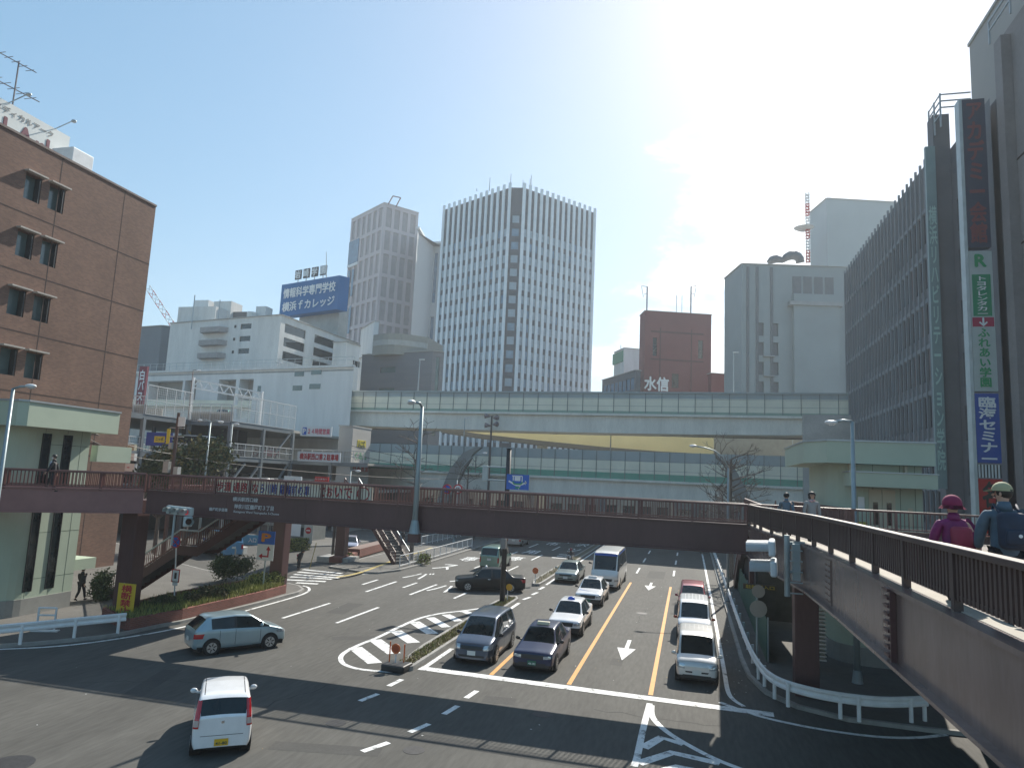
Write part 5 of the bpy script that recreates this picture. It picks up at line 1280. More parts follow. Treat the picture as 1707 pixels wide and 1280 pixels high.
dm.build('duct', M_gs2, dt_, smooth=True)
z16 = atD(1378, 331, 190).z
th, _ = block('pale_tower', 'tall pale windowless building behind the grey one on the right', G(1350, 355, z16), G(1378, 331, z16), G(1500, 338, z16), z16, mat('cladding_pale_grey', (.42, .46, .46), .75, var=.05, scale=.1), parapet=.1)
# red and white radio mast with ring platform
rmst = thing('radio_mast', 'red and white lattice radio mast with a round platform', 'mast', tuple(atD(1349, 436, 186)))
Tz = [atD(1347 + (350 - 1347 + 1000) * 0, 437 - k * 20.5, 186) for k in range(7)]
for k in range(6):
    p, q = Tz[k], Tz[k + 1]; q = Vector((p.x, p.y, q.z)); m_ = MB()
    p = Vector((Tz[0].x, Tz[0].y, p.z)); q = Vector((Tz[0].x, Tz[0].y, q.z))
    for s_ in ((.4, .4), (-.4, .4), (.4, -.4), (-.4, -.4)): m_.bar(p + Vector((*s_, 0)), q + Vector((*s_, 0)), .14)
    for t in range(4):
        zz = lerp(p.z, q.z, t / 4); zz1 = lerp(p.z, q.z, (t + 1) / 4); sg_ = 1 if t % 2 else -1
        m_.bar((p.x - .4 * sg_, p.y - .4, zz), (p.x + .4 * sg_, p.y - .4, zz1), .11); m_.box(p.x - .55, p.x + .55, p.y - .55, p.y + .55, zz - .06, zz + .06)
    m_.build('lattice_section', mat('crane_red', (.5, .04, .03), .5) if k % 2 == 0 else M_white, rmst)
pf = MB(); zc_ = atD(1340, 377, 186).z; pf.cyl((Tz[0].x - .9, Tz[0].y, zc_ - .5), (Tz[0].x - .9, Tz[0].y, zc_ + .1), 1.6, 2.6, n=20); pf.build('ring_platform', M_white, rmst)
MB().cyl((Tz[0].x, Tz[0].y, Tz[6].z), (Tz[0].x, Tz[0].y, Tz[6].z + 1.2), .06, n=5).build('tip_rod', M_steel, rmst)
# ------------------------------------------------------------------ elevated expressway, two decks
M_xw = mat('expressway_concrete', (.74, .73, .66), .8, var=.12, scale=.7, stretch=(1, 1, .2), fine=.05)
M_xp = mat('barrier_cream', (.78, .76, .62), .7, var=.08, scale=.4); M_xg = mat('barrier_grey', (.33, .39, .40), .5, var=.08, scale=.4)
M_xs = mat('barrier_green', (.10, .34, .25), .6, var=.08); M_xs2 = mat('barrier_green_pale', (.27, .38, .31), .6, var=.08)
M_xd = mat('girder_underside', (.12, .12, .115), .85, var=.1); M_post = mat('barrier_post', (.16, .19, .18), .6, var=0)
X0, X1 = V2((-48.76, 95.74)), V2((18.08, 91.05))
xu = (X1 - X0).normalized(); xn = Vector((xu.y, -xu.x))         # xn points to the viewer
def xp(t, o=0.0):   # t metres along, o metres towards the viewer
    p = X0 + xu * t + xn * o; return (p.x, p.y)
up_ = thing('elevated_road', 'upper deck of the elevated expressway crossing above the main road', 'expressway', (*xp(20), 0))
dn_ = thing('elevated_road', 'lower deck of the elevated expressway with grey-blue barrier and green stripe', 'expressway', (*xp(20), 0))
def deck(th, t0, t1, zt, bands, zgb, depth, post_z, step=2.1, over=.35):
    """bands: list of (z0,z1,material,proud)"""
    for (z0, z1, m, pr, nm) in bands: MB().wall(xp(t0), xp(t1), z0, z1, .16 + pr).build(nm, m, th)
    g = MB(); zs0 = bands[-1][0]
    # girder face, set back, with a rounded fascia lip
    g.wall(xp(t0, -.25), xp(t1, -.25), zgb, zs0 - .25, .3)
    g.wall(xp(t0, .1), xp(t1, .1), zs0 - .28, zs0, .5)
    g.build('girder', M_xw, th)
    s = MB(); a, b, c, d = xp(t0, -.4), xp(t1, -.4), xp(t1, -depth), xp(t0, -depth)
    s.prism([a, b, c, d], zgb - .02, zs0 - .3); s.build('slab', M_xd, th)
    MB().wall(xp(t0, -depth), xp(t1, -depth), zgb - .02, zt, .2).build('far_barrier', M_xp, th)
    n = int((t1 - t0) / step); pm_ = MB(); cnt = 0; rest = MB()
    for k in range(n + 1):
        t = t0 + k * step; m = MB().wall(xp(t - .04, .13), xp(t + .04, .13), post_z, zt + .06, .08)
        if 0 <= t <= 70 and cnt < 95: m.build('barrier_post', M_post, th); cnt += 1
        else: rest.v += [];  rest.add(m.v, m.f)
    rest.build('barrier_post', M_post, th, kind='stuff')
    hl = MB()
    for k in range(1, 3):
        z = lerp(post_z, zt, k / 3); hl.wall(xp(t0, .09), xp(t1, .09), z - .015, z + .015, .02)
    hl.build('barrier_seam', M_post, th)
zT = 19.43; sc_x = 94.5 / 1165
def zx(py): return HC + (804 - py) * sc_x
deck(up_, -3.0, 68.0, zx(656), [(zx(666), zx(656), M_xg, 0, 'barrier_top'), (zx(687), zx(666), M_xp, .02, 'barrier_panels'), (zx(691.5), zx(687), M_xs2, .06, 'green_stripe')], zx(719), 9, zx(690))
MB().wall(xp(-3, .15), xp(68, .15), zx(658), zx(655.5), .2).build('top_rail', M_xg, up_)
# left continuation of the upper deck, lower parapet and no panels
lc = MB(); lc.wall(xp(-60), xp(-3.0), zx(686), zx(676), .25); lc.wall(xp(-60, .2), xp(-3.0, .2), zx(690), zx(686), .5); lc.build('parapet', M_xp, up_)
lg = MB(); lg.wall(xp(-60, -.3), xp(-3, -.3), zx(719), zx(690), .3); lg.prism([xp(-60, -.5), xp(-3, -.5), xp(-3, -12), xp(-60, -12)], zx(715), zx(690)); lg.build('girder', M_xw, up_)
deck(dn_, -60, 68.0, zx(752), [(zx(768), zx(752), M_xg, 0, 'barrier_top'), (zx(787), zx(768), M_xp, .02, 'barrier_panels'), (zx(797), zx(787), M_xs, .06, 'green_stripe')], zx(829), 16, zx(797), step=1.9)
# haunched lower edge of the upper girder
hm = MB()
for k in range(30):
    t0_, t1_ = lerp(-2, 63, k / 30), lerp(-2, 63, (k + 1) / 30)
    f = lambda t: zx(719) - .35 * math.sin(math.pi * (t + 2) / 65) ** .6
    hm.add([(*xp(t0_, -.1), zx(719)), (*xp(t1_, -.1), zx(719)), (*xp(t1_, -.1), f(t1_)), (*xp(t0_, -.1), f(t0_)), (*xp(t0_, -5), zx(719)), (*xp(t1_, -5), zx(719)), (*xp(t1_, -5), f(t1_)), (*xp(t0_, -5), f(t0_))],
           [(0, 3, 2, 1), (3, 7, 6, 2)])
hm.build('haunch', M_xw, up_)
# piers
for (t, o, w_, z1_, lab) in ((64.9, .9, 5.4, zx(690), 'wide'), (-1.5, -1.5, 2.2, zx(690), 'left'), (-30, -3, 4, zx(690), 'far left')):
    pr = thing('pier', {'wide': 'wide grey concrete pier at the right end of the expressway', 'left': 'concrete pier under the expressway beside the car park tower', 'far left': 'concrete expressway pier hidden behind the car park'}[lab], 'pier', (*xp(t, o), 0))
    m = MB(); m.wall(xp(t - w_ / 2, o), xp(t + w_ / 2, o), 0.0, z1_, 1.0); m.wall(xp(t - w_ / 2 + .2, o - 1.4), xp(t + w_ / 2 - .2, o - 1.4), 0, zx(700), 1.6)
    m.build('shaft', M_conc, pr)
# curved ramp behind, light and shade on its side wall put into two colours
rp_ = thing('ramp', 'curving yellowish ramp seen in the gap between the two expressway decks', 'expressway', tuple(atD(1000, 740, 112))[:2] + (0,))
M_yel = mat('ramp_yellow_lit', (.70, .60, .33), .75, var=.06, scale=.3)
pl = [atD(735, 714, 118), atD(800, 724, 117), atD(900, 735, 115), atD(1000, 745, 113), atD(1100, 753, 110), atD(1190, 758, 107), atD(1290, 763, 103), atD(1400, 768, 99)]
m = MB(); m2 = MB()
for i in range(len(pl) - 1):
    a, b = pl[i], pl[i + 1]; h0 = 3.2; h1 = 3.2
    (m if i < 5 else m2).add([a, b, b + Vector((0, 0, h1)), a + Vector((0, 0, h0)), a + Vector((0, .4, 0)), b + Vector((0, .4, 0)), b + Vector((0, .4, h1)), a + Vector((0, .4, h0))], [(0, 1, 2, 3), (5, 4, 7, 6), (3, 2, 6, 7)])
m.build('side_wall', M_yel, rp_); m2.build('side_wall', mat('ramp_yellow_shaded', (.3, .3, .27), .8), rp_)
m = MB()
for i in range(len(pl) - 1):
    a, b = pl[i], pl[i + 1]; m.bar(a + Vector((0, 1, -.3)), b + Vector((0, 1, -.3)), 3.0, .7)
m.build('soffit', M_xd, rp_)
for k in (2, 5): MB().box(pl[k].x - .8, pl[k].x + .8, pl[k].y + 1.5, pl[k].y + 3, 0, pl[k].z - .2).build('column', M_conc, rp_)
# lamp posts on the decks
for (px, py, yy) in ((775, 697, 762), (1019, 697, 757), (1321, 700, 765), (700, 600, 660), (1223, 588, 655)):
    top = atD(px, py, 97 if py > 650 else 104); bz = zx(yy + 6)
    t_ = thing('deck_lamp', 'slim lamp post standing on the expressway deck', 'lamp post', (top.x, top.y, bz), 0, 'slim lamp posts on the expressway')
    MB().cyl((top.x, top.y, bz), top, .09, .06, n=6).build('pole', M_steel, t_); MB().box(top.x - .1, top.x + .7, top.y - .1, top.y + .1, top.z, top.z + .12).build('lamp_head', M_white, t_)
# dim buildings and clutter seen below the lower deck
M_bk = mat('backdrop_wall', (.12, .12, .12), .8, var=.4, scale=.3)
for i, (px0, px1, yt, d, col) in enumerate(((640, 760, 818, 125, (.2, .2, .2)), (765, 880, 822, 130, (.28, .27, .26)), (885, 1000, 830, 128, (.16, .18, .2)), (1005, 1120, 828, 132, (.3, .3, .28)), (1125, 1260, 832, 126, (.12, .12, .13)), (1262, 1340, 838, 124, (.2, .22, .2)))):
    a, b = atD(px0, yt, d), atD(px1, yt, d); zt_ = max(a.z, 4.6)
    L_ = ln(a, b)
    block('shop_building', ['low grey shop front', 'low tan shop front', 'low blue-grey shop front', 'low pale shop front', 'low dark shop front', 'low green-grey shop front'][i] + ' far under the expressway', 'shop' and 'building', a, b, V2(b) + Vector((1, 8)), zt_ + 1.5, mat('shop_wall_%d' % i, col, .8, var=.2, scale=.5), None, None) if 0 else \
    block('shop_building', ['low grey shop front', 'low tan shop front', 'low blue-grey shop front', 'low pale shop front', 'low dark shop front', 'low green-grey shop front'][i] + ' far under the expressway', a, b, V2(b) + Vector((1, 8)), zt_ + 1.5, mat('shop_wall_%d' % i, col, .8, var=.2, scale=.5), (even(4, L_, L_ / 6, .6), [(1.0, 3.4)]), None, parapet=.1)

# ------------------------------------------------------------------ multi-storey car park (steel frame)
cp = thing('car_park', 'open steel-framed multi-storey car park with white mesh railings on the left', 'car park', (-48, 66, 0))
M_cps = mat('car_park_steel', (.16, .185, .20), .5, var=.12, scale=.6); M_mesh = mat('mesh_rail_white', (.55, .57, .57), .5, metal=.2, var=.08); M_slab = mat('car_park_slab', (.38, .36, .32), .85, var=.1)
zR0, zR1 = 12.35, 15.35; zM0, zM1 = 8.55, 9.75; zG = 5.2
XBp, XDp = -54.2, -48.9
Yb0, Yb1, Yd1 = 60.0, 66.8, 79.4
plan = [(XBp - 22, Yb0 - 3), (XBp, Yb0 - 3), (XBp, Yb1), (XDp, Yb1), (XDp, Yd1 + .2), (XDp + 10.5, Yd1 + .2), (XDp + 10.5, Yd1 + 18), (XBp - 22, Yd1 + 18)]
MB().prism(plan[:4] + [(XDp, Yd1), (XDp, Yd1 + 18), (XBp - 22, Yd1 + 18)], zR0 - .35, zR0 - .05).build('roof_deck', M_slab, cp)
for z in (zM0, zG): MB().prism(plan, z - .3, z).build('floor_deck', M_slab, cp)
# edge beams
eb = MB()
for z in (zR0, zM0, zG):
    for (a, b) in (((XBp, Yb0 - 3), (XBp, Yb1)), ((XBp, Yb1), (XDp, Yb1)), ((XDp, Yb1), (XDp, Yd1)), ((XBp - 22, Yb0 - 3), (XBp, Yb0 - 3))):
        eb.wall(a, b, z - .55, z - .02, .2)
eb.wall((XDp, Yd1 + .2), (XDp + 10.5, Yd1 + .2), zM0 - .5, zM0, .2)
eb.build('edge_beam', M_cps, cp)
for (x, y) in ((XBp, Yb0 - 3), (XBp, Yb0), (XBp, Yb1), (XDp, Yb1), (XDp, 73), (XDp, Yd1), (XBp - 6, 62), (XBp - 12, 62), (XDp + 5.5, Yd1 + .2), (-54, 75), (-60, 75), (-66, 75)):
    MB().box(x - .18, x + .18, y - .18, y + .18, 0, zR0 - .4 if x < XDp + 1 else zM0).build('column', M_cps, cp)
br_ = MB()
for (a, b) in (((XDp, 67, 5.0), (XDp, 70, 7.8)), ((XDp, 73, 7.9), (XDp, 70, 5.0)), ((XDp, 76, 9.4), (XDp, 79, 12)), ((XDp, 76, 5), (XDp, 79, 8.2)), ((XBp, 61, 1), (XBp, 64.5, 4.8))): br_.bar(a, b, .2)
br_.build('brace', M_cps, cp)
def mesh_rail(a, b, z0, z1, nm='mesh_railing', step=1.35, fine=.27, tp=.09):
    a = Vector((a[0], a[1], 0)); b = Vector((b[0], b[1], 0)); d = b - a; L_ = d.length; m = MB()
    n = max(1, round(L_ / step))
    for k in range(n + 1): p = a + d * k / n; m.bar(p + Vector((0, 0, z0)), p + Vector((0, 0, z1)), .07)
    for z in (z0, (z0 + z1) / 2, z1): m.bar(a + Vector((0, 0, z)), b + Vector((0, 0, z)), tp if z == z1 else .06)
    nn = int(L_ / fine)
    for k in range(1, nn): p = a + d * k / nn; m.bar(p + Vector((0, 0, z0)), p + Vector((0, 0, z1)), .018)
    nz = int((z1 - z0) / .25)
    for k in range(1, nz): m.bar(a + Vector((0, 0, z0 + k * .25)), b + Vector((0, 0, z0 + k * .25)), .018)
    return m.build(nm, M_mesh, cp)
mesh_rail((XBp + .12, Yb0), (XBp + .12, Yb1), zR0, zR1); mesh_rail((XDp + .12, Yb1), (XDp + .12, Yd1), zR0, zR1)
mesh_rail((XBp, Yb1 - .1), (XDp, Yb1 - .1), zR0 - .1, zR1 - 1.2); mesh_rail((XBp - 9, Yb0 - .1), (XBp, Yb0 - .1), zR0 - .1, zR1 - 1.2)
pw = MB(); pw.wall((XBp - 20, Yb0 + 6), (XBp - 3, Yb0 + 6), zR0, zR0 + 1.1, .15); pw.wall((XBp, Yb1 + .25), (XDp, Yb1 + .25), zR0, zR0 + 1.0, .12); pw.wall((XBp - 20, Yb0 + .2), (XBp, Yb0 + .2), zR0 - .05, zR0 + 1.0, .15); pw.build('deck_parapet', M_slab, cp)
mesh_rail((XDp + .12, Yb1), (XDp + .12, Yd1), zM0, zM1 + .2); mesh_rail((XDp, Yd1 + .1), (XDp + 10, Yd1 + .1), zM0, zM1 + .2); mesh_rail((XBp, Yb0 - 3), (XBp, Yb1), zM0, zM1 + .2); mesh_rail((XBp - 20, Yb0 - 3.1), (XBp, Yb0 - 3.1), zM0, zM1 + .2)
mesh_rail((XDp + .12, Yb1), (XDp + .12, Yd1), zG, zG + 1.0); mesh_rail((XDp, Yd1 + .1), (XDp + 10, Yd1 + .1), zG, zG + 1.0)
M_dkin = mat('car_park_inner_shade', (.045, .045, .045), .9, var=.2)  # shade inside the decks put into the near-black colour
MB().wall((-55.5, Yb1 + .6), (-55.5, Yd1), 0, zR0 - .4, .15).build('inner_wall', M_dkin, cp)  # added wall, makes the open decks look dark
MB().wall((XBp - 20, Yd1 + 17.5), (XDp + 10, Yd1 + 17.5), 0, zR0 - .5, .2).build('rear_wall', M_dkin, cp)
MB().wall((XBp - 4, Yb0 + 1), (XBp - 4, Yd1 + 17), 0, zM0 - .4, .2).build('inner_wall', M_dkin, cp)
# concrete stair tower at the right end
tw = thing('car_park_tower', 'pale concrete tower with painted yellow, green and red emblems at the car park end', 'building', (-40, 80, 0))
tc_ = atY(589, 711, 79.6); te = atX(619, 718, tc_.x)
tl = atY(566, 712, 79.6)
MB().box(tl.x, tc_.x, 79.6, te.y, 0, tc_.z).build('wall', mat('tower_concrete', (.42, .40, .37), .85, var=.08, scale=.4), tw)
MB().box(tl.x - .1, tc_.x + .05, 79.5, te.y + .1, tc_.z, tc_.z + .15).build('coping', M_conc, tw)
M_ye = mat('emblem_yellow', (.65, .52, .03), .6, var=.03); M_tgreen = mat('lettering_green', (.03, .3, .12), .6, var=0)
def onX(px, py, o=.03): q = atX(px, py, tc_.x); return Vector((tc_.x + o, q.y, q.z))
p0, p1 = onX(596, 733), onX(609, 746)
MB().box(tc_.x, tc_.x + .04, p0.y, p1.y, p1.z, p0.z).build('emblem', M_ye, tw)
text('ニッポ', tw, onX(602.5, 737.0, .06), (0, 1, 0), (0, 0, 1), M_platetxt, height=.38, width=(p1.y - p0.y) * .8, bold=.05)
text('Park', tw, onX(602.5, 743, .06), (0, 1, 0), (0, 0, 1), M_platetxt, height=.38, width=(p1.y - p0.y) * .8, bold=.05)
text('くみん', tw, onX(601, 760, .04), (0, 1, 0), (0, 0, 1), M_tgreen, height=.9, width=3.2, bold=.05)
text('日本食堂', tw, onX(601, 780, .04), (0, 1, 0), (0, 0, 1), M_tred, height=.9, width=4.3, bold=.05)
# car park sign boards
def sign_face_Y(name, label, cat, px0, py0, px1, py1, yy, board, parts, th_=.15, border=None, group=None):
    """board facing the viewer on the plane Y=yy; px/py are opposite corners in the photograph"""
    a, b = atY(px0, py0, yy), atY(px1, py1, yy)
    t = thing(name, label, cat, ((a.x + b.x) / 2, yy, min(a.z, b.z)), 0, group)
    MB().box(a.x, b.x, yy, yy + th_, b.z, a.z).build('board', board, t)
    for (s, u0, u1, v0, v1, m, bd) in parts:
        text(s, t, (lerp(a.x, b.x, (u0 + u1) / 2), yy - .012, lerp(b.z, a.z, (v0 + v1) / 2)), (1, 0, 0), (0, 0, 1), m, height=(a.z - b.z) * (v1 - v0), width=abs(b.x - a.x) * (u1 - u0), bold=bd)
    return t, a, b
M_bwhite = mat('board_white2', (.72, .74, .74), .5, var=.04); M_bred = mat('board_red', (.5, .02, .02), .5, var=.03); M_bblue = mat('board_blue', (.015, .12, .5), .5, var=.04)
t, a, b = sign_face_Y('parking_sign', 'white rooftop sign with blue P and pink writing at the car park', 'sign', 501.5, 710, 552, 728, 77.5, M_bwhite, [('２４時間営業', .25, .95, .22, .78, mat('lettering_pink', (.65, .12, .18), .6, var=0), .04)])
MB().box(lerp(a.x, b.x, .07), lerp(a.x, b.x, .2), 77.47, 77.5, lerp(b.z, a.z, .12), lerp(b.z, a.z, .88)).build('panel', M_bblue, t)
text('P', t, (lerp(a.x, b.x, .135), 77.46, lerp(b.z, a.z, .5)), (1, 0, 0), (0, 0, 1), M_tw, height=(a.z - b.z) * .5, bold=.05)
t, a, b = sign_face_Y('parking_sign', 'long white sign with bold red Japanese writing under the P sign', 'sign', 497, 752, 566.5, 771, 77.4, M_bwhite, [('横浜駅西口第２駐車場', .05, .96, .18, .82, M_tred, .07)])
sign_face_Y('banner_sign', 'small red rental sign showing above the far footbridge railing', 'sign', 525, 794, 547, 803, 60, M_bred, [('日産レンタカー'[2:], .08, .92, .3, .7, M_tw, .04)])
sign_face_Y('banner_sign', 'small white sign with yellow corner showing above the far footbridge railing', 'sign', 474, 793, 502, 801, 60, M_bwhite, [])
# blue banner with yellow emblem on the middle deck, light blue banner on the street fence
t = thing('banner', 'blue banner with yellow emblem tied to the middle deck of the car park', 'banner', (XBp, 59, zM0))
a, b = atY(245, 720, 56.8), atY(286, 744, 56.8)
MB().box(a.x, b.x, 56.78, 56.83, b.z, a.z).build('cloth', mat('cloth_blue', (.03, .06, .32), .7, var=.1, scale=2), t)
MB().box(lerp(a.x, b.x, .32), lerp(a.x, b.x, .72), 56.765, 56.779, lerp(b.z, a.z, .25), lerp(b.z, a.z, .72)).build('emblem', M_ye, t)
text('ニッポ', t, (lerp(a.x, b.x, .52), 56.76, lerp(b.z, a.z, .5)), (1, 0, 0), (0, 0, 1), M_platetxt, height=(a.z - b.z) * .25, width=(b.x - a.x) * .28, bold=.05)

# ------------------------------------------------------------------ ribbed building along the right
XA = 18.5
M_fin = mat('fin_concrete', (.225, .245, .26), .8, var=.12, scale=.5, stretch=(1, 1, .2)); M_awall = mat('academy_wall', (.165, .165, .175), .8, var=.12, scale=.4)  # bluish tint puts the haze over this facade into its colour
M_ag1 = glass('academy_glass', (.03, .035, .045), .12, var=.3); M_ag3 = mat('academy_bright_pane', (.45, .55, .6), .08, metal=.85, var=.2); M_ag2 = mat('academy_blind', (.16, .12, .11), .5, var=.1)
za = atX(1410, 455, XA).z
ac = thing('ribbed_building', 'long dark office building with close vertical concrete fins along the right', 'building', (XA, 70, 0))
y0a, y1a = 58.2, 91.5; nb = 27; bay = (y1a - y0a) / nb
wall = MB(); rs = [(1.0 + k * 3.75 + .75, 1.0 + k * 3.75 + 3.2) for k in range(9)]
rs = [r for r in rs if r[1] < za - .6]
# a -> b must have the outside on its right: run towards -Y for a wall facing -X
cl = [(i * bay + .16, (i + 1) * bay - .16) for i in range(nb)]
rs_rev = rs
st = {'n': 0, 'rest': MB(), 'pm': None}
facade(ac, (XA, y1a), (XA, y0a), 0, za, cl, rs, M_awall, [M_ag1, M_ag2, M_ag1, M_ag3, M_ag1], .05, wall, state=st)
facade(ac, (XA, y0a), (XA + 16, y0a), 0, za, [], [], M_awall, M_ag1, wall=wall); facade(ac, (XA + 16, y1a), (XA, y1a), 0, za, [], [], M_awall, M_ag1, wall=wall); facade(ac, (XA + 16, y0a), (XA + 16, y1a), 0, za, [], [], M_awall, M_ag1, wall=wall)
wall.build('wall', M_awall, ac); flush(st, ac)
MB().box(XA + .1, XA + 15.9, y0a + .1, y1a - .1, za - .5, za - .3).build('roof', M_conc, ac)
for i in range(nb + 1):
    y = y0a + i * bay; MB().box(XA - .17, XA, y - .09, y + .09, 4.4, za + .35).build('fin', M_fin, ac)
for r in rs: MB().box(XA - .08, XA + .001, y0a + .05, y1a - .05, r[1] + .1, r[1] + .45).build('floor_band', M_fin, ac)
# end bay with the sign towers
eb = thing('corner_building', 'dark building bay between the finned facade and the sign tower', 'building', (XA, 53, 0))
wall = MB(); zb = atX(1600, 200, XA).z - 1.2
st = facade(eb, (XA, 58.1), (XA, 48.2), 0, zb, [(3.6, 5.0)], [(4 + k * 3.75, 6.4 + k * 3.75) for k in range(7)], M_awall, M_ag1, .3, wall)
wall.box(XA + .35, XA + 16, 48.2, 58.0, 0, zb - .1); wall.build('wall', M_awall, eb)
pil = MB(); ztp = atX(1562, 178, XA - .6).z
pil.box(XA - 1.1, XA + .01, 55.3, 56.5, 2.5, ztp - .9); pil.build('pilaster', M_awall, eb)
# pale green vertical letter strip on the pilaster
vs_ = thing('vertical_sign', 'tall narrow pale green vertical sign with white characters on the dark building', 'sign', (XA - 1.3, 55.2, 8))
pa_, pb_ = atX(1575, 195, XA - 1.3), atX(1590, 815, XA - 1.3)
MB().box(XA - 1.75, XA - 1.1, 55.0, 55.3, pb_.z, pa_.z - .8).build('board', mat('board_pale_green', (.24, .33, .33), .5, var=.12, scale=.5), vs_)
text(list('横浜リハビリテーション学院'), vs_, (XA - 1.42, 54.985, lerp(pb_.z, pa_.z, .42)), (1, 0, 0), (0, 0, 1), mat('lettering_mint', (.42, .6, .55), .5, var=0), height=(pa_.z - pb_.z) * .74, width=.5, bold=.03, vertical=True)
rf = MB(); q = [(XA - 1.0, 56.2), (XA - 1.0, 51.8), (XA + 1.2, 51.8)]
for k in range(4): rf.bar((XA - 1.0, 56.4, ztp - 1.6 + k * .5), (XA - 1.0, 53.9, ztp - 1.6 + k * .5), .08)
for y in (56.4, 55.2, 53.9): rf.bar((XA - 1.0, y, ztp - 2.6), (XA - 1.0, y, ztp + .0), .1)
for k in range(3): rf.bar((XA - 1.0, 53.9, ztp - 1.1 + k * .5), (XA + 1.0, 53.9, ztp - 1.1 + k * .5), .08)
rf.build('roof_frame', M_steel, eb)
# big sign tower facing the viewer
def tower_sign(name, label, px0, px1, py0, py1, bm, parts, tilt=0):
    yy = 47.0
    a, b = atY(px0, py0, yy), atY(px1, py1, yy); x0, x1 = 16.5, 17.75
    zt_, zb_ = a.z, b.z
    t = thing(name, label, 'sign', (17, yy, zb_))
    MB().box(x0, x1, yy, yy + .55, zb_, zt_).build('board', bm, t)
    for (s, v0, v1, m, wd) in parts:
        text(list(s), t, ((x0 + x1) / 2, yy - .015, lerp(zb_, zt_, (v0 + v1) / 2)), (1, 0, 0), (0, 0, 1), m, height=(zt_ - zb_) * (v1 - v0), width=wd, bold=.045, vertical=True)
    return t, zb_, zt_
M_neon = mat('neon_letter_red', (.22, .06, .065), .4, var=0); M_dblue = mat('board_dark_blue', (.045, .055, .09), .5, var=.1)
tower_sign('vertical_sign', 'tall dark vertical sign with dull red outlined characters, top of the sign tower', 1617, 1617, 166, 413, M_dblue, [('アカデミー会館', .03, .97, M_neon, .95)])
t, z0_, z1_ = tower_sign('vertical_sign', 'pale vertical sign with green characters and a red arrow, below the dark one', 1626, 1626, 419, 652, mat('board_pale', (.45, .5, .48), .5, var=.06), [('ふれあい学園', .03, .44, M_tgreen, .62)])
MB().box(16.62, 17.62, 46.985, 47, lerp(z0_, z1_, .53), lerp(z0_, z1_, .83)).build('panel', mat('board_green', (.02, .25, .12), .5), t)
text(list('トヨタレンタカー'), t, (17.12, 46.975, lerp(z0_, z1_, .68)), (1, 0, 0), (0, 0, 1), M_tw, height=(z1_ - z0_) * .27, width=.55, bold=.03, vertical=True)
MB().box(16.55, 17.7, 46.984, 47, lerp(z0_, z1_, .455), lerp(z0_, z1_, .52)).build('arrow_panel', mat('board_crimson', (.4, .02, .07), .5), t)
text('↓', t, (17.12, 46.97, lerp(z0_, z1_, .487)), (1, 0, 0), (0, 0, 1), M_tw, height=.5, bold=.06)
text('R', t, (17.12, 46.97, lerp(z0_, z1_, .93)), (1, 0, 0), (0, 0, 1), M_tgreen, height=.75, bold=.06)
tower_sign('vertical_sign', 'dark blue vertical sign with large white characters on the sign tower', 1640, 1640, 656, 771, M_blue, [('臨海セミナー', .05, .95, M_tw, .9)])
t, z0_, z1_ = tower_sign('shop_sign', 'red vertical sign with black and white characters at the foot of the sign tower', 1645, 1645, 798, 900, M_bred, [('名取', .1, .95, M_plas, .9)])
st_ = thing('striped_panel', 'small panel of dark and white vertical stripes between blue and red signs', 'sign', (17, 47, z1_))
zz0, zz1 = atY(1642, 796, 47).z, atY(1642, 774, 47).z
MB().box(16.5, 17.75, 47.1, 47.5, zz0, zz1).build('board', M_plas, st_)
sb_ = MB()
for k in range(7): sb_.box(16.56 + k * .17, 16.65 + k * .17, 47.08, 47.1, zz0, zz1)
sb_.build('stripes', M_bwhite, st_)
MB().box(16.3, 16.48, 47.0, 47.7, 1.0, atY(1602, 166, 47).z).build('frame_edge', mat('edge_pale', (.5, .55, .55), .5), eb)
# nearer stone-faced building on the far right
M_pink = mat('stone_pinkish', (.24, .22, .215), .75, var=.1, scale=.3, fine=.05)
nb_ = thing('stone_building', 'pinkish grey stone building with pilasters at the right edge', 'building', (XA, 40, 0))
wall = MB(); zn = 36.5
st = facade(nb_, (XA + .3, 46.9), (XA + .3, 20), 0, zn, [(3.2 + k * 6.2, 6.6 + k * 6.2) for k in range(4)], [(3 + k * 5.2, 6.6 + k * 5.2) for k in range(6)], M_pink, M_ag1, .5, wall)
wall.box(XA + .9, XA + 20, 20, 46.8, 0, zn - .1); wall.build('wall', M_pink, nb_)
for k in range(5): MB().box(XA - .25, XA + .3, 46.6 - k * 6.2 - 1.0, 46.6 - k * 6.2, 0, zn - .6 - k * .001).build('pilaster', M_pink, nb_)
for k in range(6): MB().box(XA + .27, XA + .3, 20, 46.9, 1.7 + k * 5.2, 1.8 + k * 5.2).build('string_course', M_seam, nb_)
tpb = thing('rooftop_block', 'plain taller block rising above the sign tower at the top right', 'building', (XA + 3, 50, 30))
pz = atX(1616, 78, XA + 1.5); 
MB().prism([(XA + 1.5, pz.y), (XA + 1.5, 24), (XA + 18, 24), (XA + 18, pz.y)], 30, pz.z).build('wall', mat('block_warm_grey', (.36, .34, .32), .8, var=.06, scale=.2), tpb)
MB().prism([(XA + 1.4, pz.y + .1), (XA + 1.4, 24), (XA + 18, 24), (XA + 18, pz.y + .1)], pz.z, pz.z + .25).build('coping', M_conc, tpb)
rr = MB(); za_, zb_ = atX(1650, 125, XA - .3), atX(1707, 100, XA - .3)
rr.bar((XA - .3, 47, zn + 1.2), (XA - .3, 26, zn + 1.2), .1); rr.bar((XA - .3, 47, zn + .6), (XA - .3, 26, zn + .6), .08)
for k in range(8): rr.bar((XA - .3, 47 - k * 3, zn - .3), (XA - .3, 47 - k * 3, zn + 1.2), .1)
rr.build('roof_railing', M_steel, nb_)
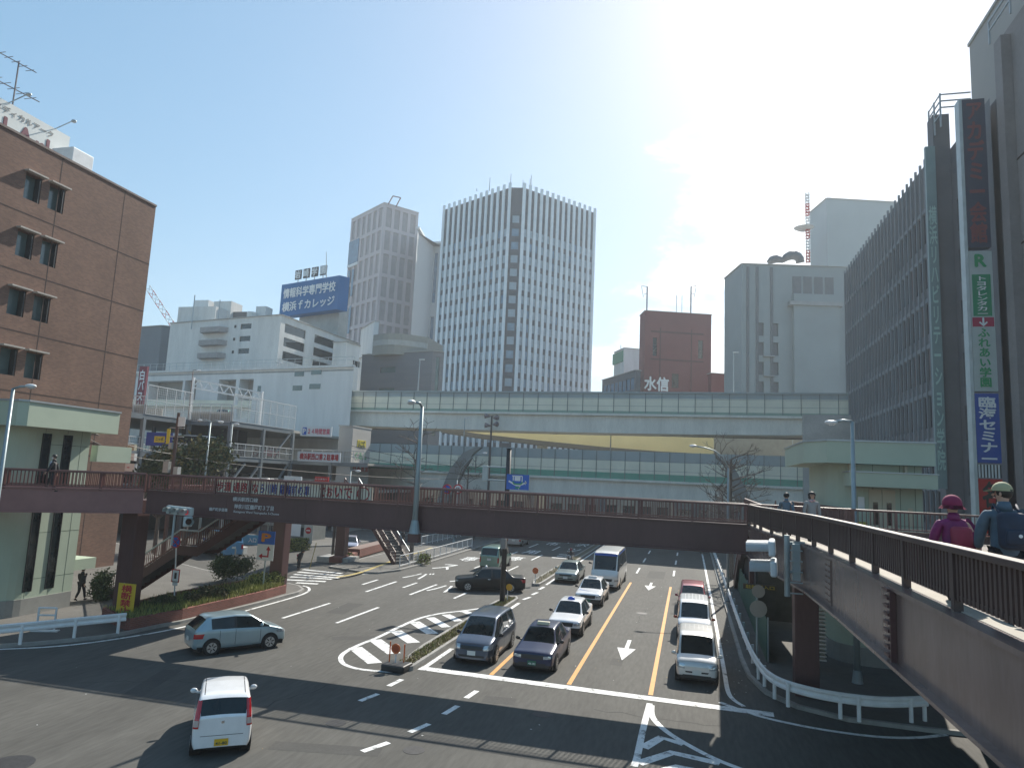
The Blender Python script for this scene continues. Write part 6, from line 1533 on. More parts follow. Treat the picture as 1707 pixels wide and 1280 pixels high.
# ------------------------------------------------------------------ people
def skin_mesh(name, verts, edges, radii, m, parent, sub=2, label=None):
    me = bpy.data.meshes.new(name); me.from_pydata([tuple(v) for v in verts], edges, [])
    o = bpy.data.objects.new(name, me); COL.objects.link(o)
    md = o.modifiers.new('skin', 'SKIN'); md.use_smooth_shade = True; md.branch_smoothing = .6
    sv = me.skin_vertices[0].data
    for i, r in enumerate(radii):
        r = r if isinstance(r, (tuple, list)) else (r, r); sv[i].radius = r
        sv[i].use_root = (i == 0)
    ss = o.modifiers.new('sub', 'SUBSURF'); ss.levels = sub; ss.render_levels = sub
    dg = bpy.context.evaluated_depsgraph_get(); dg.update()
    me2 = bpy.data.meshes.new_from_object(o.evaluated_get(dg)); bpy.data.objects.remove(o); bpy.data.meshes.remove(me)
    me2.materials.clear(); me2.materials.append(m)
    for p in me2.polygons: p.use_smooth = True; p.material_index = 0
    o2 = bpy.data.objects.new(name, me2); COL.objects.link(o2); o2.parent = parent
    return o2
M_skin = mat('skin', (.48, .30, .22), .55, var=.05); M_hair = mat('hair_black', (.02, .018, .016), .6, var=.2, scale=8)
M_suit = mat('suit_black', (.018, .019, .024), .7, var=.15); M_shirt = mat('shirt_white', (.6, .62, .65), .7, var=.05); M_shoe = mat('shoe', (.02, .018, .016), .4, var=0)

def person(label, loc, rz, H=1.7, pose='walk', top=None, bottom=None, head='hair', lean=0.0, extras=(), bulk=1.0, turn=0.0, headtilt=0.0, sit=False):
    th = thing('person', label, 'person', loc, rz)
    k = H / 1.72; S = lambda x, y, z: Vector((x * k, y * k, z * k))
    # forward is +X
    if sit: hipz = .80
    else: hipz = .92
    pelvis = S(0, 0, hipz)
    def up(x, y, z):      # upper body leaning forward about the pelvis
        v = S(x, y, z - .92); c, s = math.cos(lean), math.sin(lean)
        return pelvis + Vector((v.x * c + v.z * s, v.y, -v.x * s + v.z * c))
    chest, belly, neck = up(.0, 0, 1.32), up(.0, 0, 1.12), up(.01, 0, 1.47)
    hl_ = headtilt
    hb, hm, ht = up(.03 + hl_ * .2, 0, 1.555 - hl_ * .02), up(.035 + hl_ * .5, 0, 1.63 - hl_ * .06), up(.02 + hl_ * .6, 0, 1.70 - hl_ * .12)
    shl, shr = up(0, .17, 1.40), up(0, -.17, 1.40)
    if pose == 'walk':
        ell, wrl = up(.10, .24, 1.14), up(.24, .22, .93); elr, wrr = up(-.12, -.24, 1.13), up(-.10, -.24, .88)
        knl, anl = S(.02, .09, .50), S(-.24, .09, .15); knr, anr = S(.17, -.09, .52), S(.27, -.09, .09)
    elif pose == 'stand':
        ell, wrl = up(.0, .24, 1.12), up(.06, .24, .88); elr, wrr = up(.0, -.24, 1.12), up(.07, -.23, .88)
        knl, anl = S(.02, .09, .50), S(.0, .09, .08); knr, anr = S(.03, -.09, .50), S(.02, -.09, .08)
    elif pose == 'ride':
        ell, wrl = up(.16, .26, 1.18), up(.42, .24, 1.12); elr, wrr = up(.16, -.26, 1.18), up(.42, -.24, 1.12)
        knl, anl = S(.34, .16, .72), S(.34, .15, .33); knr, anr = S(.34, -.16, .72), S(.34, -.15, .33)
    hipl, hipr = S(0, .09, hipz - .03), S(0, -.09, hipz - .03)
    tol, tor = anl + S(.14, .01, -.035 if anl.z < .12 * k else -.10), anr + S(.14, -.01, -.035)
    hal, har = wrl + (wrl - ell).normalized() * .07 * k, wrr + (wrr - elr).normalized() * .07 * k
    V = [pelvis, belly, chest, neck, hb, hm, ht, shl, ell, wrl, hal, shr, elr, wrr, har, hipl, knl, anl, tol, hipr, knr, anr, tor]
    E = [(0, 1), (1, 2), (2, 3), (3, 4), (4, 5), (5, 6), (2, 7), (7, 8), (8, 9), (9, 10), (2, 11), (11, 12), (12, 13), (13, 14), (0, 15), (15, 16), (16, 17), (17, 18), (0, 19), (19, 20), (20, 21), (21, 22)]
    r = [.10, .09, .095, .048, .062, .088, .06, .042, .034, .026, .03, .042, .034, .026, .03, .085, .055, .035, .03, .085, .055, .035, .03]
    skin_mesh('body', V, E, [x * k for x in r], M_skin, th)
    # hands: four fingers and a thumb, slightly curled
    for (w_, h_, s_, nm) in ((wrl, hal, 1, 'hand'), (wrr, har, -1, 'hand')):
        d = (h_ - w_).normalized(); sd = d.cross(Vector((0, 1, 0))).normalized(); m = MB(); dn = Vector((0, -s_, 0))
        for i, ln_ in enumerate((.062, .072, .067, .052)):
            a = h_ + sd * (-.024 + i * .016) * k; b = a + d * ln_ * .55 * k; c = b + (d * .8 + dn * .6).normalized() * ln_ * .45 * k
            m.tube([a, b, c], [.009 * k, .008 * k, .006 * k], n=6)
        a = w_ + d * .03 * k - sd * .022 * k; m.tube([a, a + (d * .6 - sd * .8).normalized() * .03 * k, a + (d * .9 - sd * .5).normalized() * .06 * k], [.011 * k, .010 * k, .007 * k], n=6)
        m.build('fingers', M_skin, th, smooth=True, local=True)
    # jacket
    tm = top or M_suit; b_ = bulk
    hem = pelvis + (belly - pelvis) * .05 + S(0, 0, -.06)
    wl2, wr2 = wrl.lerp(ell, .12), wrr.lerp(elr, .12)
    skin_mesh('jacket', [belly, chest, up(0, 0, 1.43), shl + S(0, .012, .012), ell, wl2, shr + S(0, -.012, .012), elr, wr2, hem], [(0, 1), (1, 2), (1, 3), (3, 4), (4, 5), (1, 6), (6, 7), (7, 8), (0, 9)],
              [(.135 * k * b_, .155 * k * b_), (.14 * k * b_, .165 * k * b_), .085 * k, .08 * k * b_, .058 * k * b_, .045 * k * b_, .08 * k * b_, .058 * k * b_, .045 * k * b_, (.14 * k * b_, .155 * k * b_)], tm, th)
    m = MB(); m.cyl(up(0, 0, 1.425), up(.012, 0, 1.535), .092 * k, .066 * k, n=14); m.build('collar', tm, th, smooth=True, local=True)
    # trousers and shoes
    skin_mesh('trousers', [pelvis, hipl, knl, anl.lerp(knl, .1), hipr, knr, anr.lerp(knr, .1)], [(0, 1), (1, 2), (2, 3), (0, 4), (4, 5), (5, 6)], [.13 * k, .10 * k, .075 * k, .058 * k, .10 * k, .075 * k, .058 * k], bottom or M_suit, th)
    for (a, t) in ((anl, tol), (anr, tor)):
        m = MB(); m.tube([a + S(-.05, 0, -.03), a + S(.03, 0, -.02), t + S(.03, 0, 0)], [.035 * k, .048 * k, .03 * k], n=8); m.build('shoe', M_shoe, th, smooth=True, local=True)
    # head
    c = hm; fwd = Vector((math.cos(turn), math.sin(turn), 0)); sdv = Vector((-fwd.y, fwd.x, 0)); R = .092 * k
    fm = MB(); fm.tube([c + fwd * R * .8 + Vector((0, 0, .015 * k)), c + fwd * (R * 1.18) + Vector((0, 0, -.022 * k))], [.008 * k, .015 * k], n=6)
    for s_ in (1, -1): fm.ball(c + sdv * s_ * R * .98 + Vector((0, 0, -.005)), .028 * k, 8, 5, sc_=(.6, .5, 1))
    fm.build('face', M_skin, th, smooth=True, local=True)
    em = MB()
    for s_ in (1, -1): em.ball(c + fwd * R * .90 + sdv * s_ * .032 * k + Vector((0, 0, .012 * k)), .011 * k, 8, 5, sc_=(.6, 1, .7))
    em.build('eyes', M_hair, th, smooth=True, local=True)
    mm = MB(); mm.ball(c + fwd * R * .92 + Vector((0, 0, -.052 * k)), .02 * k, 8, 5, sc_=(.4, 1.1, .35)); mm.build('mouth', mat('lips', (.4, .13, .12), .5, var=0), th, smooth=True, local=True)
    if head in ('hair', 'bob', 'cap', 'hat'):
        m = MB(); m.ball(c - fwd * .018 * k + Vector((0, 0, .03 * k)), R * (1.14 if head in ('hair', 'bob') else 1.06), 14, 9, sc_=(1.02, 1.0, 1.0) if head != 'bob' else (1.1, 1.15, 1.05))
        # keep the face free
        keep = [f for f in m.f if not ((sum((m.v[i] for i in f), Vector()) / len(f) - c).dot(fwd) > R * .45 and (sum((m.v[i] for i in f), Vector()) / len(f) - c).z < .045 * k) and (head == 'bob' or (sum((m.v[i] for i in f), Vector()) / len(f) - c).z > -.055 * k)]
        m.f = keep; m.m = [0] * len(keep)
        if head == 'bob': m.ball(c - fwd * .035 * k + Vector((0, 0, -.05 * k)), R * 1.12, 12, 8, sc_=(.8, 1.12, .9))
        m.build('hair', M_hair, th, smooth=True, local=True)
    if head == 'cap':
        mc = mat('cap_khaki', (.36, .34, .2), .8, var=.08)
        m = MB(); m.ball(c + Vector((0, 0, .035 * k)), R * 1.24, 16, 10); 
        keep = [f for f in m.f if (sum((m.v[i] for i in f), Vector()) / len(f) - c).z > .03 * k]; m.f = keep; m.m = [0] * len(keep)
        m.add([c + fwd * R * a_ + sdv * b2 * R + Vector((0, 0, z_ * k)) for (a_, b2, z_) in ((1.0, -.9, .045), (2.0, -.6, .02), (2.15, 0, .03), (2.0, .6, .02), (1.0, .9, .045), (1.1, 0, .062))], [(0, 1, 2, 5), (5, 2, 3, 4), (5, 2, 1, 0), (4, 3, 2, 5)])
        m.build('cap', mc, th, smooth=True, local=True)
    if head == 'hat':
        mc = mat('hat_raspberry', (.22, .02, .07), .85, var=.12, scale=12)
        m = MB(); m.ball(c + Vector((0, 0, .035 * k)), R * 1.42, 16, 10, sc_=(1, 1, 1.02)); keep = [f for f in m.f if (sum((m.v[i] for i in f), Vector()) / len(f) - c).z > .0]; m.f = keep; m.m = [0] * len(keep)
        n = 20
        for i in range(n):
            a0, a1 = 2 * math.pi * i / n, 2 * math.pi * (i + 1) / n
            P0, P1 = [c + Vector((math.cos(a) * R * 1.40, math.sin(a) * R * 1.40, .012)) for a in (a0, a1)]; Q0, Q1 = [c + Vector((math.cos(a) * R * 1.95, math.sin(a) * R * 1.95, -.035)) for a in (a0, a1)]
            m.add([P0, P1, Q1, Q0], [(0, 1, 2, 3), (3, 2, 1, 0)])
        m.build('hat', mc, th, smooth=True, local=True)
    if head == 'helmet':
        m = MB(); m.ball(c + Vector((0, 0, .02 * k)), R * 1.45, 16, 10); m.build('helmet', mat('helmet_maroon', (.25, .03, .05), .2, var=0, coat=1), th, smooth=True, local=True)
        m = MB(); m.ball(c + fwd * .03 + Vector((0, 0, .01 * k)), R * 1.36, 12, 8, sc_=(1, .95, .5)); m.build('visor', M_cg, th, smooth=True, local=True)
    if 'backpack' in extras:
        m = MB(); q = up(-.235, 0, 1.20); m.obox(q, Vector((.085, 0, 0)), Vector((0, .155, 0)), Vector((.02, 0, .22))); bpk = m.build('backpack', mat('backpack_navy', (.02, .03, .055), .7, var=.2, scale=9, bump=.3), th, smooth=True, local=True, bevel=.06)
        m = MB(); m.obox(q + Vector((-.10, 0, -.07)), Vector((.03, 0, 0)), Vector((0, .11, 0)), Vector((0, 0, .09))); m.build('pocket', MATS['backpack_navy'], bpk, smooth=True, local=True, bevel=.025)
        m = MB(); m.ball(q + Vector((-.133, -.03, -.05)), .022, 8, 5, sc_=(.2, 1, 1)); m.build('emblem', M_white, bpk, local=True)
        for s_ in (1, -1): m = MB(); m.tube([up(-.2, .1 * s_, 1.38), up(-.02, .12 * s_, 1.5), up(.14, .11 * s_, 1.34), up(.1, .13 * s_, 1.12)], .018 * k, n=6); m.build('strap', MATS['backpack_navy'], th, smooth=True, local=True)
    if 'smallpack' in extras:
        m = MB(); q = up(-.225, 0, 1.17); m.obox(q, Vector((.065, 0, 0)), Vector((0, .125, 0)), Vector((.015, 0, .165))); m.build('backpack', mat('backpack_red', (.26, .02, .05), .6, var=.15, scale=9, bump=.3), th, smooth=True, local=True, bevel=.05)
    if 'shirt' in extras:
        m = MB(); m.ball(up(.11, 0, 1.35), .08 * k, 8, 6, sc_=(.6, .7, 1.4)); m.build('shirt', M_shirt, th, smooth=True, local=True)
        m = MB(); m.tube([up(.158, 0, 1.41), up(.165, 0, 1.24)], .014 * k, n=5); m.build('tie', M_blue, th, local=True)
    if 'mask' in extras:
        m = MB(); m.ball(c + fwd * R * .62 + Vector((0, 0, -.04 * k)), R * .62, 10, 6, sc_=(.75, .95, .7)); m.build('face_mask', M_white, th, smooth=True, local=True)
    if 'scarf' in extras:
        m = MB(); m.tube([neck + S(.06, 0, .01), neck + S(.02, .07, .01), neck + S(-.05, 0, .02), neck + S(.02, -.07, .01), neck + S(.07, .0, -.03)], .035 * k, n=8); m.build('scarf', mat('scarf_pink', (.55, .32, .33), .8, var=.1), th, smooth=True, local=True)
    return th, dict(har=har, hal=hal, k=k, chest=chest)

M_pinkj = mat('jacket_raspberry', (.20, .02, .11), .65, var=.22, scale=7, bump=.5); M_bluej = mat('jacket_slate_blue', (.085, .13, .175), .75, var=.2, scale=6, bump=.5); M_greyj = mat('coat_grey', (.26, .26, .26), .8, var=.1)
person('woman from behind in raspberry jacket and hat with small red backpack, near right railing', (3.38, 10.5, ZD), R_(95), 1.565, 'walk', M_pinkj, M_suit, 'hat', extras=('smallpack',), bulk=1.18, turn=.25)
person('man from behind in slate blue jacket, khaki cap and dark backpack at right', (3.78, 10.0, ZD), R_(88), 1.76, 'walk', M_bluej, M_suit, 'cap', extras=('backpack',), bulk=1.15, turn=1.0)
person('woman in grey coat and pink scarf facing the viewer on the right deck', (3.5, 22.4, ZD), R_(-80), 1.56, 'stand', M_greyj, M_suit, 'bob', extras=('scarf',))
person('dark-haired person mostly hidden behind the railing bend, walking away', (3.05, 24.4, ZD), R_(80), 1.5, 'walk', M_bluej, M_suit, 'hair')
person('businessman in black suit and white face mask walking on the left footbridge span', (-27.35, 25.35, ZD), R_(215), 1.68, 'walk', M_suit, M_suit, 'hair', extras=('shirt', 'mask'), turn=.6)
person('man in dark suit walking on the pavement beside the left lift hall', (G(127, 1001, .13).x + .2, G(127, 1001, .13).y, .13), R_(100), 1.7, 'walk', M_suit, M_suit, 'hair', extras=())
bt, info = person('stooping person in black coat with red bag crossing the side street pavement', (G(497, 950).x, G(497, 950).y, 0.0), R_(-10), 1.6, 'stand', M_suit, M_suit, 'hair', lean=.45, headtilt=.2)
person('person in dark clothes walking on the pavement beyond the far stairs', (G(671, 908, .13).x, G(671, 908, .13).y, .0), R_(80), 1.7, 'walk', M_suit, M_suit, 'hair')
mb = MB(); hp = info['hal']; mb.ball((-.22, .12, 1.05), .15, 10, 7, sc_=(.55, .9, .8)); bag = mb.build('shoulder_bag', mat('bag_red', (.35, .03, .06), .6, var=.05), bt, smooth=True, local=True)

# scooter and its rider
sg_ = G(951, 944)
sc_t = thing('scooter', 'small motor scooter behind the pale green-silver sedan', 'scooter', (sg_.x, sg_.y, 0), -math.pi / 2 + .05)
for x in (-.62, .62):
    w = MB().cyl((x, -.05, .24), (x, .05, .24), .24, n=18).build('wheel', M_tyre, sc_t, local=True); MB().cyl((x, -.055, .24), (x, .055, .24), .13, n=12).build('rim', M_rim, w, local=True)
m = MB(); m.tube([(-.75, 0, .62), (-.45, 0, .60), (-.15, 0, .42), (.2, 0, .34), (.45, 0, .6), (.5, 0, .92)], [.10, .16, .14, .12, .12, .09], n=10); m.build('body', paint('paint_scooter', (.3, .3, .33), .3), sc_t, smooth=True, local=True)
MB().tube([(-.7, 0, .76), (-.1, 0, .74)], [.11, .13], n=10).build('seat', M_plas, sc_t, smooth=True, local=True)
MB().tube([(.42, -.32, 1.0), (.48, 0, .98), (.42, .32, 1.0)], .02, n=6).build('handlebar', M_steel, sc_t, local=True)
MB().ball((.58, 0, .86), .09, 10, 6).build('headlight', M_hl, sc_t, smooth=True, local=True)
for s_ in (1, -1): MB().ball((.42, s_ * .36, 1.16), .06, 8, 6, sc_=(.4, 1, .7)).build('mirror', M_plas, sc_t, smooth=True, local=True)
person('scooter rider in maroon helmet and dark jacket beside the central reservation', (sg_.x, sg_.y, 0), -math.pi / 2 + .05, 1.7, 'ride', M_suit, M_suit, 'helmet', lean=.12, sit=True)
# ------------------------------------------------------------------ guard rails, beds, lamps, signals, signs
M_gal = mat('lamp_pole_grey', (.30, .36, .38), .5, metal=.3, var=.1)
M_lamp = mat('lamp_glass', (.55, .58, .6), .25, var=0, coat=.6)
def guard_rail(name, label, pts, posts, z=.13, top=.82):
    t = thing(name, label, 'guard rail', (pts[0][0], pts[0][1], z))
    q = [Vector((p[0], p[1])) for p in pts]; sm_ = []
    for i in range(len(q) - 1):
        p0, p1, p2, p3 = q[max(i - 1, 0)], q[i], q[i + 1], q[min(i + 2, len(q) - 1)]
        for k in range(5):
            u = k / 5; sm_.append(.5 * ((2 * p1) + (p2 - p0) * u + (2 * p0 - 5 * p1 + 4 * p2 - p3) * u * u + (3 * p1 - p0 - 3 * p2 + p3) * u ** 3))
    sm_.append(q[-1]); prof = [(.0, top), (.045, top - .03), (.045, top - .10), (.0, top - .15), (.0, top - .20), (.045, top - .25), (.045, top - .32), (.0, top - .35)]
    vs = []; fs = []; n = len(prof)
    for i, p in enumerate(sm_):
        d = (sm_[min(i + 1, len(sm_) - 1)] - sm_[max(i - 1, 0)]).normalized(); nn = Vector((d.y, -d.x))
        for (o_, h_) in prof: vs.append((p.x + nn.x * o_, p.y + nn.y * o_, z + h_))
        for (o_, h_) in prof: vs.append((p.x + nn.x * (o_ - .02), p.y + nn.y * (o_ - .02), z + h_))
    K = 2 * n
    for i in range(len(sm_) - 1):
        for j in range(n - 1):
            a = i * K + j; fs.append((a, a + 1, a + K + 1, a + K)); a += n; fs.append((a, a + K, a + K + 1, a + 1))
        a = i * K; fs.append((a, a + K, a + K + n, a + n)); a = i * K + n - 1; fs.append((a, a + n, a + K + n, a + K))
    MB().add(vs, fs).build('rail', M_white, t)
    for p in posts: MB().cyl((p[0], p[1], z - .02), (p[0], p[1], z + top - .05), .065, n=10).build('post', M_white, t)
    return t
gp = [tuple(G(x, y, .13)[:2]) for x, y in ((33, 1073), (123, 1063), (196, 1055))]
dv = (V2(gp[1]) - V2(gp[0])).normalized()
guard_rail('guard_rail', 'white guard rail at the left edge, in front of the light green lift hall', [tuple(V2(gp[0]) - dv * 5), gp[0], gp[1], (gp[2][0] + .12, gp[2][1] + .25)], [tuple(V2(gp[0]) - dv * 2), gp[0], gp[1], gp[2]])
rp_pts = [(2.62, 85), (2.6, 60), (2.55, 40), (2.58, 33), (2.7, 30), (2.95, 28.2), (3.5, 27.2), (4.6, 26.55), (6.2, 26.5), (7.8, 27.3)]
guard_rail('guard_rail', 'long white guard rail along the right kerb, curving round the corner under the deck', rp_pts, [(2.72, 85 - 2.6 * k) for k in range(22)] + [(2.85, 29.4), (3.05, 27.35 + .6), (3.4, 27.15), (4.95, 26.4 + .1), (5.5, 26.4), (7.2, 26.95), (7.7, 27.3)])
# low barrier frame behind the left guard rail
bf = thing('barrier_frame', 'small white barrier frame standing behind the left guard rail', 'barrier', tuple(G(75, 1052, .13)))
c_ = G(75, 1052, .13); m = MB()
for s_ in (-.3, .3):
    for z in (0,): m.cyl((c_.x + s_, c_.y + s_ * .5, .13), (c_.x + s_, c_.y + s_ * .5, 1.12), .04, n=8)
for z in (.8, 1.1): m.cyl((c_.x - .3, c_.y - .15, z), (c_.x + .3, c_.y + .15, z), .035, n=8)
m.bar((c_.x - .5, c_.y - .2, .16), (c_.x + .5, c_.y + .2, .16), .25, .05); m.build('frame', M_white, bf)
# pipe fences on the far left pavement
def pipe_fence(label, pts, z=.13, h=.95, step=1.6):
    t = thing('pipe_fence', label, 'fence', (pts[0][0], pts[0][1], z)); 
    for i in range(len(pts) - 1):
        a, b = Vector((*pts[i], z)), Vector((*pts[i + 1], z)); d = b - a; n = max(1, int(d.length / step)); m = MB()
        for hh in (h, .2): m.cyl(a + Vector((0, 0, hh)), b + Vector((0, 0, hh)), .03, n=6)
        nn = int(d.length / .22)
        for k in range(1, nn): p = a + d * k / nn; m.cyl(p + Vector((0, 0, .2)), p + Vector((0, 0, h)), .010, n=5)
        m.build('panel', M_white, t)
        for k in range(n + 1): p = a + d * k / n; MB().cyl(p, p + Vector((0, 0, h)), .038, n=8).build('post', M_white, t)
    return t
pipe_fence('white pipe fence along the kerb beyond the side street', [(-22.0, 52.6), (-21.9, 60), (-22.1, 72)])
pipe_fence('white pipe fence at the back of the far left pavement', [(-27.0, 70), (-27.2, 82), (-27.3, 104)])
pipe_fence('white pipe fence beside the road in the distance, left of the carriageway', [(-22.3, 86), (-22.6, 110)])

# ---- plants
M_leaf = mat('leaf_green', (.065, .085, .025), .7, var=.45, scale=3); M_leafd = mat('leaf_dark', (.035, .055, .02), .7, var=.4, scale=3); M_leafy = mat('leaf_yellowgreen', (.30, .31, .09), .75, var=.35, scale=4); M_leafb = mat('leaf_olive_brown', (.13, .11, .06), .8, var=.35, scale=4)
M_bark = mat('bark', (.13, .11, .095), .9, var=.3, scale=6)
def leaves(rnd, c, r, n, size=.09, flat=1.0, mats=1):
    m = MB(); c = Vector(c)
    cl = [Vector((rnd.uniform(-1, 1), rnd.uniform(-1, 1), rnd.uniform(-.8, 1))) for _ in range(12)]
    cl = [q.normalized() * rnd.uniform(.35, .85) for q in cl]
    for _ in range(n):
        q = rnd.choice(cl) + Vector((rnd.gauss(0, .24), rnd.gauss(0, .24), rnd.gauss(0, .24)))
        p = c + Vector((q.x * r[0], q.y * r[1], q.z * r[2] * flat)); 
        if p.z < c.z - r[2]: continue
        a = Vector((rnd.gauss(0, 1), rnd.gauss(0, 1), rnd.gauss(0, 1))).normalized(); b = a.orthogonal().normalized(); s = size * rnd.uniform(.6, 1.4)
        m.add([p - a * s, p + b * s * .45, p + a * s, p - b * s * .45], [(0, 1, 2, 3)], rnd.randrange(mats))
    return m
def bush(label, loc, r, seed, m=None, n=900, size=.07, grp=None, name='shrub'):
    rnd = random.Random(seed); t = thing(name, label, 'shrub', loc, 0, grp)
    l = leaves(rnd, (loc[0], loc[1], loc[2] + r[2] * .75), r, n, size, mats=2); l.build('foliage', m or [M_leaf, M_leafd], t)
    st = MB()
    for k in range(6):
        a = rnd.uniform(0, 6.28); st.tube([(loc[0], loc[1], loc[2] - .05), (loc[0] + math.cos(a) * r[0] * .3, loc[1] + math.sin(a) * r[1] * .3, loc[2] + r[2] * .5), (loc[0] + math.cos(a) * r[0] * .6, loc[1] + math.sin(a) * r[1] * .6, loc[2] + r[2] * 1.1)], [.02, .014, .006], n=5)
    st.build('stems', M_bark, t); return t
# flower bed with its brick wall on the left corner
M_fbrick = brick_mat('bed_brick', (.24, .085, .065), (.18, .065, .05), (.2, .14, .12))
fpts = [G(x, y, .13) for x, y in ((212, 1050), (255, 1041), (300, 1032), (350, 1020), (400, 1008), (440, 998), (474, 988))]
fb = thing('flower_bed', 'raised flower bed with red brick wall along the left kerb', 'planter', (fpts[3].x, fpts[3].y, .13))
back = [(-26.3, 39.3), (-26.9, 33.5), (-26.6, 30.0), (-26.6, 28.4)]
m = MB(); loop = [tuple(p[:2]) for p in fpts] + back
for i in range(len(loop)):
    a, b = loop[i], loop[(i + 1) % len(loop)]; m.wall(a, b, .1, .60, .2)
m.build('brick_wall', M_fbrick, fb)
MB().prism(loop, .12, .42).build('soil', mat('soil', (.07, .055, .04), .95, var=.3, scale=3), fb)
rnd = random.Random(3); gm_ = MB()
def inpoly(x, y, P):
    c = False; n = len(P)
    for i in range(n):
        x1, y1 = P[i][:2]; x2, y2 = P[(i + 1) % n][:2]
        if (y1 > y) != (y2 > y) and x < (x2 - x1) * (y - y1) / (y2 - y1) + x1: c = not c
    return c
cnt = 0
while cnt < 9000:
    x, y = rnd.uniform(-27, -22.8), rnd.uniform(27, 40)
    if not inpoly(x, y, loop): continue
    front = min((Vector((x, y)) - V2(p)).length for p in fpts)
    if rnd.random() > (1.15 - front * .30): continue
    h = rnd.uniform(.12, .42); a = rnd.uniform(0, 6.28); w_ = rnd.uniform(.025, .055); dx, dy = math.cos(a) * w_, math.sin(a) * w_; lx, ly = rnd.gauss(0, .08), rnd.gauss(0, .08)
    gm_.add([(x - dx, y - dy, .42), (x + dx, y + dy, .42), (x + lx, y + ly, .42 + h)], [(0, 1, 2)], 0 if rnd.random() < .75 else 1); cnt += 1
o = gm_.build('ground_cover', [M_leafy, M_leaf]); o['kind'] = 'stuff'
for i, (px, py, r, mm, lab) in enumerate(((385, 962, (1.25, 1.1, .8), [M_leafd, M_leaf], 'large dark green rounded shrub in the flower bed'), (352, 1000, (.75, .6, .42), [M_leafb, M_leafd], 'olive brown shrub in the middle of the flower bed'), (315, 1008, (.5, .5, .36), [M_leafb, M_leafd], 'small brownish shrub between the two sign posts'), (272, 1013, (.55, .5, .36), [M_leafb, M_leaf], 'small brown-green shrub nearest the yellow sign'),
      (430, 975, (.9, .7, .4), [M_leafy, M_leaf], 'yellow-green shrub near the tip of the flower bed'), (462, 974, (.6, .5, .45), [M_leafy, M_leaf], 'tall yellow-green plant at the tip of the flower bed'), (165, 990, (.8, .6, .9), [M_leafd, M_leaf], 'dark green shrub at the foot of the left stairs'))):
    g_ = G(px, py, .42); bush(lab, (g_.x, g_.y, .40 if i < 6 else .13), r, 20 + i, mm, 6500 if r[0] > 1 else 2600, .07)
# central reservation grass
gm_ = MB(); rnd = random.Random(8)
for k in range(5200):
    y = rnd.uniform(26.6, 43.8) if k < 4200 else rnd.uniform(50.8, 70); x = rnd.uniform(-11.0, -10.38)
    h = rnd.uniform(.03, .13); a = rnd.uniform(0, 6.28); w_ = rnd.uniform(.015, .03); dx, dy = math.cos(a) * w_, math.sin(a) * w_
    gm_.add([(x - dx, y - dy, .15), (x + dx, y + dy, .15), (x + rnd.gauss(0, .04), y + rnd.gauss(0, .04), .16 + h)], [(0, 1, 2)], rnd.randrange(3))
o = gm_.build('grass', [mat('grass_dry', (.20, .17, .07), .85, var=.3, scale=5), M_leafy, mat('grass_brown', (.16, .13, .07), .85, var=.3, scale=5)]); o['kind'] = 'stuff'
# trees: leafy one by the car park, two bare pollarded ones
def limb(m, rnd, p, d, L_, r, depth, spread=.6, tips=None):
    n = 3; pts = [p]; q = p.copy(); dd = d.copy()
    for k in range(n):
        dd = (dd + Vector((rnd.gauss(0, .12), rnd.gauss(0, .12), rnd.gauss(0, .08)))).normalized(); q = q + dd * L_ / n; pts.append(q.copy())
    m.tube(pts, [lerp(r, r * .62, k / n) for k in range(n + 1)], n=6 if r > .04 else 4)
    if depth == 0:
        if tips is not None: tips.append(q.copy())
        return
    for k in range(rnd.choice((2, 3, 3))):
        a = rnd.uniform(0, 6.28); o_ = Vector((math.cos(a), math.sin(a), rnd.uniform(-.1, .7))).normalized()
        limb(m, rnd, q, (dd * (1 - spread) + o_ * spread).normalized(), L_ * rnd.uniform(.6, .8), r * .6, depth - 1, spread, tips)
def bare_tree(label, loc, H, seed, r0=.16, depth=3, nb_l=15):
    rnd = random.Random(seed); t = thing('bare_tree', label, 'tree', loc); m = MB(); p0 = Vector(loc)
    m.tube([p0, p0 + Vector((.05, 0, H * .35)), p0 + Vector((-.05, .05, H * .7)), p0 + Vector((0, 0, H))], [r0, r0 * .85, r0 * .65, r0 * .4], n=9)
    m.build('trunk', M_bark, t)
    b = MB()
    for k in range(nb_l):
        h = H * rnd.uniform(.3, 1.0); a = rnd.uniform(0, 6.28); d = Vector((math.cos(a), math.sin(a), rnd.uniform(.2, .8))).normalized()
        limb(b, rnd, p0 + Vector((0, 0, h)), d, H * rnd.uniform(.09, .15), r0 * .28, depth, .5)
    b.build('branches', M_bark, t); return t
tt = atY(697, 735, 58); bare_tree('bare knobbly street tree just right of the central footbridge lamp', (atY(690, 850, 58).x, 58, .1), tt.z, 4, .2, 2)
tt = atY(1192, 735, 62); bare_tree('bare bushy street tree on the right, beside the curved street lamp', (3.4, 62, .1), tt.z - 1.6, 9, .24, 3, 34)
tt = atY(778, 780, 88); bare_tree('small bare tree in front of the expressway, left of the loudspeaker pole', (atY(778, 840, 88).x, 88, .1), tt.z, 12, .16, 3)
